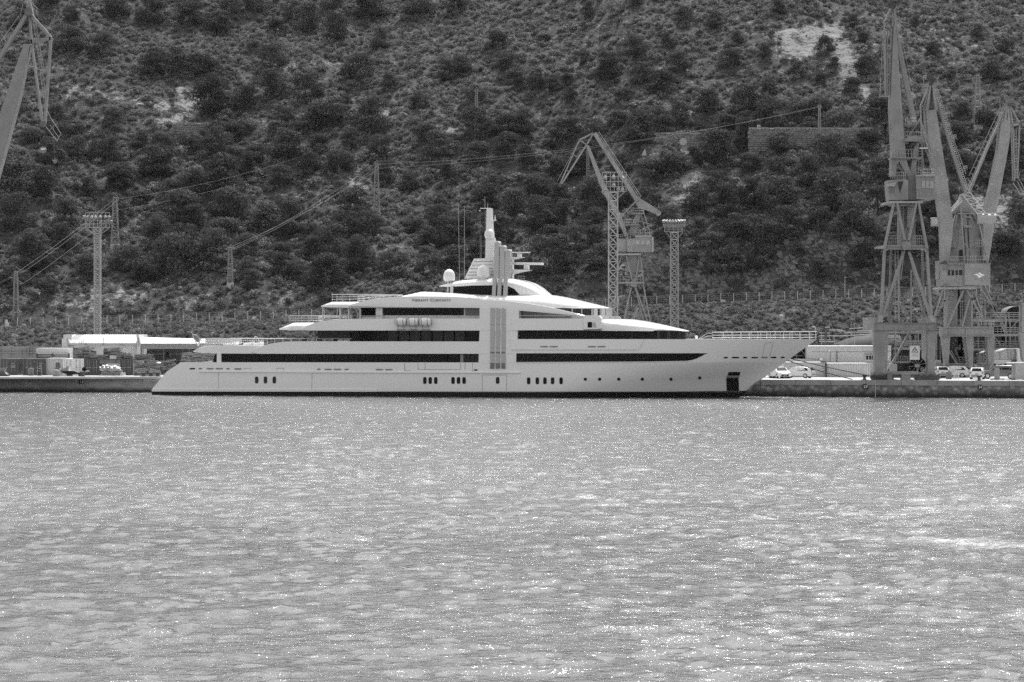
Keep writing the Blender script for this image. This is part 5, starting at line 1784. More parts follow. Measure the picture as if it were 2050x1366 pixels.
def flood(label, px, ytop, yplat, ybase, Y, wpx, frame, rows, lamps, m="galv", upper=None):
    base = P(px, ybase, Y)
    base = (base[0], base[1], float(hz(base[0], Y)) if Y > 343 else ZQ)
    t = thing("floodlight_mast", label, "floodlight mast", base)
    w = wpx * Y / F
    top = P(px, yplat, Y)
    H_ = top[2] - base[2]
    lattice(MB(), base, top, w, w, int(H_ / (w * .95)), .085, .05, zig=False).build("lattice_shaft", m, t)
    x0, x1, y0, y1 = frame
    b = MB()
    d = 1.6
    for yy in (Y - d / 2, Y + d / 2):
        for r_ in rows:
            b.beam(P(x0, r_, yy), P(x1, r_, yy), .09)
        n = 6 if x1 - x0 > 40 else 4
        for k in range(n + 1):
            x = x0 + (x1 - x0) * k / n
            if upper is None or k in (0, n // 2, n) or True:
                b.beam(P(x, y0, yy), P(x, y1, yy), .08)
    for r_ in rows:
        for x in (x0, x1):
            b.beam(P(x, r_, Y - d / 2), P(x, r_, Y + d / 2), .08)
    b.build("lamp_platform", m, t)
    b = MB()
    for s_ in (-1, 1):
        b.beam(P(px + s_ * (x1 - x0) / 2, y1, Y), P(px + s_ * wpx / 2, y1 + 14, Y), .1)
        b.beam(P(px + s_ * (x1 - x0) / 4, y1, Y - .6), P(px + s_ * wpx / 2, y1 + 14, Y), .08)
    b.build("support_brace", m, t)
    for (lx, ly, tilt) in lamps:
        c = P(lx, ly, Y - d / 2 - .25)
        h = MB()
        a = .27
        v = Vector((math.sin(tilt), -0.3, -math.cos(tilt) * .6)).normalized()
        h.cyl(Vector(c) - v * .2, Vector(c) + v * .25, .17, .3, 8)
        h.beam((c[0], c[1] + .1, c[2] + .3), (c[0], c[1] + .3, c[2] - .35), .07)
        h.build("floodlight", "lamp_body", t)
    return t
M["lamp_body"] = mat("floodlight_housing", 0.24, 0.4)
flood("slender floodlight mast at the left behind the white shed roof", 195.4, 425, 457, 690, 348, 11.5, (171.5, 219.5, 426, 456), (426, 433, 441, 448.5, 456),
      [(170, 434, -.8), (176, 434, -.3), (184, 434, 0), (191.5, 434, 0), (201, 434, 0), (211, 434, .2), (218, 435, .8), (201, 443, .2), (211, 443, .3), (217, 443.5, .6), (221.5, 443.5, .8)])
flood("tallest floodlight mast, with square cage of lamps, behind the yacht's bridge", 1227.3, 344, 385, 745, 332, 17.5, (1206, 1253.5, 345, 384), (345, 354, 364, 374, 384),
      [(1212, 354.5, 0), (1228.5, 353.5, 0), (1246.5, 355, .2), (1228.5, 370, 0), (1238, 377, 0), (1212, 379, 0), (1246, 379, 0)])
flood("short floodlight mast with two crowded rows of lamps right of the middle crane", 1350, 440, 466, 690, 345, 14.5, (1330.5, 1366, 455.5, 463.8), (455.5, 459, 463.8),
      [(1330 + 5.6 * k, 443, (k - 3) * .25) for k in range(8)] + [(1332 + 5.2 * k, 450.5, (k - 3) * .25) for k in range(8)], m="galvd")

PYL = {}
def pylon(key, label, px, yt, yb, wt, wb, blk=0, arms=(), Y=None, m="galvd", name="power_pylon"):
    if Y is None:
        g = hit(px, yb + blk)
    else:
        X = (px - 1025) * Y / F
        g = (X, Y, float(hz(X, Y)))
    Yp = g[1]
    t = thing(name, label, "pylon", g)
    s_ = Yp / F
    foot = Vector(P(px, yb, Yp))
    top = Vector(P(px, yt, Yp))
    if blk:
        b = MB()
        hb = foot.z - g[2] + 1.2
        w0, w1 = (wb + 2) * s_ / 2, (wb + 5) * s_ / 2
        v = [(g[0] + i * w, g[1] + j * w, z) for w, z in ((w1, g[2] - 1.2), (w0, foot.z)) for i, j in ((-1, -1), (1, -1), (1, 1), (-1, 1))]
        b.add(v, [(3, 2, 1, 0), (4, 5, 6, 7), (0, 1, 5, 4), (1, 2, 6, 5), (2, 3, 7, 6), (3, 0, 4, 7)])
        b.build("concrete_footing", "concl" if blk < 14 else "concrete", t)
    H_ = top.z - foot.z
    lattice(MB(), foot, top, wb * s_, wt * s_, max(5, int(H_ / (1.0))), .075, .045).build("lattice_shaft", m, t)
    tips = []
    for (dx, dy, L) in arms:
        a = Vector(P(px, yt + dy, Yp))
        e = Vector(P(px + L, yt + dy - dx, Yp))
        b = MB()
        b.beam(a, e, .1)
        b.beam(a + Vector((0, 0, .8)), e, .07)
        b.build("cross_arm", m, t)
        tips.append(e)
    PYL[key] = (top, tips)
    return t
pylon("a", "lattice pylon on a concrete footing just behind the left floodlight mast", 230.5, 396, 489, 6, 15, 9, [(0, 2, 8), (0, 8, -8), (0, 24, 8)])
pylon("b", "lattice pylon with fan of wires on the slope above the yacht's aft decks", 754, 327, 417, 5, 11.5, 20, [(0, 2, 8), (0, 4, -8), (0, 10, 6)])
pylon("c", "short pylon with curved arms standing low among pines left of the yacht", 461, 496, 566, 5.5, 10.5, 12, [(2, 5, 9), (2, 5, -10), (0, 2, 5)])
pylon("d", "thin lattice pole high on the open slope above the radar mast", 954, 180, 283, 3.6, 6.5, 0, [(0, 3, 6), (0, 3, -5)])
pylon("e", "large pylon high on the hill between the right hand cranes", 1957, 152, 251, 5, 15, 12, [(0, 4, 9), (0, 4, -9), (0, 12, 8)])
pylon("f", "thin pole standing in front of the long masonry wall", 1640.5, 212, 312, 3, 5.5, 0, [(3, 5, 5), (3, 5, -5)])
pylon("g", "pylon with wires standing behind the fence at the far left", 32, 544, 640, 5.4, 10.5, 0, [(0, 1, 14), (0, 12, -14), (0, 24, 14)], Y=372)
pylon("h", "slim ladder like pole rising behind the middle crane's jib", 1177, 300, 376, 3.6, 5, 10, [(0, 3, 5)])
def wire(name, label, pts, r=0.03, sag=0.02, group=None, m="cablel"):
    pts = [Vector(p) for p in pts]
    out = []
    for a, b in zip(pts[:-1], pts[1:]):
        L = (b - a).length
        for k in range(12):
            t = k / 12
            p = a.lerp(b, t)
            p.z -= 4 * sag * L * t * (1 - t)
            out.append(p)
    out.append(pts[-1])
    o = MB().tube(out, r * (.45 if m == 'cablel' else 1), 4).build(name, m)
    return tag(o, label, "power line", group)
T = lambda k, i: PYL[k][1][i]
for i, w in enumerate(("upper", "middle", "lowest")):
    wire("power_line", f"{w} of three wires from the far left pylon up to the second pylon", [T("g", (0, 1, 2)[i]), T("a", (0, 1, 2)[i])], .035, .012)
    q = T("g", i)
    wire("power_line", f"{w} of three wires leaving the far left pylon towards the frame edge", [q, (q.x - 14, q.y - 6, q.z - 7)], .03, .01)
    wire("power_line", f"{w} of three wires from the short pylon up to the fanned pylon", [T("c", (0, 2, 1)[i]), T("b", (0, 1, 2)[i])], .032, .02)
for i, w in enumerate(("upper", "lower")):
    wire("power_line", f"{w} of two long wires crossing the slope to the pole before the masonry wall", [T("b", i * 2), T("f", i)], .03, .022)
    wire("power_line", f"{w} faint wire running up right from the pylon behind the floodlight mast", [T("a", i * 2), P(640, 300 + 14 * i, 440)], .022, .02)
    wire("power_line", f"{w} faint wire high on the hill ending at the large right pylon", [P(1340, 190 + 22 * i, 520), T("e", i)], .02, .01)

# markers on the slope
def onhill(px, py):
    g = hit(px, py)
    return g
def marker(label, cat, px, py, kind, r, pole, name="road_sign"):
    g = onhill(px, py + pole)
    Yp = g[1] - .5
    t = thing(name, label, cat, (g[0], Yp, g[2]))
    c = P(px, py, Yp)
    MB().cyl((g[0], Yp, g[2] - .4), (c[0], Yp, c[2]), .06, n=6).build("post", "galvd", t)
    s_ = r * Yp / F
    b = MB()
    if kind == "round":
        b.cyl((c[0], Yp - .1, c[2]), (c[0], Yp - .02, c[2]), s_, n=24)
    elif kind == "tri":
        b.prism([(c[0] - s_, c[2] - s_ * 1.3), (c[0] + s_, c[2] - s_ * 1.3), (c[0] + s_ * .5, c[2] + s_ * 1.6)], Yp - .1, Yp - .04)
    else:
        b.prism([(c[0] - s_, c[2] - s_), (c[0] + s_, c[2] - s_), (c[0] + s_, c[2] + s_), (c[0] - s_, c[2] + s_)], Yp - .1, Yp - .04)
    b.build("sign_face", "signg" if kind != "sq" else "sign", t)
    return t
M["signg"] = mat("weathered_sign_face", 0.42, 0.6)
marker("round pale disc sign standing on the slope left of a dark pine", "sign", 1367.6, 284, "round", 7.4, 22)
marker("small pale triangular marker on a post above the middle crane", "sign", 1289, 305, "tri", 5, 40)
marker("small white square sign at the left end of the masonry wall", "sign", 1519, 254, "sq", 3.6, 14)

# masonry retaining walls built of rough stones
def masonry(label, px0, px1, ytop, ybot, seed, name="masonry_wall"):
    rs = random.Random(seed)
    n = max(3, int((px1 - px0) / 30))
    g0 = hit((px0 + px1) / 2, ybot)
    Yw = min(hit(px, ybot)[1] for px in np.linspace(px0, px1, 7)) - .4
    t = thing(name, label, "wall", (g0[0], Yw, g0[2]))
    xa, xb = P(px0, ytop, Yw)[0], P(px1, ytop, Yw)[0]
    zt, zb = P(0, ytop, Yw)[2], P(0, ybot + 6, Yw)[2] - 2
    MB().box(((xa + xb) / 2, Yw + 1.4, (zt + zb) / 2 - .15), (xb - xa, 2.2, zt - zb - .3)).build("wall_core", "concrete", t)
    b = MB()
    z = zt
    while z > zb:
        h = rs.uniform(.3, .5)
        x = xa + rs.uniform(-.3, 0)
        while x < xb:
            w = rs.uniform(.4, .95)
            d = rs.uniform(.06, .32)
            e = [rs.uniform(-.05, .05) for _ in range(8)]
            x1, x2, z1, z2 = x + .04, x + w - .04, z - h + .04, z - .03
            v = [(x1 + e[0], Yw + .3, z1 + e[1]), (x2 + e[2], Yw + .3, z1 + e[3]), (x2 + e[4], Yw + .3, z2 + e[5]), (x1 + e[6], Yw + .3, z2 + e[7])]
            i = .07
            u = [(x1 + i + e[0], Yw + .3 - d, z1 + i), (x2 - i + e[2], Yw + .3 - d, z1 + i + e[3]), (x2 - i + e[4], Yw + .32 - d, z2 - i), (x1 + i, Yw + .3 - d, z2 - i + e[7])]
            b.add(v + u, [(4, 5, 6, 7), (0, 1, 5, 4), (1, 2, 6, 5), (2, 3, 7, 6), (3, 0, 4, 7)])
            x += w
        z -= h
    b.build("stonework", "stone", t, kind="stuff")
    c = MB()
    x = xa
    while x < xb:
        w = rs.uniform(.8, 1.4)
        c.box((x + w / 2, Yw + .9, zt + .05 + rs.uniform(-.04, .06)), (w - .05, 1.3, .22))
        x += w
    c.build("coping", "stone", t)
    return t
masonry("long grey masonry retaining wall on the slope at the upper right", 1500, 1742, 257, 292, 3)
masonry("short masonry wall with pale coping beside the round sign", 1313, 1396, 267, 284, 4)
masonry("low masonry wall below the pale gully at the upper left", 345, 470, 247, 268, 5)

# ------------------------------------------------------------------ fence along the service road
fx0, fx1 = -104, 112
fe = thing("mesh_fence", "long wire mesh fence with slender posts running along the foot of the hill", "fence", (0, YF, float(zfence(0))))
FH = 1.62
px = 35.0
pz = MB()
pv = None
first = None
k = 0
while px < 2120:
    X = (px - 1025) * YF / F
    z = float(zfence(X)) - .05
    if first is None:
        me_o = MB().beam((0, 0, 0), (0, 0, FH + .1), .08, .08).build("post", "trussw")
        me_o.parent = fe
        first = me_o
        o = me_o
    else:
        o = first.copy()
        col.objects.link(o)
    o.location = (X - fe.location[0], 0, z - fe.location[2])
    k += 1
    px += 25.6
for j in range(6):
    b = MB()
    for q in range(-60, 62):
        X0, X1 = q * 1.45, (q + 1) * 1.45
        if X0 < -77.5 or X1 > 85:
            continue
        b.beam((X0, YF, float(zfence(X0)) + .12 + j * FH / 5.2), (X1, YF, float(zfence(X1)) + .12 + j * FH / 5.2), .032 if j < 5 else .045, .03)
    b.build("wire", "galvd", fe)
b = MB()
q = -77.0
while q < 84:
    z = float(zfence(q))
    b.beam((q, YF, z + .1), (q, YF, z + FH - .05), .02)
    q += .42
b.build("mesh", "galvd", fe, kind="stuff")
for px, py in ((48, 651.5), (509, 637), (1448, 603.5)):
    q = P(px, py, YF - .1)
    MB().box(q, (.62, .03, .42)).build("notice", "trussw", fe)
b = MB()
for px in (125, 215, 275, 440, 452, 547, 560, 1275, 1333, 1400, 1560, 1590, 1726, 1751, 1800, 1985, 2012):
    X = (px - 1025) * YF / F
    b.box((X, YF - .5, float(zfence(X)) + .03), (1.0, .25, .14))
b.build("kerb_piece", "concl", fe)
b = MB()
for q in range(-75, 66):
    X0, X1 = q * 1.3, q * 1.3 + 1.27
    z0, z1 = float(zfence(X0)), float(zfence(X1))
    b.add([(X0, YF - .3, z0 - .5), (X1, YF - .3, z1 - .5), (X1, YF - .3, z1 + .06), (X0, YF - .3, z0 + .06), (X0, YF + .3, z0 - .5), (X1, YF + .3, z1 - .5), (X1, YF + .3, z1 + .06), (X0, YF + .3, z0 + .06)],
          [(0, 1, 2, 3), (3, 2, 6, 7), (5, 4, 7, 6), (4, 0, 3, 7), (1, 5, 6, 2)])
b.build("kerb", "concrete", fe, kind="stuff")
# stepped white wall end at the far left
b = MB()
pts = [(9.5, 640), (13, 640), (13, 646), (15.5, 646), (15.5, 656), (17, 664), (17.6, 674), (20, 686), (14, 684), (11, 668), (9.5, 654)]
st = poly(pts, 362, .8).build("stepped_wall_end", "wall")
tag(st, "narrow pale stepped wall end at the left end of the fence", "wall")
# lamp post by the fence
g = P(1691.5, 604, 364)
t = thing("lamp_post", "single slim lamp post standing at the fence on the embankment", "lamp post", (g[0], 364, float(hz(g[0], 364))))
MB().cyl((g[0], 364, float(hz(g[0], 364)) - .2), P(1691.5, 556, 364), .09, .06, 8).build("pole", "galv", t)
b = MB().beam(P(1690, 555.5, 364), P(1695, 555, 364), .12, .3)
b.build("lamp_head", "galv", t)
# ------------------------------------------------------------------ the right hand quay
def corr(mb, x0, x1, z0, z1, Y, n, d=.05):
    "vertical corrugation ribs on a wall facing the camera (metres)"
    for k in range(n):
        x = x0 + (x1 - x0) * (k + .5) / n
        mb.box((x, Y - d / 2, (z0 + z1) / 2), ((x1 - x0) / n * .5, d, z1 - z0))
    return mb
def container(label, px0, px1, pytop, Y, m, depth=2.4, doors=False, group=None, rib=True, name="shipping_container", zb=None):
    zb = ZQ if zb is None else zb
    x0, x1 = P(px0, 0, Y)[0], P(px1, 0, Y)[0]
    zt = P(0, pytop, Y)[2]
    t = thing(name, label, "container", ((x0 + x1) / 2, Y, zb), group)
    MB().box(((x0 + x1) / 2, Y + depth / 2, (zb + .12 + zt) / 2), (x1 - x0, depth, zt - zb - .12)).build("body", m, t)
    b = MB()
    for x in (x0 + .08, x1 - .08):
        b.box((x, Y - .02, (zb + zt) / 2), (.16, .12, zt - zb))
    for z in (zb + .1, zt - .06):
        b.box(((x0 + x1) / 2, Y - .015, z), (x1 - x0 - .3, .1, .14))
    b.build("corner_frame", m, t)
    if doors:
        for a, c in ((x0 + .17, (x0 + x1) / 2 - .02), ((x0 + x1) / 2 + .02, x1 - .17)):
            d = corr(MB(), a, c, zb + .2, zt - .15, Y, 5, .04).build("door", m, t)
            b = MB()
            for f in (.3, .7):
                b.tube([(a + (c - a) * f, Y - .08, zb + .2), (a + (c - a) * f, Y - .08, zt - .15)], .028, 5)
                b.box((a + (c - a) * f, Y - .1, zb + 1.1), (.3, .04, .06))
            b.build("locking_bar", "galv", d)
    elif rib:
        corr(MB(), x0 + .2, x1 - .2, zb + .2, zt - .15, Y, max(4, int((x1 - x0) / .35)), .045).build("corrugated_side", m, t)
    return t

# white workshop wall with window, behind the containers
Y = 322.0
bt = thing("workshop_building", "long pale flat roofed workshop behind the white containers and parked cars", "building", P(1690, 765, Y))
wp = [(1605, 693.6), (1784, 694.6), (1784, 768), (1560, 768), (1560, 718.8), (1615.6, 718.8), (1615.6, 693.8)]
poly(wp, Y, 9).build("wall", "wall", bt)
b = pbox(1615, 692.6, 1784.6, 694.3, Y - .15, 9.3)
b.build("parapet", "wallw", bt)
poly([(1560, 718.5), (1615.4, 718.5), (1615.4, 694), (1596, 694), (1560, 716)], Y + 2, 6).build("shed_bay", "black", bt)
b = bars([(1590, 712.6, 1615, 712.8, .8), (1604, 702, 1615, 713, 1.0), (1594, 710, 1594, 718, .9)], Y + 1.9, .1)
b.build("bay_frame", "galv", bt)
b = bars([(1625.5, 704.4, 1784, 704.2, .45), (1662.4, 704, 1662.4, 725, .6), (1674.5, 703, 1674.5, 727, 1.2), (1676.5, 703, 1676.5, 727, .6), (1610, 725.4, 1784, 725, .5), (1617, 719, 1642, 719.3, .4)], Y - .03, .05)
b.build("wall_joint", "gapl", bt) if "gapl" in M else b.build("wall_joint", "gap", bt)
wf = pbox(1732.6, 709.8, 1760, 722, Y - .1, .1).build("window_frame", "wallw", bt)
pbox(1731.6, 709, 1761, 710.4, Y - .4, .4).build("window_hood", "find", wf)
for a in (1734, 1740, 1745.6, 1751):
    pbox(a, 712.4, a + 4.4, 720.4, Y - .13, .04).build("pane", "glass2", wf)
pbox(1641.5, 717.5, 1646.5, 721.8, Y - .5, .5).build("wall_box", "sign", bt)
q = P(1660.5, 702.3, Y - .1)
MB().ball(q, .16, .12, .16).build("bulkhead_lamp", "sign", bt)
# white box containers in front
container("white container with ribbed side between the dark pipe and the crane leg", 1655.5, 1742, 727.6, 314, "cont_w", 6)
container("plain white site cabin directly behind the two parked white cars", 1569.6, 1651.8, 725.6, 314.5, "wall", 6, rib=False, name="site_cabin")
b = MB().cyl(P(1653.6, 728, 313.4), (P(1653.6, 728, 313.4)[0], 313.4, ZQ), .17, n=10)
b.tube([P(1653.6, 728, 313.4), P(1653.2, 724.6, 313.4), P(1643, 724.6, 313.4)], .09, 6)
tag(b.build("drain_pipe", "dark"), "dark vertical pipe standing between the white cabin and white container", "pipe")

# dark rounded hull on the slipway behind, under scaffolding
Y = 334.0
sh = thing("submarine_hull", "dark rounded hull with pale top line lying behind the white workshop", "vessel", P(1710, 700, Y))
rows = []
pr = [(1668, 689), (1680, 684), (1695, 678.5), (1712, 673.5), (1735, 671.2), (1760, 670.4), (1800, 670.2)]
for px, py in pr:
    top = P(px, py, Y + 3)
    r = 3.2
    rows.append([(top[0], Y + 3 - r * math.cos(a), top[2] - r * (1 - math.sin(a))) for a in np.linspace(-.6, math.pi + .6, 16)])
MB().grid(rows).build("hull", "shipb", sh, smooth=60)
b = MB()
for (x0, y0, x1, y1) in ((1640, 672.5, 1690, 672.5), (1668, 674, 1752, 668.6), (1690, 665.6, 1752, 665.2), (1700, 658.4, 1740, 655.2), (1660, 661, 1686, 661), (1640, 666.8, 1662, 666.8),
                         (1716, 663, 1750, 662), (1640, 680.5, 1664, 680.6), (1640, 684, 1672, 684.5), (1676, 663.4, 1692, 662.6), (1652, 655.6, 1660, 655.6)):
    b.tube([P(x0, y0, Y - 3), P(x1, y1, Y - 3)], .03, 4)
for x, y0, y1 in ((1644.5, 662, 693), (1661, 655, 686), (1671, 672, 690), (1695.6, 664, 690), (1711, 668, 692), (1710, 647, 662), (1728, 655, 662), (1734, 652, 660), (1743, 646, 662), (1746, 660, 693), (1749, 664, 693), (1754, 655, 693), (1704, 644, 660)):
    b.tube([P(x, y0, Y - 3), P(x, y1, Y - 3)], .03, 4)
s_ = b.build("scaffold_tube", "galv")
tag(s_, "thin scaffold tubes and handrails around the dark hull beyond the workshop", "scaffolding")
b = MB()
for k in range(26):
    x = 1624 + k * 1.9 + random.uniform(-.4, .4)
    pbox(x, 689.6 + random.uniform(-1, 1), x + random.uniform(.8, 1.6), 693, 331.5, .6, b)
pbox(1676, 689, 1680, 693, 331, 1, b)
b.cyl(P(1653.6, 660, 331), P(1653.2, 680, 331), .14, .2, 8)
tag(b.build("roof_clutter", "dark", kind="stuff"), "dark fittings and pipe stubs lined along the workshop roof edge", "fittings", kind="stuff")

# dry dock with black ship side and steel scaffold decks
Y = 336.0
dd = thing("ship_in_dock", "black ship side with peeling pale patches seen through the crane legs", "ship", P(1920, 720, Y))
poly([(1744, 672), (1760, 668), (1900, 660), (1905, 655), (2075, 655), (2075, 750), (1744, 750)], Y + 2, 6).build("hull", "shipb", dd)
b = MB()
for px, py, w, h in ((1895, 682.2, 3, 1.6), (1912, 681.4, 4, 1.4), (1926.6, 682.4, 1.6, 1.8), (1914, 684.6, 1.6, 1.4), (1908.5, 688, 1.6, 3.4), (1906.6, 692.6, 1.3, 1.4), (1911.8, 692.4, 1.3, 1.4), (1917.4, 692.4, 1.3, 1.4), (1897, 680, 2, 6), (1900, 684, 3, 3),
                    (1921.8, 695.6, 1.6, 11), (1916, 696.8, 5, 2.4), (1912.6, 698.6, 3, 1.4), (1930, 698.8, 7, 4.4), (1935, 696, 3, 3), (1919, 699.6, 2.4, 1.4), (1901.6, 702, 2.2, 1.6), (1913, 702.6, 2.6, 3.4), (1907, 697, 1.5, 1.5), (1960, 706.8, 2, 1.2)):
    b.box(P(px, py, Y + 1.96), (w * Y / F, .06, h * Y / F), 0)
b.build("worn_paint_patch", "cont_g", dd)
sc_ = thing("dock_scaffold", "grey steel scaffold decks with railings climbing beside the dry dock at the right", "scaffolding", P(1990, 740, 333))
Y = 331.0
for (x0, x1, y0, y1, yy) in ((1950, 2052, 638.4, 644.8, Y + 1), (1884, 2062, 668.5, 673.6, Y), (1948, 2012, 697.5, 702.4, Y - 1), (1744, 1905, 663.6, 668.4, Y + 1), (1744, 1800, 676.8, 679.8, Y + 1), (1790, 1856, 695.6, 700.6, Y), (1792, 1823, 724.4, 727, Y)):
    pbox(x0, y0, x1, y1, yy, 1.8).build("deck_beam", "crane", sc_)
def rl(*a):
    return hrail(*a)
for (x0, x1, y, h, n, yy) in ((1955, 2048, 638.4, 12, 10, Y + .9), (1952, 2012, 668.5, 14, 8, Y - .1), (2014, 2062, 668.5, 12, 6, Y - .1), (1951, 2010, 697.5, 14, 7, Y - 1.1), (2014, 2064, 697.5, 14, 7, Y - .1), (1793, 1822, 724.4, 11, 6, Y - .1),
                             (1794, 1856, 695.4, 12, 7, Y - .1), (1920, 1982, 727.6, 12, 8, Y - 1.2), (1744, 1800, 676.8, 11, 6, Y + .9)):
    hrail(x0, y, x1, y, h, yy, n, None, .035, (.33, .66, 1)).build("railing", "galvd", sc_)
b = MB()
for x, y0, y1, w in ((1958, 644, 750, 2), (1972, 600, 750, 1.2), (1983.6, 644, 750, 2), (2013.5, 630, 750, 3), (2022, 640, 750, 2.2), (2041, 612, 750, 2.4), (2032, 640, 700, 1.4), (1792.5, 662, 740, 2.8), (1821.6, 664, 740, 2), (1808, 640, 664, 1), (1838, 664, 700, 1.6), (1944, 655, 750, 2),
                     (1846, 664, 750, 1.2), (1875, 664, 750, 2), (1882, 680, 750, 1.2), (2052, 612, 700, 2)):
    bars([(x, y0, x, y1, w)], Y + .6, .15, b)
for u in ((1995, 702, 1978, 740, 2), (1900, 703, 1926, 745, 2.6), (1912, 700, 1932, 745, 1.2), (1772, 694, 1786, 682, 1.4), (1990, 673, 2010, 700, 1.4), (2018, 625, 2024, 668, 1.4), (1992, 706, 1978, 690, 1), (1840, 705, 1852, 690, 1), (1860, 720, 1872, 700, 1.1), (2014, 668, 2040, 640, 1)):
    bars([u], Y + .4, .12, b)
b.build("scaffold_post", "crane", sc_)
b = MB()
ladder(1976, 745, 1984, 702, 8, Y - 1.4, .3, b)
ladder(1979, 700, 1984, 672, 6, Y - 1.2, .3, b)
ladder(1902, 703, 1926, 745, 5, Y - 1.5, .3, b)
b.build("access_stair", "galvd", sc_)
b = MB()
for k in range(70):
    px, py = random.uniform(1950, 2046), random.choice((642, 666, 690, 694, 700, 712, 722)) + random.uniform(-6, 4)
    pbox(px, py, px + random.uniform(1, 3), py + random.uniform(1, 4), Y + 1.3 + random.random(), .4, b)
for k in range(46):
    px, py = random.uniform(1780, 1856), random.uniform(664, 716)
    pbox(px, py, px + random.uniform(.8, 2.4), py + random.uniform(.8, 3.4), Y + 1.3 + random.random(), .4, b)
b.build("stacked_gear", "craned", sc_, kind="stuff")
b = MB()
for k in range(9):
    x = 1806 + k * 4.6
    b.cyl(P(x, 668 + (k % 3) * 6, Y + 1.8), P(x, 694, Y + 1.8), .1 + .05 * (k % 3), n=7)
b.build("pipework", "galvd", sc_)
for px, yt, w in ((1833, 670, 6), (1946, 655, 8)):
    MB().cyl(P(px, yt, Y + 1.2), P(px, 750, Y + 1.2), w / 2 * Y / F, n=12).build("vertical_pipe", "craned", sc_)
# gas tank like drum under an arch cover at the extreme right
b = MB()
q = P(2034, 622, 338)
rows = []
for a in np.linspace(0, math.pi, 14):
    rows.append([(q[0] + 1.35 * math.cos(a) * 1.3, 336.5, q[2] + 1.05 * math.sin(a) - .4), (q[0] + 1.35 * math.cos(a) * 1.3, 340.5, q[2] + 1.05 * math.sin(a) - .4)])
b.grid(rows)
b.build("arched_cover", "find", sc_)
pbox(2016, 615, 2056, 666, 339.5, 1).build("dark_enclosure", "shipb", sc_)
# low walls, skips and cabinets under the cranes
Y = 324.0
wl = thing("grey_site_wall", "long mid grey steel wall with pale panels behind the black waste skips", "wall", P(1930, 765, Y))
pbox(1885, 730, 1984, 765, Y, .5).build("wall_panel", "crane", wl)
for a, c in ((1892, 1902.6), (1903.8, 1915)):
    pbox(a, 731.6, c, 744, Y - .08, .08).build("pale_panel", "cranel", wl)
pbox(1874, 728, 1890, 746, Y - 1, 1).build("vent_grille", "craned", wl)
pbox(1874, 721.6, 1884, 728, Y - .8, .8).build("cabinet", "cranel", wl)
pbox(1884, 728.4, 1984, 730.2, Y - .2, .9).build("wall_capping", "craned", wl)
pbox(1930.4, 735.6, 1934, 738, Y - .1, .1).build("notice", "sign", wl)
for i, (a, c, y0) in enumerate(((1893, 1920.6, 745.4), (1921, 1941.6, 742.2))):
    t = thing("waste_skip", ("low open black waste skip with a white notice", "taller closed black waste bin beside the white hatchback")[i], "skip", P((a + c) / 2, 762, 318))
    x0, x1 = P(a, 0, 318)[0], P(c, 0, 318)[0]
    zt = P(0, y0, 318)[2]
    b = MB()
    w = x1 - x0
    zb = ZQ + .08
    v = [(x0 + .1, 318, zb), (x1 - .1, 318, zb), (x1, 317.9, zt), (x0, 317.9, zt), (x0 + .1, 320, zb), (x1 - .1, 320, zb), (x1, 320.1, zt), (x0, 320.1, zt)]
    b.add(v, [(0, 1, 2, 3), (5, 4, 7, 6), (1, 5, 6, 2), (4, 0, 3, 7), (3, 2, 6, 7), (4, 5, 1, 0)])
    b.build("bin", "cont_d" if i else "black", t)
    b = MB().box(((x0 + x1) / 2, 317.86, zt - .05), (w, .1, .1))
    for k in range(3 if not i else 2):
        b.box((x0 + w * (k + .5) / (3 if not i else 2), 317.88, (zb + zt) / 2), (.08, .08, zt - zb))
    b.build("rim", "dark", t)
    pbox(c - 7, y0 + 1.6, c - 1.6, y0 + 4.4, 317.7, .08).build("notice", "sign", t)
    if i:
        q = P(1936.6, 750, 317.7)
        MB().cyl(q, (q[0], q[1] + .08, q[2]), .16, n=12).build("round_label", "cranel", t)
# gabled white workshop at the right edge
Y = 326.0
gb = thing("gabled_workshop", "white workshop with sloping roofline, two small windows and a door at the right edge", "building", P(2016, 765, Y))
poly([(1984, 709.4), (2015, 698.8), (2065, 698.8), (2065, 768), (1984, 768)], Y, 10).build("wall", "wall", gb)
pbox(1984, 720.6, 2065, 766, Y - .12, .12).build("lower_wall", "wallw", gb)
b = bars([(2002, 703, 2002, 720, .4), (2018, 699, 2018, 720, .5), (2024, 699, 2024, 720, .4), (2032, 699, 2032, 720, .5), (1984, 720.4, 2065, 720.4, .5)], Y - .04, .06)
b.build("cladding_joint", "gap", gb)
poly([(1983, 709.6), (2015, 698.2), (2065, 698.2), (2065, 699.6), (2015, 699.8), (1983, 711)], Y - .25, 10.5).build("roof", "concl", gb)
for a, c in ((1989, 1993.4), (2010.4, 2014.6)):
    f = pbox(a - 1.4, 727.6, c + 1, 737.6, Y - .2, .1).build("window_frame", "cranel", gb)
    pbox(a, 728.6, c, 736.4, Y - .23, .04).build("pane", "glass2", f)
pbox(1998, 728.6, 2006, 742, Y - .18, .08).build("door", "find", gb)
pbox(2026, 720.8, 2036.6, 728, Y - .5, .4).build("ventilation_unit", "dark", gb)
pbox(2037, 700, 2046, 736, Y - 1.2, 1.1).build("side_annex", "wallw", gb)
t = thing("crane_leg_stub", "pale tapering crane leg standing at the extreme right edge of the view", "crane leg", P(2050, 765, 316))
poly([(2041, 666), (2060, 666), (2060, 728), (2052, 728), (2047, 720)], 316, 1.2).build("leg", "crane", t)
pbox(2046, 606, 2062, 667, 316, 1.2).build("upper_leg", "crane", t)
t = thing("white_box_trailer", "large plain white box standing on the quay at the extreme right edge", "trailer", P(2045, 767, 297))
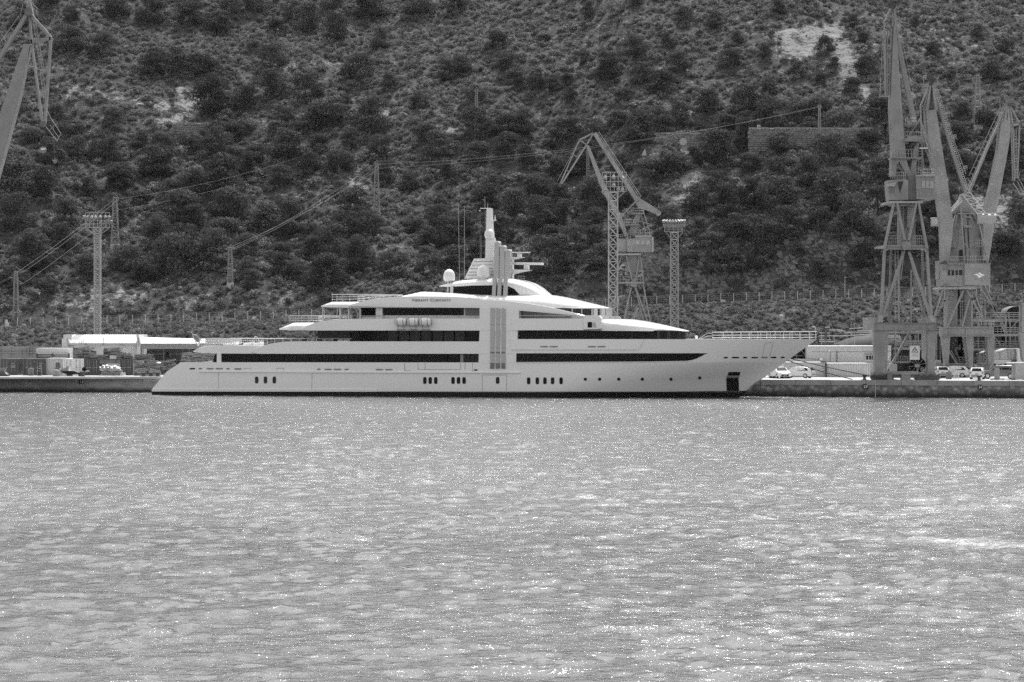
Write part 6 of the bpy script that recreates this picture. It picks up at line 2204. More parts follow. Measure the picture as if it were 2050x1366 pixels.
b = MB().box((P(2041, 0, 297)[0] + .8, 298.2, ZQ + 1.1), (P(2062, 0, 297)[0] - P(2021, 0, 297)[0], 2.4, 2.0))
b.build("box_body", "cranel", t)
x0, x1 = P(2020.6, 0, 297)[0], P(2062, 0, 297)[0]
MB().box(((x0 + x1) / 2 + .1, 298.2, ZQ + 2.16), (x1 - x0 + .4, 2.6, .12)).build("lid", "wallw", t)
b = MB()
for x in (x0 + .5, x1 - .5):
    b.box((x + .2, 298, ZQ + .06), (.3, 1.8, .12))
b.build("skid", "dark", t)

# ---- cars
def make_car(name, label, rear, kind, paint, loc, rz, group="cars parked on the quay"):
    "car with its length along local x (front at +x), wheels on z=0"
    t = thing(name, label, "car", loc, group, rz)
    L, W, Hh = dict(hatch=(4.3, 1.76, 1.5), suv=(4.9, 1.9, 1.78), van=(4.4, 1.8, 1.8))[kind]
    if kind == "suv":
        prof = [(-2.45, .55), (-2.42, 1.0), (-2.36, 1.12), (-2.2, 1.7), (-1.9, 1.76), (.35, 1.76), (.55, 1.7), (1.15, 1.15), (2.2, 1.02), (2.42, .85), (2.45, .5), (2.38, .34), (-2.38, .34)]
        glass = [(-2.18, 1.2), (-2.06, 1.62), (.4, 1.64), (.98, 1.2)]
        wb = (-1.45, 1.45)
        R_ = .38
    else:
        prof = [(-2.15, .5), (-2.13, .9), (-2.08, 1.02), (-1.85, 1.3), (-1.45, 1.46), (-.3, 1.52), (.35, 1.46), (.6, 1.36), (1.15, 1.0), (1.85, .86), (2.12, .66), (2.16, .42), (2.08, .26), (-2.08, .26)]
        glass = [(-1.72, 1.0), (-1.42, 1.34), (-.3, 1.42), (.4, 1.36), (1.0, 1.0)]
        wb = (-1.3, 1.36)
        R_ = .32
    rows = []
    hz_ = 1.05
    for f, ins in ((-1, 0.10), (-.94, 0), (.94, 0), (1, 0.10)):
        rows.append([(x * (1 - .03 * (abs(f) == 1)), f * W / 2 * (1 - (0.13 if z > hz_ + .1 else 0)), z if not ins else (z - .03 if z > .6 else z + .03)) for x, z in prof])
    b = MB().grid(rows, close=True)
    b.add(rows[0], [tuple(range(len(prof)))]).add(rows[-1], [tuple(range(len(prof)))])
    b.build("body", paint, t, smooth=35, local=True)
    for s_ in (-1, 1):
        y = s_ * (W / 2 * .9)
        # glass leans inwards with the pillars
        v0 = [(x, s_ * W / 2 * (.985 if z < hz_ + .16 else .885), z) for x, z in glass]
        v1 = [(x, s_ * W / 2 * (.9 if z < hz_ + .16 else .8), z) for x, z in glass]
        n = len(glass)
        m_ = MB().add(v0 + v1, [tuple(range(n)), tuple(range(2 * n - 1, n - 1, -1))] + [(i, (i + 1) % n, n + (i + 1) % n, n + i) for i in range(n)])
        m_.build("side_window", "glass", t, local=True)
        p = MB()
        for xb in ((-.35,) if kind != "suv" else (-.35, -1.35)):
            p.beam((xb, s_ * W / 2 * .995, hz_ + .0), (xb + .02, s_ * W / 2 * .9, prof[4][1] - .04), .07, .05)
        p.build("window_pillar", paint, t, local=True)
        hl = MB().box((2.03 if kind != "suv" else 2.36, s_ * W * .36, .72 if kind != "suv" else .86), (.2, .36, .16))
        hl.build("headlight", "sign", t, local=True)
        tl = MB().box((-2.07 if kind != "suv" else -2.4, s_ * W * .42, .86 if kind != "suv" else 1.0), (.14, .22, .3))
        tl.build("tail_light", "find", t, local=True)
        MB().box((.75, s_ * (W / 2 + .06), 1.03 if kind != "suv" else 1.2), (.12, .16, .12)).build("mirror", paint, t, local=True)
        for xw in wb:
            w_ = MB().cyl((xw, s_ * (W / 2 - .2), R_), (xw, s_ * (W / 2 + .012), R_), R_, n=18).build("tyre", "rubber", t, local=True)
            MB().cyl((xw, s_ * (W / 2), R_), (xw, s_ * (W / 2 + .03), R_), R_ * .62, n=14).build("rim", "steel", w_, local=True)
    xr = -1.98 if kind != "suv" else -2.3
    if kind == "suv":
        rw = [(-2.34, 1.16), (-2.22, 1.6)]
        fw = [(.64, 1.66), (1.14, 1.2)]
    else:
        rw = [(-2.06, 1.06), (-1.72, 1.39)]
        fw = [(.5, 1.41), (1.12, 1.03)]
    for nm, (p, q), o_ in (("rear_window", rw, -.04), ("windscreen", fw, .04)):
        v = []
        for (x, z), ww in ((p, .72 if nm == "rear_window" else .7), (q, .66 if nm == "rear_window" else .82)):
            for s_ in (-1, 1):
                v.append((x + o_, s_ * W / 2 * ww, z + .03))
        v2 = [(x - o_ * 2, y, z - .06) for x, y, z in v]
        MB().add(v + v2, [(0, 1, 3, 2), (4, 5, 7, 6), (0, 1, 5, 4), (2, 3, 7, 6), (0, 2, 6, 4), (1, 3, 7, 5)]).build(nm, "glass", t, local=True)
    MB().box((-2.17 if kind != "suv" else -2.47, 0, .46), (.06, W * .8, .26)).build("bumper", "find" if kind != "van" else paint, t, local=True)
    MB().box((-2.2 if kind != "suv" else -2.5, 0, .72), (.03, .5, .11)).build("number_plate", "cranel", t, local=True)
    MB().box((2.16 if kind != "suv" else 2.46, 0, .42), (.05, 1.0, .2)).build("grille", "black", t, local=True)
    MB().box((2.19 if kind != "suv" else 2.5, 0, .44), (.03, .5, .1)).build("number_plate", "cranel", t, local=True)
    return t
def carpos(px, py_, Y):
    return (P(px, 0, Y)[0], Y, ZQ + .005)
make_car("parked_car", "white rounded hatchback seen from its left flank beside the white cabin", None, "hatch", "carw", carpos(1598, 0, 308), R(180 - 28))
make_car("parked_car", "white car facing the water, nearest the yacht's bow", None, "hatch", "carw", carpos(1560, 0, 307), R(-90 + 14))
make_car("parked_car", "white car parked tail out behind the tall crane's right bogie", None, "hatch", "carw", carpos(1883, 0, 311), R(90))
make_car("parked_car", "white hatchback with its tail to the water, alone between bollard and skips", None, "hatch", "carw", carpos(1957, 0, 302), R(90 - 14))
make_car("parked_car", "grey off-road estate car parked before the gabled workshop", None, "suv", "carg", carpos(2000, 0, 303), R(180 - 12))
make_car("parked_car", "dark car hidden mostly by its white neighbour at the yacht's bow", None, "hatch", "carg", carpos(1549, 0, 311), R(-90 + 20))
make_car("parked_car", "small white car glimpsed between traffic barrier and skips", None, "hatch", "carw", carpos(1909, 0, 312.5), R(180 - 20))
# barriers, bollards, cable drum on the edge
t = thing("utility_pillar", "pale square utility pillar on feet beside the parked cars", "utility box", P(1900, 768, 301))
MB().box((P(1899.6, 0, 301)[0], 301, ZQ + .55), (.62, .5, .8)).build("cabinet", "craned", t)
b = MB()
for dx in (-.25, 0, .25):
    b.box((P(1899.6, 0, 301)[0] + dx, 301, ZQ + .08), (.12, .5, .16))
b.build("foot", "black", t)
t = thing("trestle_barrier", "thin white trestle barrier standing right of the utility pillar", "barrier", P(1914, 768, 301))
b = MB()
x0 = P(1909, 0, 301)[0]
for k, dx in enumerate((0, .22, .62)):
    b.beam((x0 + dx, 301, ZQ + .95), (x0 + dx + (.22 if k < 2 else .02), 301, ZQ), .05)
    b.beam((x0 + dx, 301.5, ZQ + .95), (x0 + dx + .1, 301.5, ZQ), .05)
b.beam((x0 - .1, 301, ZQ + .92), (x0 + .75, 301, ZQ + .92), .07)
b.build("frame", "wallw", t)
t = thing("cable_drum_stand", "squat grey capstan pedestal with crossed feet near the right edge", "capstan", P(1996, 768, 297))
x0 = P(1996, 0, 297)[0]
MB().cyl((x0, 297, ZQ), (x0, 297, ZQ + 1.45), .36, .33, 16).build("pedestal", "crane", t)
MB().cyl((x0, 297, ZQ), (x0, 297, ZQ + .22), .75, .5, 16).build("base_flange", "craned", t)
MB().beam((x0 - .9, 296.8, ZQ + .1), (x0 + .9, 296.8, ZQ + .1), .14).build("foot", "dark", t)

def bollard_sign(num, px, pyt, pyb, wpx, lab, labb, txt_h):
    X, Yq_, _ = quay_pt(px, pyb)
    t = thing("mooring_bollard", labb, "bollard", (X, Yq_ + .75, ZQ))
    MB().lathe((X, Yq_ + .75, ZQ + .03), [(.26, 0), (.2, .1), (.18, .4), (.3, .52), (.3, .66), (.16, .72)], 14).build("post", "dark", t)
    MB().box((X, Yq_ + .75, ZQ + .04), (.8, .8, .06)).build("base_plate", "rust", t)
    Ys = Yq_ - .06
    z0, z1 = P(0, pyb, Ys)[2], P(0, pyt, Ys)[2]
    w = wpx * Ys / F
    s = thing("berth_number", lab, "sign", (X, Ys, z0))
    MB().box((X, Ys + .05, (z0 + z1) / 2), (w, .08, z1 - z0)).build("number_board", "black", s)
    pyc = pyb - (pyb - pyt - txt_h) / 2
    lettering(num, s, px - wpx * .36, pyc, txt_h, wpx * .72, Ys - .01, "sign", "number")
bollard_sign("16", 162.6, 761, 769, 9.2, "black board with white number 16 on the left quay wall", "low iron bollard above the number 16 board", 5.2)
bollard_sign("23", 1732.5, 769.5, 778.6, 10.6, "black board with white number 23 on the stone quay", "dark iron bollard above the number 23 board with mooring rope", 5.2)
bollard_sign("24", 1962.5, 770.6, 779.5, 9.4, "dark board with white number 24 on the stone quay", "dark iron bollard above the number 24 board", 5.0)
# fenders and ladders on the quay face
for i, (px, w) in enumerate(((1752.6, .5),)):
    X, Yq_, _ = quay_pt(px, 790)
    b = MB()
    b.tube([(X, Yq_ - .05, 0), (X, Yq_ - .05, ZQ - .1)], .03, 4)
    tag(b.build("pipe", "trussw"), "single thin pale pipe running down the stone quay face", "pipe")
# mooring lines from the bow
def rope(label, a, b, sag, r=.055):
    wire("mooring_line", label, [a, b], r, sag, m="cable")
def yl(px, py, y):
    x, z = S(px, py, y)
    return (OX + x * cA + y * sA, OY - x * sA + y * cA, z)
X, Yq_, _ = quay_pt(1708, 768)
rope("lower dark mooring line from the yacht's bow to the quay edge", yl(1577, 722, -.6), (X, Yq_ + .6, ZQ + .12), .012)
rope("upper dark mooring line running from the bow across the white container", yl(1583, 718, -.6), P(1800, 762, 295), .012)

# ------------------------------------------------------------------ the left hand quay
# long white shed
Y = 338.0
ws = thing("white_shed", "white shed with ribbed bright roof and stepped gable behind the scaffold piles", "building", P(200, 760, Y))
pbox(137, 688, 279, 768, Y, 8).build("wall", "wallw", ws)
def rooft(px0, px1, pyt, pyb, Y0, Y1, par, ribs, m="metalroof", pyt1=None):
    pyt1 = pyt if pyt1 is None else pyt1
    e0, e1 = P(px0, pyb, Y0), P(px1, pyb, Y0)
    r0, r1 = P(px0, pyt, Y1), P(px1, pyt1, Y1)
    b = MB().add([e0, e1, r1, r0, (e0[0], e0[1], e0[2] - .18), (e1[0], e1[1], e1[2] - .18), (r1[0], r1[1], r1[2] - .18), (r0[0], r0[1], r0[2] - .18)],
                 [(0, 1, 2, 3), (7, 6, 5, 4), (0, 4, 5, 1), (1, 5, 6, 2), (2, 6, 7, 3), (3, 7, 4, 0)])
    rf = b.build("roof", m, par)
    b = MB()
    for k in range(ribs):
        t = (k + .5) / ribs
        a = Vector(e0).lerp(Vector(e1), t) + Vector((0, 0, .03))
        c = Vector(r0).lerp(Vector(r1), t) + Vector((0, 0, .03))
        b.beam(a, c, .1, .06)
    b.build("standing_seam", m, rf)
    return rf
rooft(132.5, 275.5, 670.4, 687.4, Y - .4, Y + 4, ws, 30)
poly([(124, 768), (124, 678.6), (126.6, 678.6), (126.6, 671), (129, 670), (134.6, 670), (134.6, 678), (137, 684), (137, 768)], Y - .5, 8).build("gable_wall", "wall", ws)
poly([(272.4, 670), (277.4, 670), (279.8, 684), (279.8, 768), (274.6, 768), (274.6, 688)], Y - .6, 8).build("gable_wall", "wallw", ws)
for px in (135.8, 206.8, 278):
    b = MB().tube([P(px, 676, Y - .7), P(px, 692, Y - .7)], .06, 5)
    b.build("downpipe", "find", ws)
for px in (171, 242.5):
    pbox(px - 1, 688, px + 1, 692, Y - .7, .4).build("eaves_lamp", "find", ws)
pbox(136, 687.2, 277, 688.3, Y - .55, .2).build("gutter", "galv", ws)
# open fronted shed
ls = thing("open_shed", "long low shed with bright roof and dark open front left of the stern", "building", P(350, 760, Y))
rooft(280.6, 440, 675, 687.8, Y + .2, Y + 4, ls, 3, pyt1=679.5)
pbox(280.6, 687.8, 440, 698.8, Y + .1, .4).build("fascia", "concl", ls)
b = MB()
x0, x1 = P(281, 0, Y)[0], P(440, 0, Y)[0]
corr(b, x0, x1, P(0, 698.4, Y)[2], P(0, 688.4, Y)[2], Y + .1, 64, .04)
b.build("fascia_rib", "concrete", ls)
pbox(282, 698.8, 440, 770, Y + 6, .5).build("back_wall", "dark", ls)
for px in (281.6, 327, 378, 430):
    pbox(px, 698.8, px + 1.2, 768, Y + .6, .4).build("post", "craned", ls)
b = bars([(282, 709, 440, 709, 1.2), (296, 700, 310, 709, .8), (282, 702.6, 440, 702.6, .5)], Y + 5.9, .1)
b.build("rear_rail", "find", ls)
pbox(333, 705, 337, 716, Y + 4, .6).build("machine", "black", ls)
# retaining wall behind, left
rt = thing("retaining_wall", "grey concrete retaining wall with buttress below the left embankment", "wall", P(60, 740, 344))
for k in range(8):
    a, c = -40 + k * 21.2, -40 + (k + 1) * 21.2 - .5
    pbox(a, 693.4 + k * .25, c, 760, 344, 1.2).build("wall_panel", "concrete", rt)
pbox(-40, 705, 130, 706.6, 343.7, .4).build("ledge", "find", rt)
pbox(55.5, 694.6, 57, 712, 343.6, .5).build("buttress", "find", rt)
# flat roofed office with pipes
of = thing("site_office", "low flat roofed white office with dark pipes along its front", "building", P(104, 760, 333))
pbox(72, 697.4, 138, 768, 333, 5).build("wall", "wallw", of)
for py in (709.3, 714.8):
    for a, c in ((74, 104), (106.4, 137)):
        b = MB().tube([P(a, py, 332.6), P(c, py, 332.6)], .11, 8)
        b.build("pipe", "find", of)
b = MB()
for px in (73.6, 105.2, 137.4):
    pbox(px - 1.2, 707.6, px + 1.2, 717, 332.5, .4, b)
b.build("pipe_bracket", "dark", of)
# containers
container("dark shipping container with closed doors at the far left of the quay", 1.0, 37, 718.6, 328, "cont_d", 6, doors=True)
container("dark shipping container with white markings and two oil drums in front", 46, 91, 718.6, 327, "cont_d", 6, doors=True)
wc = container("white ribbed cabin with a small dark window left of the covered boat", 91.6, 125, 717.4, 327.6, "cont_w", 6, name="site_cabin")
f = pbox(111.5, 727, 119, 738, 327.4, .12).build("window_frame", "dark", wc)
pbox(112.8, 728.6, 117.8, 737, 327.36, .05).build("pane", "glassl", f)
container("white container with end doors directly behind the covered boat", 126, 168, 718.4, 326.6, "roofw", 6, doors=True)
container("dark container right of the white doors under the scaffold pile", 168.4, 199.5, 719, 326.6, "cont_d", 6, doors=True)
container("dark container forming the right side of the foil bundle's bay", 240.6, 266.4, 719, 326.6, "cont_d", 6, doors=True)
t = thing("bridging_container", "dark container laid across the gap above the foil wrapped bundle", "container", P(220, 728, 326.6))
pbox(199.6, 719, 240.4, 728.2, 326.4, 5).build("body", "cont_m", t)
pbox(199.6, 719, 240.4, 720.2, 326.3, .1).build("top_rail", "dark", t)
pbox(231, 719, 231.8, 728, 326.3, .1).build("door_edge", "dark", t)
# container markings
for (x0, y0, n, r_) in ((13.8, 726.5, 1, 1), (23.5, 727, 3, 1), (24, 731, 4, 3), (59.5, 727.5, 2, 1), (68, 724, 1, 1), (78, 727, 5, 1), (79, 730, 3, 3)):
    b = MB()
    for j in range(r_):
        for i in range(n):
            pbox(x0 + i * 1.7, y0 + j * 2, x0 + i * 1.7 + 1.2, y0 + j * 2 + 1.3, 326.8 if x0 > 46 else 327.8, .03, b)
    tag(b.build("marking_patch", "cranel"), {13.8: "single white mark on the left door of the far left container", 23.5: "row of white marks on the far left container's right door", 24: "block of small white marks low on the far left container",
        59.5: "pair of white marks on the second container's left door", 68: "single white mark high on the second dark container", 78: "row of five small white marks on the second dark container", 79: "block of small marks below the row on the second container"}[x0], "marking")
# oil drums on trolleys in front of second container
for i, px in enumerate((62, 79)):
    t = thing("drum_stand", ("left drum stand with a pale lidded tank before the dark container", "right drum stand with a dark tank before the dark container")[i], "drum stand", P(px, 754, 324))
    b = MB()
    for dx in (-4.4, 4.4):
        b.tube([P(px + dx, 738, 324), P(px + dx, 754, 324)], .05, 5)
    for py in (738.5, 743, 752):
        b.tube([P(px - 4.4, py, 324), P(px + 4.4, py, 324)], .04, 5)
    b.build("frame", "galvd", t)
    MB().lathe((P(px, 0, 324)[0], 324.4, ZQ + .1), [(.3, 0), (.32, .1), (.32, .85), (.26, .95)], 14).build("tank", "craned" if i == 0 else "dark", t)
t = thing("white_van_glimpse", "white pallet load showing in the gap between the two dark containers", "pallet load", P(41.6, 752, 331))
pbox(38, 740, 45.4, 750.5, 331, 1).build("load", "wallw", t)
pbox(37.5, 751, 46, 752.6, 330.8, 1.4).build("pallet", "pole", t)
t = thing("pump_unit", "grey engine driven pump with a hood at the extreme left edge", "machine", P(6, 756, 320))
pbox(-8, 738.5, 8.5, 748, 320, 1.2).build("engine_box", "craned", t)
poly([(-8, 755), (-8, 748), (9, 745.6), (14.6, 750), (15.6, 755)], 319.6, 1.6).build("chassis", "dark", t)
b = poly([(9.4, 745.4), (12, 745.6), (15, 749.4), (13.4, 750)], 319.4, .1)
b.build("hood_edge", "sign", t)
# covered boat
bo = thing("covered_boat", "small boat under a peaked dark tarpaulin on a cradle", "boat", P(146, 756, 321))
rows = []
for px, pt, pb, w in ((120, 739.6, 742.6, .15), (124, 738.4, 745.6, .5), (130, 737.2, 748, .8), (136, 734, 749, .95), (139.2, 732, 749.4, 1.0), (143, 735.4, 749.4, 1.0), (150, 740.8, 749.2, 1.0), (158, 742.6, 748.8, .95), (166, 743.2, 748, .85), (172, 743.4, 746.6, .6), (176, 743.8, 745.2, .1)):
    x = P(px, 0, 321)[0]
    zt, zb = P(0, pt, 321)[2], P(0, pb, 321)[2]
    zm = min(zt - .02, P(0, 742.5, 321)[2] + .0) if pt < 742 else (zt + zb) / 2
    rows.append([(x, 321 - w * .45, zb), (x, 321 - w, zm), (x, 321, zt), (x, 321 + w, zm), (x, 321 + w * .45, zb)])
MB().grid(rows, close=True).build("tarpaulin", "tarp", bo, smooth=40)
for px in (136, 160):
    pbox(px - 3, 746.5, px + 7, 755.5, 320.6, .9).build("cradle", "dark", bo)
pbox(117.6, 738, 122, 743, 320.6, .8).build("stem_fitting", "concl", bo)
b = MB().ball(P(169, 740, 320.6), .36, .36, .36, 12, 8)
b.build("fender_ball", "black", bo, smooth=60)
pbox(170, 742, 177, 744.4, 320.4, .4).build("outboard_bracket", "concl", bo)
# rounded concrete block, dark box, small items
b = MB()
x, z = P(112.6, 0, 319)[0], ZQ
b.lathe((x, 319, z), [(.45, 0), (.48, .5), (.42, .75), (.25, .92), (.05, .98)], 16)
tag(b.build("rounded_block", "concrete", smooth=50), "rounded grey concrete block standing at the edge left of the covered boat", "concrete block")
t = thing("dark_crate", "dark square crate behind the rounded concrete block", "crate", P(114, 754, 321))
pbox(109.5, 737.5, 117, 754.5, 321, 1).build("box", "find", t)
pbox(109.2, 737, 117.3, 738.2, 320.9, 1.2).build("lid", "dark", t)
t = thing("coiled_rope", "light rope heap lying beside the rounded concrete block", "rope", P(124, 755, 320))
b = MB()
for k in range(9):
    rr = .55 - .03 * k
    pts = [(P(124, 0, 320)[0] + rr * math.cos(a), 320 + rr * .8 * math.sin(a), ZQ + .06 + .07 * (k % 4)) for a in np.linspace(0, 6.28, 14)]
    b.tube(pts, .045, 5)
b.build("coil", "concl", t)
# foil wrapped bundle
fb = thing("foil_wrapped_bundle", "shiny silver foil wrapped bundle on a wooden skid between dark containers", "bundle", P(221, 754, 322))
def lump(px, py, a, b_, c_, seed):
    rs = random.Random(seed)
    m_ = MB().ball((0, 0, 0), 1, 1, 1, 22, 12)
    o = P(px, py, 322.4)
    m_.v = [(o[0] + x * a * k, o[1] + y * b_ * k, o[2] + max(z, -.7) * c_ * k) for (x, y, z) in m_.v for k in (1 + .13 * math.sin(x * 9 + z * 5 + seed) + .08 * math.sin(z * 14 - y * 6) + rs.uniform(-.03, .03),)]
    return m_
lump(211, 738, .85, .7, .5, 1).build("wrapped_load", "silver", fb, smooth=25)
lump(228, 740, 1.15, .7, .52, 2).build("wrapped_load", "silver", fb, smooth=25)
pbox(203, 744, 243, 752, 322, 1.2).build("skid", "pole", fb)
b = MB().cyl(P(246, 746, 321.6), P(246, 752, 321.6), .34, .4, 12)
b.build("drum", "concl", fb)
pbox(230.6, 728.6, 237, 734, 325.6, .6).build("hanging_box", "cranel", fb)
# scaffolding and timber heaps
def heap(label, x0, x1, y0, y1, Y, n, seed, cat="scaffold pile", name="scaffold_pile", light=.15):
    rs = random.Random(seed)
    t = thing(name, label, cat, P((x0 + x1) / 2, y1, Y))
    rows_ = max(2, int((y1 - y0) / 4))
    for g in range(2):
        b = MB()
        for k in range(n // 2):
            a = rs.uniform(x0, x1 - 8)
            L = rs.uniform(6, min(26, x1 - a))
            yy = rs.uniform(y0 + 1, y1 - .5)
            tilt = rs.uniform(-2.0, 2.0) if rs.random() < .75 else rs.uniform(-7, 7)
            Yk = Y + rs.uniform(0, 1.6)
            y2 = min(max(yy + tilt, y0), y1)
            if rs.random() < .6:
                b.tube([P(a, yy, Yk), P(a + L, y2, Yk + rs.uniform(-.3, .3))], rs.uniform(.03, .07), 5)
            else:
                b.beam(P(a, yy, Yk), P(a + L, y2, Yk), rs.uniform(.06, .2), .2)
        b.build("pole_bundle", ("pole", "galvd")[g], t, kind="stuff")
    b = MB()
    x = x0 + 1
    while x < x1:
        w = rs.uniform(5, 13)
        h = rs.uniform(.35, 1) * (y1 - y0)
        pbox(x, y1 - h, min(x + w, x1), y1, Y + 1.2 + rs.random() * .4, .8, b)
        x += w + rs.uniform(0, 2)
    b.build("stacked_frames", "rust", t, kind="stuff")
    return t
heap("tangled scaffold poles in a tall heap above the white container doors", 145, 191, 694, 718, 327, 70, 1)
heap("low dark stack of boards above the foil wrapped bundle", 166, 218, 709, 718.6, 326.8, 26, 2)
heap("heap of crossed scaffold tubes on top of the right dark container", 206, 246, 696, 712, 328, 46, 3)
heap("flat rack of pale angle pieces at the right of the container tops", 232, 266, 706, 718.6, 326.8, 44, 4)
heap("upright pallets of scaffold clamps behind the steel plates", 268, 308, 709, 722, 330, 46, 5)
heap("long stack of dark steel plates right of the containers", 266, 318, 721, 738, 326, 60, 6)
heap("mixed steel stillages at ground level just left of the stern", 268, 322, 738, 756, 323, 60, 7)
heap("tall mesh stillages stacked beside the yacht's stern", 316, 352, 720, 752, 329, 60, 8)
heap("dense bundle of poles stacked high seen just above the aft deck", 361, 436, 705.5, 724, 331, 80, 9)
for i, (px, py) in enumerate(((318, 726.6),)):
    b = MB().ball(P(px, py, 325.4), .34, .3, .13, 12, 6)
    tag(b.build("white_sack", "sign", smooth=60), "small white sack lying on the stacked steel plates", "sack")
b = MB().tube([P(267.6, 726, 324), P(268, 750, 324)], .09, 7)
tag(b.build("steel_prop", "galv"), "upright pale steel prop at the corner of the last dark container", "prop")
for i, (px, lab) in enumerate(((163, None), (287.6, "squat dark bollard at the end of the left quay"), (302, "low dark bollard beyond the quay corner nearest the stern"), (316, "dark chock half hidden by the yacht's stern"))):
    if lab is None:
        continue
    t = thing("quay_bollard", lab, "bollard", (P(px, 0, 318)[0], 318, ZQ))
    MB().lathe((P(px, 0, 318)[0], 318, ZQ), [(.34, 0), (.26, .08), (.22, .34), (.36, .46), (.34, .56), (.1, .6)], 14).build("post", "dark", t)
    MB().box((P(px, 0, 318)[0], 318, ZQ + .03), (.9, .9, .07)).build("base_plate", "rust", t)
X, Yq_, _ = quay_pt(200, 762)
wire("mooring_line", "dark line hanging in a shallow curve along the left quay edge", [(P(176, 0, Yq_)[0], Yq_ - .1, ZQ + .02), (P(288, 0, Yq_ - 2)[0], quay_pt(284, 760)[1] - .1, ZQ - .05)], .05, .022, m="cable")
t = thing("life_line_rope", "white rope laid along the planks at the quay's edge", "rope", P(220, 757, 318))
b = MB()
rs = random.Random(9)
p = [(P(188 + k * 8, 0, 317)[0], 316.4 + rs.uniform(-.4, .5) - k * .12, ZQ + .06) for k in range(10)]
b.tube(p, .05, 5)
b.build("strand", "sign", t)
t = thing("timber_planks", "weathered timber planks stacked low along the left quay edge", "planks", P(225, 757, 319))
for k in range(5):
    a = 186 + k * 14
    pbox(a, 755.2 - (k % 2), a + 26, 757.4, 318.4 + .3 * k, .5).build("plank", "pole", t)

# person on the aft deck ---------------------------------------------
def person(label, cat_loc, h, name="person"):
    X, Yp, Z = cat_loc
    t = thing(name, label, "person", cat_loc)
    me = bpy.data.meshes.new("body")
    s = h / 1.75
    J = dict(pel=(0, 0, .95), ch=(0, 0, 1.25), nk=(0, 0, 1.47), hd=(.02, -.02, 1.62), ht=(.02, -.02, 1.74), ls=(-.19, 0, 1.4), le=(-.27, -.05, 1.13), lh=(-.2, -.22, .98),
             rs=(.19, 0, 1.4), re=(.26, -.06, 1.13), rh=(.16, -.26, 1.02), lp=(-.1, 0, .9), lk=(-.11, -.02, .5), la=(-.11, .02, .09), lt=(-.12, -.15, .04), rp=(.1, 0, .9), rk=(.13, -.05, .5), ra=(.14, 0, .09), rt=(.15, -.17, .04))
    keys = list(J)
    E = [("pel", "ch"), ("ch", "nk"), ("nk", "hd"), ("hd", "ht"), ("ch", "ls"), ("ls", "le"), ("le", "lh"), ("ch", "rs"), ("rs", "re"), ("re", "rh"), ("pel", "lp"), ("lp", "lk"), ("lk", "la"), ("la", "lt"), ("pel", "rp"), ("rp", "rk"), ("rk", "ra"), ("ra", "rt")]
    rad = dict(pel=.15, ch=.17, nk=.06, hd=.1, ht=.07, ls=.075, le=.05, lh=.04, rs=.075, re=.05, rh=.04, lp=.1, lk=.065, la=.045, lt=.035, rp=.1, rk=.065, ra=.045, rt=.035)
    me.from_pydata([tuple(c * s for c in J[k]) for k in keys], [(keys.index(a), keys.index(b)) for a, b in E], [])
    o = bpy.data.objects.new("body", me)
    col.objects.link(o)
    o.parent = t
    md = o.modifiers.new("skin", 'SKIN')
    for k, v in zip(keys, me.skin_vertices[0].data):
        v.radius = (rad[k] * s, rad[k] * s)
        v.use_root = (k == "pel")
    o.modifiers.new("sub", 'SUBSURF').render_levels = 2
    me.materials.append(M["dark"])
    hd = MB().ball((.02 * s, -.02 * s, 1.64 * s), .085 * s, .1 * s, .12 * s, 14, 10)
    hd.ball((.02 * s, -.12 * s, 1.62 * s), .016 * s, .025 * s, .02 * s, 8, 6)
    h_ = hd.build("head", "skin", t, smooth=60, local=True)
    MB().ball((.02 * s, .005 * s, 1.68 * s), .093 * s, .105 * s, .1 * s, 12, 8).build("hair", "black", h_, smooth=60, local=True)
    for sx, hx in ((-1, (-.2, -.24, .95)), (1, (.16, -.28, .99))):
        f = MB()
        f.ball(tuple(c * s for c in hx), .035 * s, .02 * s, .045 * s, 8, 6)
        for q in range(4):
            f.cyl(((hx[0] - .024 + .016 * q) * s, (hx[1] - .005) * s, (hx[2] - .03) * s), ((hx[0] - .024 + .016 * q) * s, (hx[1] - .03) * s, (hx[2] - .1 + .006 * abs(q - 1.5)) * s), .008 * s, .006 * s, 6)
        f.cyl(((hx[0] - sx * .03) * s, hx[1] * s, hx[2] * s), ((hx[0] - sx * .05) * s, (hx[1] - .03) * s, (hx[2] - .045) * s), .009 * s, .007 * s, 6)
        f.build("hand", "skin", t, smooth=60, local=True)
    return t
p = yl(710, 647, -5.6)
dz = S(0, 646.2, -5.6)[1]
zdk = yl(710, 645.8, -6.3)[2]
person("person in dark clothes standing at the rail under the sun deck", (p[0], p[1], zdk - .25), 1.72)
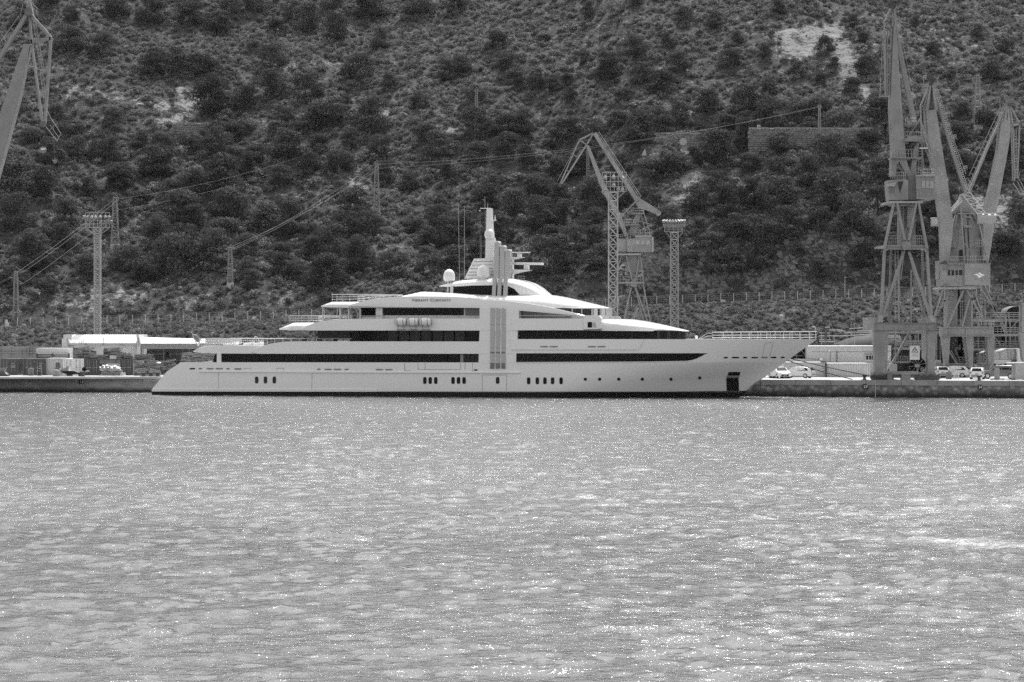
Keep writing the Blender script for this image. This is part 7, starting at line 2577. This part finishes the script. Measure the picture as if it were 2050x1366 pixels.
# ------------------------------------------------------------------ vegetation
def leaf_material(name, c, var=0.35):
    m = bpy.data.materials.new(name)
    m.use_nodes = True
    t = m.node_tree
    L = t.links.new
    b = t.nodes["Principled BSDF"]
    b.inputs["Roughness"].default_value = 0.75
    b.inputs["Specular IOR Level"].default_value = 0.2
    oi = t.nodes.new("ShaderNodeObjectInfo")
    g = t.nodes.new("ShaderNodeTexCoord")
    n = t.nodes.new("ShaderNodeTexNoise")
    n.inputs["Scale"].default_value = 1.3
    n.inputs["Detail"].default_value = 3
    L(g.outputs["Object"], n.inputs[0])
    r = t.nodes.new("ShaderNodeMapRange")
    r.inputs[3].default_value = c * (1 - var)
    r.inputs[4].default_value = c * (1 + var)
    L(oi.outputs["Random"], r.inputs[0])
    r2 = t.nodes.new("ShaderNodeMapRange")
    r2.inputs[1].default_value = .3
    r2.inputs[2].default_value = .7
    r2.inputs[3].default_value = .65
    r2.inputs[4].default_value = 1.35
    L(n.outputs[0], r2.inputs[0])
    mu = t.nodes.new("ShaderNodeMath")
    mu.operation = 'MULTIPLY'
    L(r.outputs[0], mu.inputs[0])
    L(r2.outputs[0], mu.inputs[1])
    tr = t.nodes.new("ShaderNodeBsdfTranslucent")
    L(mu.outputs[0], b.inputs["Base Color"])
    L(mu.outputs[0], tr.inputs[0])
    mx = t.nodes.new("ShaderNodeMixShader")
    mx.inputs[0].default_value = 0.3
    L(b.outputs[0], mx.inputs[1])
    L(tr.outputs[0], mx.inputs[2])
    L(mx.outputs[0], t.nodes["Material Output"].inputs[0])
    return m
M["pine"] = leaf_material("pine_needles", 0.068, .3)
M["shrub"] = leaf_material("grey_green_shrub", 0.175, .45)
M["grass"] = leaf_material("dry_grass", 0.25, .3)

def leafmesh(name, clumps, n_per, size, m, rs, flat=.75):
    """clumps: (centre, radii); small four-cornered leaf sprays set on and in each clump, roughly facing outwards"""
    V, Fc = [], []
    for (c, r) in clumps:
        k = int(n_per * (r[0] * r[2]) ** .8) + 8
        d = rs.normal(size=(k, 3))
        d /= np.linalg.norm(d, axis=1)[:, None]
        d[:, 2] = np.where(d[:, 2] < -.45, -d[:, 2], d[:, 2])
        rad = rs.uniform(.62, 1.08, k)[:, None]
        lump = 1 + .16 * np.sin(d[:, :1] * 5 + c[0]) * np.cos(d[:, 1:2] * 6 + c[2])
        p = np.array(c) + d * np.array(r) * rad * lump
        nrm = d + rs.normal(size=(k, 3)) * flat * .6
        nrm /= np.linalg.norm(nrm, axis=1)[:, None]
        a = rs.normal(size=(k, 3))
        u = np.cross(nrm, a)
        u /= np.linalg.norm(u, axis=1)[:, None]
        w = np.cross(nrm, u)
        s1 = (size * rs.uniform(.6, 1.35, k))[:, None]
        s2 = s1 * rs.uniform(.4, .8, k)[:, None]
        q = np.stack([p - u * s1, p - w * s2 + nrm * s1 * .15, p + u * s1, p + w * s2 + nrm * s1 * .15], 1)
        n0 = len(V) * 1
        V.append(q.reshape(-1, 3))
    V = np.concatenate(V)
    nf = len(V) // 4
    me = bpy.data.meshes.new(name)
    me.vertices.add(len(V))
    me.vertices.foreach_set("co", V.astype(np.float32).ravel())
    me.loops.add(len(V))
    me.loops.foreach_set("vertex_index", np.arange(len(V), dtype=np.int32))
    me.polygons.add(nf)
    me.polygons.foreach_set("loop_start", np.arange(0, len(V), 4, dtype=np.int32))
    me.update(calc_edges=True)
    me.materials.append(m)
    return me

PINES = []
def pine_proto(i, rs):
    "unit pine: crown about 1 wide (radius .5), height about .95"
    cl = []
    tall = (0.95, 1.1, .8, 1.0, .9, 1.2, .75, 1.0)[i % 8]
    n = 17 + i % 3 * 4
    for k in range(n):
        h = rs.uniform(.12, 1)
        rr = .5 * math.sqrt(max(0.02, 1 - (max(0, h - .35) / .7) ** 2)) * (.55 if h < .2 else .8)
        a = rs.uniform(0, 6.28)
        q = rr * math.sqrt(rs.uniform(.15, 1))
        s_ = rs.uniform(.12, .21)
        cl.append(((q * math.cos(a), q * math.sin(a), h * tall * .78), (s_ * 1.25, s_ * 1.25, s_ * .72)))
    cl.append(((0, 0, tall * .45), (.3, .3, .3)))
    S_ = 7.0
    cl = [((c[0] * S_, c[1] * S_, c[2] * S_), tuple(x * S_ for x in r)) for c, r in cl]
    me = leafmesh("crown", cl, 155, .17, M["pine"], rs)
    tr = MB()
    lean = rs.uniform(-.5, .5)
    pts = [(0, 0, -.8), (lean * .3, 0, S_ * .2), (lean, .1, S_ * .5 * tall), (lean * 1.2, 0, S_ * .7 * tall)]
    for k, (a, b) in enumerate(zip(pts[:-1], pts[1:])):
        tr.cyl(a, b, .2 - .05 * k, .15 - .05 * k, 7)
    for k in range(6):
        h = rs.uniform(.15, .55) * S_ * tall
        a = rs.uniform(0, 6.28)
        L = rs.uniform(.18, .36) * S_
        tr.cyl((lean * h / S_, 0, h), (lean * h / S_ + L * math.cos(a), L * math.sin(a), h + L * .5), .08, .03, 5)
    return me, tr, S_ * tall
def shrub_proto(i, rs):
    cl = []
    n = 5 + i % 4
    for k in range(n):
        a, q = rs.uniform(0, 6.28), rs.uniform(.1, .6)
        s_ = rs.uniform(.35, .6)
        cl.append(((q * math.cos(a), q * math.sin(a), rs.uniform(.2, .75)), (s_, s_, s_ * .8)))
    cl.append(((0, 0, .3), (.75, .75, .55)))
    return leafmesh("shrub_foliage", cl, 95, .13, M["shrub"], rs)
rs_ = np.random.default_rng(3)
pine_meshes = []
for i in range(8):
    me, tr, hgt = pine_proto(i, rs_)
    t0 = tr.build("trunk", "bark")
    tm = t0.data
    bpy.data.objects.remove(t0)
    pine_meshes.append((me, tm, hgt))
shrub_meshes = [shrub_proto(i, rs_) for i in range(7)]

# (px centre, py of the foot, width in photo pixels)
TREES = [(136, 112, 60), (305, 160, 66), (348, 158, 58), (400, 165, 62), (300, 55, 58), (435, 75, 50), (540, 148, 62), (550, 205, 64), (610, 205, 62), (488, 228, 54), (420, 236, 68), (585, 52, 42), (460, 36, 40),
 (508, 108, 30), (553, 70, 42), (618, 72, 58), (200, 122, 56), (140, 50, 32), (317, 362, 72), (193, 325, 42), (230, 392, 58), (380, 315, 50), (440, 392, 78), (716, 172, 60), (735, 45, 68), (675, 86, 58), (835, 35, 66),
 (890, 168, 48), (922, 154, 46), (995, 103, 48), (1015, 150, 44), (1034, 185, 46), (1075, 190, 38), (1108, 190, 34), (1214, 165, 50), (1170, 130, 28), (1136, 172, 32), (948, 218, 46), (1140, 215, 33), (691, 212, 24),
 (1138, 290, 56), (1015, 325, 52), (955, 332, 50), (850, 290, 52), (872, 326, 58), (765, 320, 45), (1105, 302, 42), (770, 372, 46), (1370, 50, 36), (1275, 18, 28), (1275, 127, 46), (1285, 178, 46), (1324, 192, 54),
 (1220, 168, 40), (1358, 152, 48), (1462, 142, 42), (1533, 124, 26), (1652, 110, 36), (1600, 156, 30), (1644, 172, 28), (1670, 136, 22), (1706, 193, 38), (1735, 160, 46), (1757, 222, 28), (1497, 240, 64), (1420, 238, 56),
 (1540, 195, 38), (1605, 250, 60), (1640, 246, 62), (1455, 275, 56), (1500, 272, 46), (1276, 300, 72), (1240, 262, 46), (1306, 258, 58), (1437, 338, 84), (1504, 345, 50), (1310, 374, 66), (1562, 402, 40), (1690, 410, 78),
 (1678, 437, 92), (1560, 442, 84), (1455, 450, 68), (1476, 415, 38), (1520, 512, 74), (1578, 502, 70), (1425, 530, 52), (1455, 584, 70), (1730, 560, 48), (1525, 562, 58), (1600, 536, 34), (30, 402, 96), (88, 405, 62),
 (240, 384, 56), (310, 366, 58), (352, 462, 88), (386, 472, 60), (60, 552, 84), (307, 468, 34), (345, 562, 104), (130, 512, 58), (175, 568, 60), (28, 472, 70), (125, 466, 58), (455, 442, 70), (425, 548, 76), (530, 472, 82),
 (650, 582, 86), (715, 552, 60), (620, 482, 45), (588, 562, 42), (560, 522, 48), (1100, 562, 88), (1150, 522, 60), (830, 472, 48), (880, 432, 40), (1030, 442, 66), (1078, 402, 58), (1990, 168, 56), (1960, 82, 28),
 (1905, 164, 26), (1770, 372, 58), (1750, 500, 46), (2036, 435, 44), (20, 585, 60), (90, 600, 56), (250, 550, 60), (500, 585, 40), (790, 560, 60), (860, 560, 52), (1000, 560, 60), (1185, 470, 54), (1395, 330, 40), (1620, 385, 60),
 (1560, 376, 48), (1700, 382, 56), (1640, 480, 56), (1760, 430, 54), (1250, 210, 36), (40, 60, 50), (95, 20, 40), (20, 250, 50), (110, 255, 44), (150, 292, 44), (60, 300, 62), (230, 40, 50), (380, 60, 54), (510, 30, 54), (660, 25, 50),
 (760, 100, 40), (915, 30, 50), (1880, 320, 60), (1990, 330, 50), (1860, 250, 46), (1930, 240, 40), (2030, 300, 50), (1800, 300, 50), (1900, 430, 50), (1840, 500, 50), (2010, 540, 60), (1350, 470, 40), (1240, 360, 44), (1120, 420, 50), (980, 400, 44),
 (930, 480, 50), (740, 480, 60), (680, 400, 34), (620, 350, 40), (560, 380, 50), (510, 330, 50), (470, 330, 46), (640, 300, 36), (700, 300, 32), (570, 440, 50), (490, 520, 54), (280, 420, 46), (180, 400, 46), (100, 340, 56), (275, 300, 40),
 (1400, 480, 44), (1380, 560, 46), (1640, 570, 40), (1680, 520, 44), (1330, 280, 44), (1180, 330, 44), (1060, 340, 44), (900, 370, 40), (820, 390, 38), (840, 220, 40), (780, 180, 34), (1430, 60, 34), (1480, 90, 30), (1560, 30, 26),
 (1710, 60, 28), (1730, 90, 30), (1830, 60, 28), (1870, 120, 30), (2020, 110, 40), (1340, 100, 32), (1180, 40, 30), (1090, 90, 30)]

N_SEEN = len(TREES)
_r = random.Random(42)
_n = 0
while _n < 86:
    a_, b_ = _r.uniform(0, 2050), _r.uniform(250, 590)
    if 640 < a_ < 1250 and b_ > 570 or (a_ > 1250 and b_ > 540):
        continue
    w_ = _r.uniform(38, 66)
    if any(abs(a_ - t_[0]) < .34 * (w_ + t_[2]) and abs(b_ - t_[1]) < .3 * (w_ + t_[2]) for t_ in TREES):
        continue
    if max(q[4] * math.exp(-((a_ - q[0]) / q[2]) ** 2 - ((b_ - 20 - q[1]) / q[3]) ** 2) for q in BARE) > .5:
        continue
    TREES.append((int(a_), int(b_), int(w_)))
    _n += 1
MARKS = [(50, 150, "left crane's jib head"), (230, 440, "left lattice pylon"), (196, 520, "left floodlight mast"), (33, 590, "far left pylon"), (754, 370, "fanned wire pylon"), (461, 540, "short curved arm pylon"), (954, 230, "high thin lattice pole"),
         (1188, 266, "folded jib's peak"), (1228, 366, "square lamp cage"), (1367, 284, "round disc sign"), (1289, 303, "triangular marker"), (1610, 272, "long masonry wall"), (1610, 80, "bare pale scree"), (1350, 450, "short floodlight mast"),
         (1788, 100, "tallest crane's jib"), (1862, 170, "left leaning jib head"), (1957, 200, "large high pylon"), (2018, 220, "right leaning jib head"), (378, 200, "pale gully"), (977, 430, "yacht's mast top"), (1691, 560, "lamp post by the fence"),
         (1380, 385, "pale footpath"), (405, 258, "low wall under the gully"), (1640, 225, "pole before the masonry wall"), (1270, 490, "middle crane's cab"), (780, 600, "yacht's sun deck"), (660, 600, "yacht's aft awning"), (1820, 380, "tall crane's cab"), (1955, 548, "white crane emblem"),
         (1300, 60, "frame's top middle"), (560, 60, "frame's top left quarter")]
ORD = ["nearest", "second", "third", "fourth", "fifth", "sixth", "seventh", "eighth", "ninth", "tenth", "eleventh", "twelfth", "thirteenth", "fourteenth", "fifteenth", "sixteenth", "seventeenth", "eighteenth"]
ORD_ = ["nearest", "second", "third", "fourth", "fifth", "sixth", "seventh", "eighth", "ninth", "tenth", "eleventh", "twelfth"]
placed = []
def place_labels(items, kindf):
    "labels that single out each of many alike things by the landmark they stand nearest to"
    groups, out = {}, {}
    for i, (px, py, w) in enumerate(items):
        best = min(range(len(MARKS)), key=lambda k: (MARKS[k][0] - px) ** 2 + (MARKS[k][1] - (py - w * .4)) ** 2)
        mx, my, _ = MARKS[best]
        dx, dy = px - mx, (py - w * .4) - my
        a = math.degrees(math.atan2(-dy, dx)) % 360
        dr = ["right", "upper right", "above", "upper left", "left", "lower left", "below", "lower right"][int((a + 22.5) // 45) % 8]
        groups.setdefault((best, dr), []).append((math.hypot(dx, dy), i))
    for (b_, dr), lst in groups.items():
        lst.sort()
        for k, (_, i) in enumerate(lst):
            where = f"directly {dr} the {MARKS[b_][2]}" if dr in ("above", "below") else f"to the {dr} of the {MARKS[b_][2]}"
            out[i] = f"{kindf(items[i][2])}, {ORD[min(k, 17)]} {where}"
    return out
for (px, py, w) in TREES:
    placed.append([px, py, w, hit(px, py)])
plabel = place_labels(TREES, lambda w: "broad dark pine" if w > 62 else ("rounded dark pine" if w > 42 else "small dark pine"))
for i, (px, py, w, g) in enumerate(placed):
    r_ = random.Random(i * 7 + 1)
    me, tm, hgt = pine_meshes[r_.randrange(8)]
    wm = w * g[1] / F * (1.22 if i < N_SEEN else 1.4)
    s = wm / 7.0
    name = "pine_tree"
    root = bpy.data.objects.new(name, None)
    col.objects.link(root)
    root.location = (g[0], g[1] + wm * .25, float(hz(g[0], g[1] + wm * .25)) - .1 * wm)
    root.rotation_euler = (0, 0, r_.uniform(0, 6.28))
    root.scale = (s, s, s * r_.uniform(.85, 1.12))
    tag(root, plabel[i], "pine tree", "dark pines scattered over the hillside")
    for nm, m_ in (("crown", me), ("trunk", tm)):
        o = bpy.data.objects.new(nm, m_)
        col.objects.link(o)
        o.parent = root

# individual rounded bushes: the 300 that show largest, by zone of the slope
rsb = random.Random(77)
tree_boxes = [(t_[0], t_[1] - t_[2] * .4, t_[2] * .42) for t_ in TREES]
cnt = 0
bush_items, bush_new = [], []
while cnt < 295:
    px, py = rsb.uniform(0, 2050), 610 * (rsb.random() ** .8)
    if any(abs(px - a) < c and abs(py - b) < c for a, b, c in tree_boxes):
        continue
    if max(s * math.exp(-((px - a) / w) ** 2 - ((py - c) / h) ** 2) for (a, c, w, h, s) in BARE) > .75:
        continue
    if 480 < py and 640 < px < 1250 and py > 560:
        continue
    g = hit(px, py)
    if not (YF + 5 < g[1] < 700):
        continue
    w = rsb.uniform(20, 40) * (1.1 if py > 300 else .85)
    tree_boxes.append((px, py - w * .3, w * .36))
    o = bpy.data.objects.new("round_bush", shrub_meshes[rsb.randrange(7)])
    col.objects.link(o)
    wm = w * g[1] / F / 2.0
    o.location = (g[0], g[1], g[2] - .15 * wm)
    o.rotation_euler = (0, 0, rsb.uniform(0, 6.28))
    o.scale = (wm, wm, wm * rsb.uniform(.75, 1.1))
    bush_items.append((px, py, w))
    bush_new.append(o)
    cnt += 1
for i, lab in place_labels(bush_items, lambda w: "low rounded grey bush" if w > 28 else "small grey bush").items():
    tag(bush_new[i], lab, "bush", "grey bushes between the pines on the hillside")
bush_objs = [o for o in col.objects if o.name.startswith("round_bush")]

# ground cover nobody could count: instances of the real bushes over the whole slope
def scatter(name, pts, scales, src, label, seed):
    me = bpy.data.meshes.new(name)
    me.vertices.add(len(pts))
    me.vertices.foreach_set("co", np.asarray(pts, np.float32).ravel())
    at = me.attributes.new("size", 'FLOAT', 'POINT')
    at.data.foreach_set("value", np.asarray(scales, np.float32))
    o = bpy.data.objects.new(name, me)
    col.objects.link(o)
    o["kind"] = "stuff"
    o["label"] = label
    ng = bpy.data.node_groups.new(name, 'GeometryNodeTree')
    ng.interface.new_socket("Geometry", in_out='INPUT', socket_type='NodeSocketGeometry')
    ng.interface.new_socket("Geometry", in_out='OUTPUT', socket_type='NodeSocketGeometry')
    gi, go = ng.nodes.new("NodeGroupInput"), ng.nodes.new("NodeGroupOutput")
    jn = ng.nodes.new("GeometryNodeJoinGeometry")
    L = ng.links.new
    sz = ng.nodes.new("GeometryNodeInputNamedAttribute")
    sz.data_type = 'FLOAT'
    sz.inputs[0].default_value = "size"
    geo = ng.nodes.new("GeometryNodeGeometryToInstance")
    for s_ in src:
        oi = ng.nodes.new("GeometryNodeObjectInfo")
        oi.inputs[0].default_value = s_
        oi.inputs["As Instance"].default_value = False
        oi.transform_space = 'ORIGINAL'
        gg = ng.nodes.new("GeometryNodeGeometryToInstance")
        L(oi.outputs["Geometry"], gg.inputs[0])
        L(gg.outputs[0], jn.inputs[0])
    ip = ng.nodes.new("GeometryNodeInstanceOnPoints")
    ip.inputs["Pick Instance"].default_value = True
    rr = ng.nodes.new("FunctionNodeRandomValue")
    rr.data_type = 'FLOAT_VECTOR'
    rr.inputs[0].default_value = (-.15, -.15, 0)
    rr.inputs[1].default_value = (.15, .15, 6.28)
    L(rr.outputs[0], ip.inputs["Rotation"])
    L(gi.outputs[0], ip.inputs["Points"])
    L(jn.outputs[0], ip.inputs["Instance"])
    L(sz.outputs[0], ip.inputs["Scale"])
    L(ip.outputs[0], go.inputs[0])
    md = o.modifiers.new("scatter", 'NODES')
    md.node_group = ng
    return o
def sample(n, x0, x1, y0, y1, seed, fn, lo, hi, barecut=.55):
    r = np.random.default_rng(seed)
    X = r.uniform(x0, x1, n)
    Y = r.uniform(y0, y1, n)
    Z = hz(X, Y)
    b = bare_at(X, np.maximum(Y, 300), Z)
    b = b * (b > .6) * 1.25 + b * (b <= .6)
    den = fbm(X / 14, Y / 14, 90, 3) + .5
    keep = (r.uniform(0, 1, n) < np.clip(1.25 - b / barecut, 0.02, 1) * np.clip(.35 + 1.3 * den, .2, 1)) & fn(X, Y)
    X, Y, Z = X[keep], Y[keep], Z[keep]
    s = r.uniform(0, 1, len(X)) ** 1.8 * (hi - lo) + lo
    return np.stack([X, Y, Z - .12 * s], -1), s
uniq, seen = [], set()
for o in bush_objs:
    if o.data.name not in seen:
        seen.add(o.data.name)
        uniq.append(o)
p, s = sample(70000, -160, 160, YF + 4.5, 610, 1, lambda X, Y: np.ones_like(X, bool), .32, 1.2)
scatter("scrub_cover", p, s, uniq, "low scrub and heather covering the hillside between the trees", 1)
p, s = sample(21000, -130, 130, 342, YF - 1.2, 2, lambda X, Y: np.ones_like(X, bool), .22, .62, 9)
gm = leafmesh("grass_tuft_foliage", [((0, 0, .35), (.9, .9, .5)), ((.5, .3, .3), (.6, .6, .4))], 60, .15, M["grass"], rs_)
go_ = bpy.data.objects.new("grass_tuft", gm)
col.objects.link(go_)
go_.location = (-20, 352, float(hz(-20, 352)))
go_.scale = (.4, .4, .4)
tag(go_, "single tussock of dry grass on the bank behind the yacht", "grass tussock")
scatter("bank_grass", p, s, [go_, uniq[0], uniq[3]], "dry grass and weeds on the bank below the fence", 2)
# boulders and rock faces on the lower right slope
def rocks(n, seed):
    r = np.random.default_rng(seed)
    b = MB()
    k = 0
    while k < n:
        px, py = r.uniform(1240, 2050), r.uniform(440, 612)
        if r.random() < .25:
            px, py = r.uniform(0, 1240), r.uniform(180, 620)
        X = (px - 1025) * .085
        g = hit(px, py)
        if g[1] > 640:
            continue
        bb = max(s_ * math.exp(-((px - a) / w) ** 2 - ((py - c) / h) ** 2) for (a, c, w, h, s_) in BARE)
        if r.random() > bb * 1.2:
            continue
        s_ = r.uniform(.25, .95)
        c = np.array([g[0], g[1] + .2, g[2] + .1 * s_])
        # rough block: jittered octahedral-ish shape
        v = []
        for i in range(3):
            for j in range(6):
                th = (i + .5) / 3 * math.pi
                ph = j / 6 * 6.28 + r.uniform(-.25, .25)
                q = np.array([math.sin(th) * math.cos(ph), math.sin(th) * math.sin(ph), math.cos(th) * .8]) * s_ * r.uniform(.5, 1.2)
                v.append(tuple(c + q))
        f = []
        for i in range(2):
            for j in range(6):
                f.append((i * 6 + j, (i + 1) * 6 + j, (i + 1) * 6 + (j + 1) % 6, i * 6 + (j + 1) % 6))
        f += [(0, 1, 2, 3, 4, 5), (17, 16, 15, 14, 13, 12)]
        b.add(v, f)
        k += 1
    o = b.build("rocks", "rockm", kind="stuff", label="grey rocks and boulders breaking through the scrub")
M["rockm"] = mat("hill_rock", 0.15, 0.95, noise=(1.1, .4), bump=(2, .2))
rocks(1500, 5)

# thin summer haze between the camera and the hill: one closed box of even air
hm = bpy.data.materials.new("thin_haze")
hm.use_nodes = True
hm.node_tree.nodes.remove(hm.node_tree.nodes["Principled BSDF"])
pv = hm.node_tree.nodes.new("ShaderNodeVolumePrincipled")
pv.inputs["Color"].default_value = (.9, .9, .9, 1)
pv.inputs["Density"].default_value = 0.00002
pv.inputs["Anisotropy"].default_value = 0.3
hm.node_tree.links.new(pv.outputs[0], hm.node_tree.nodes["Material Output"].inputs["Volume"])
zt_ = float(ZZ.max()) + 4
zb_ = float(ZZ.min()) - 1
print('haze', zt_, zb_)
hzb = MB().box((0, 335, (zt_ + zb_) / 2), (3040, 2000, zt_ - zb_)).build("haze", hm)
hzb["kind"] = "stuff"
hzb["label"] = "thin pale haze in the air between harbour and hill"
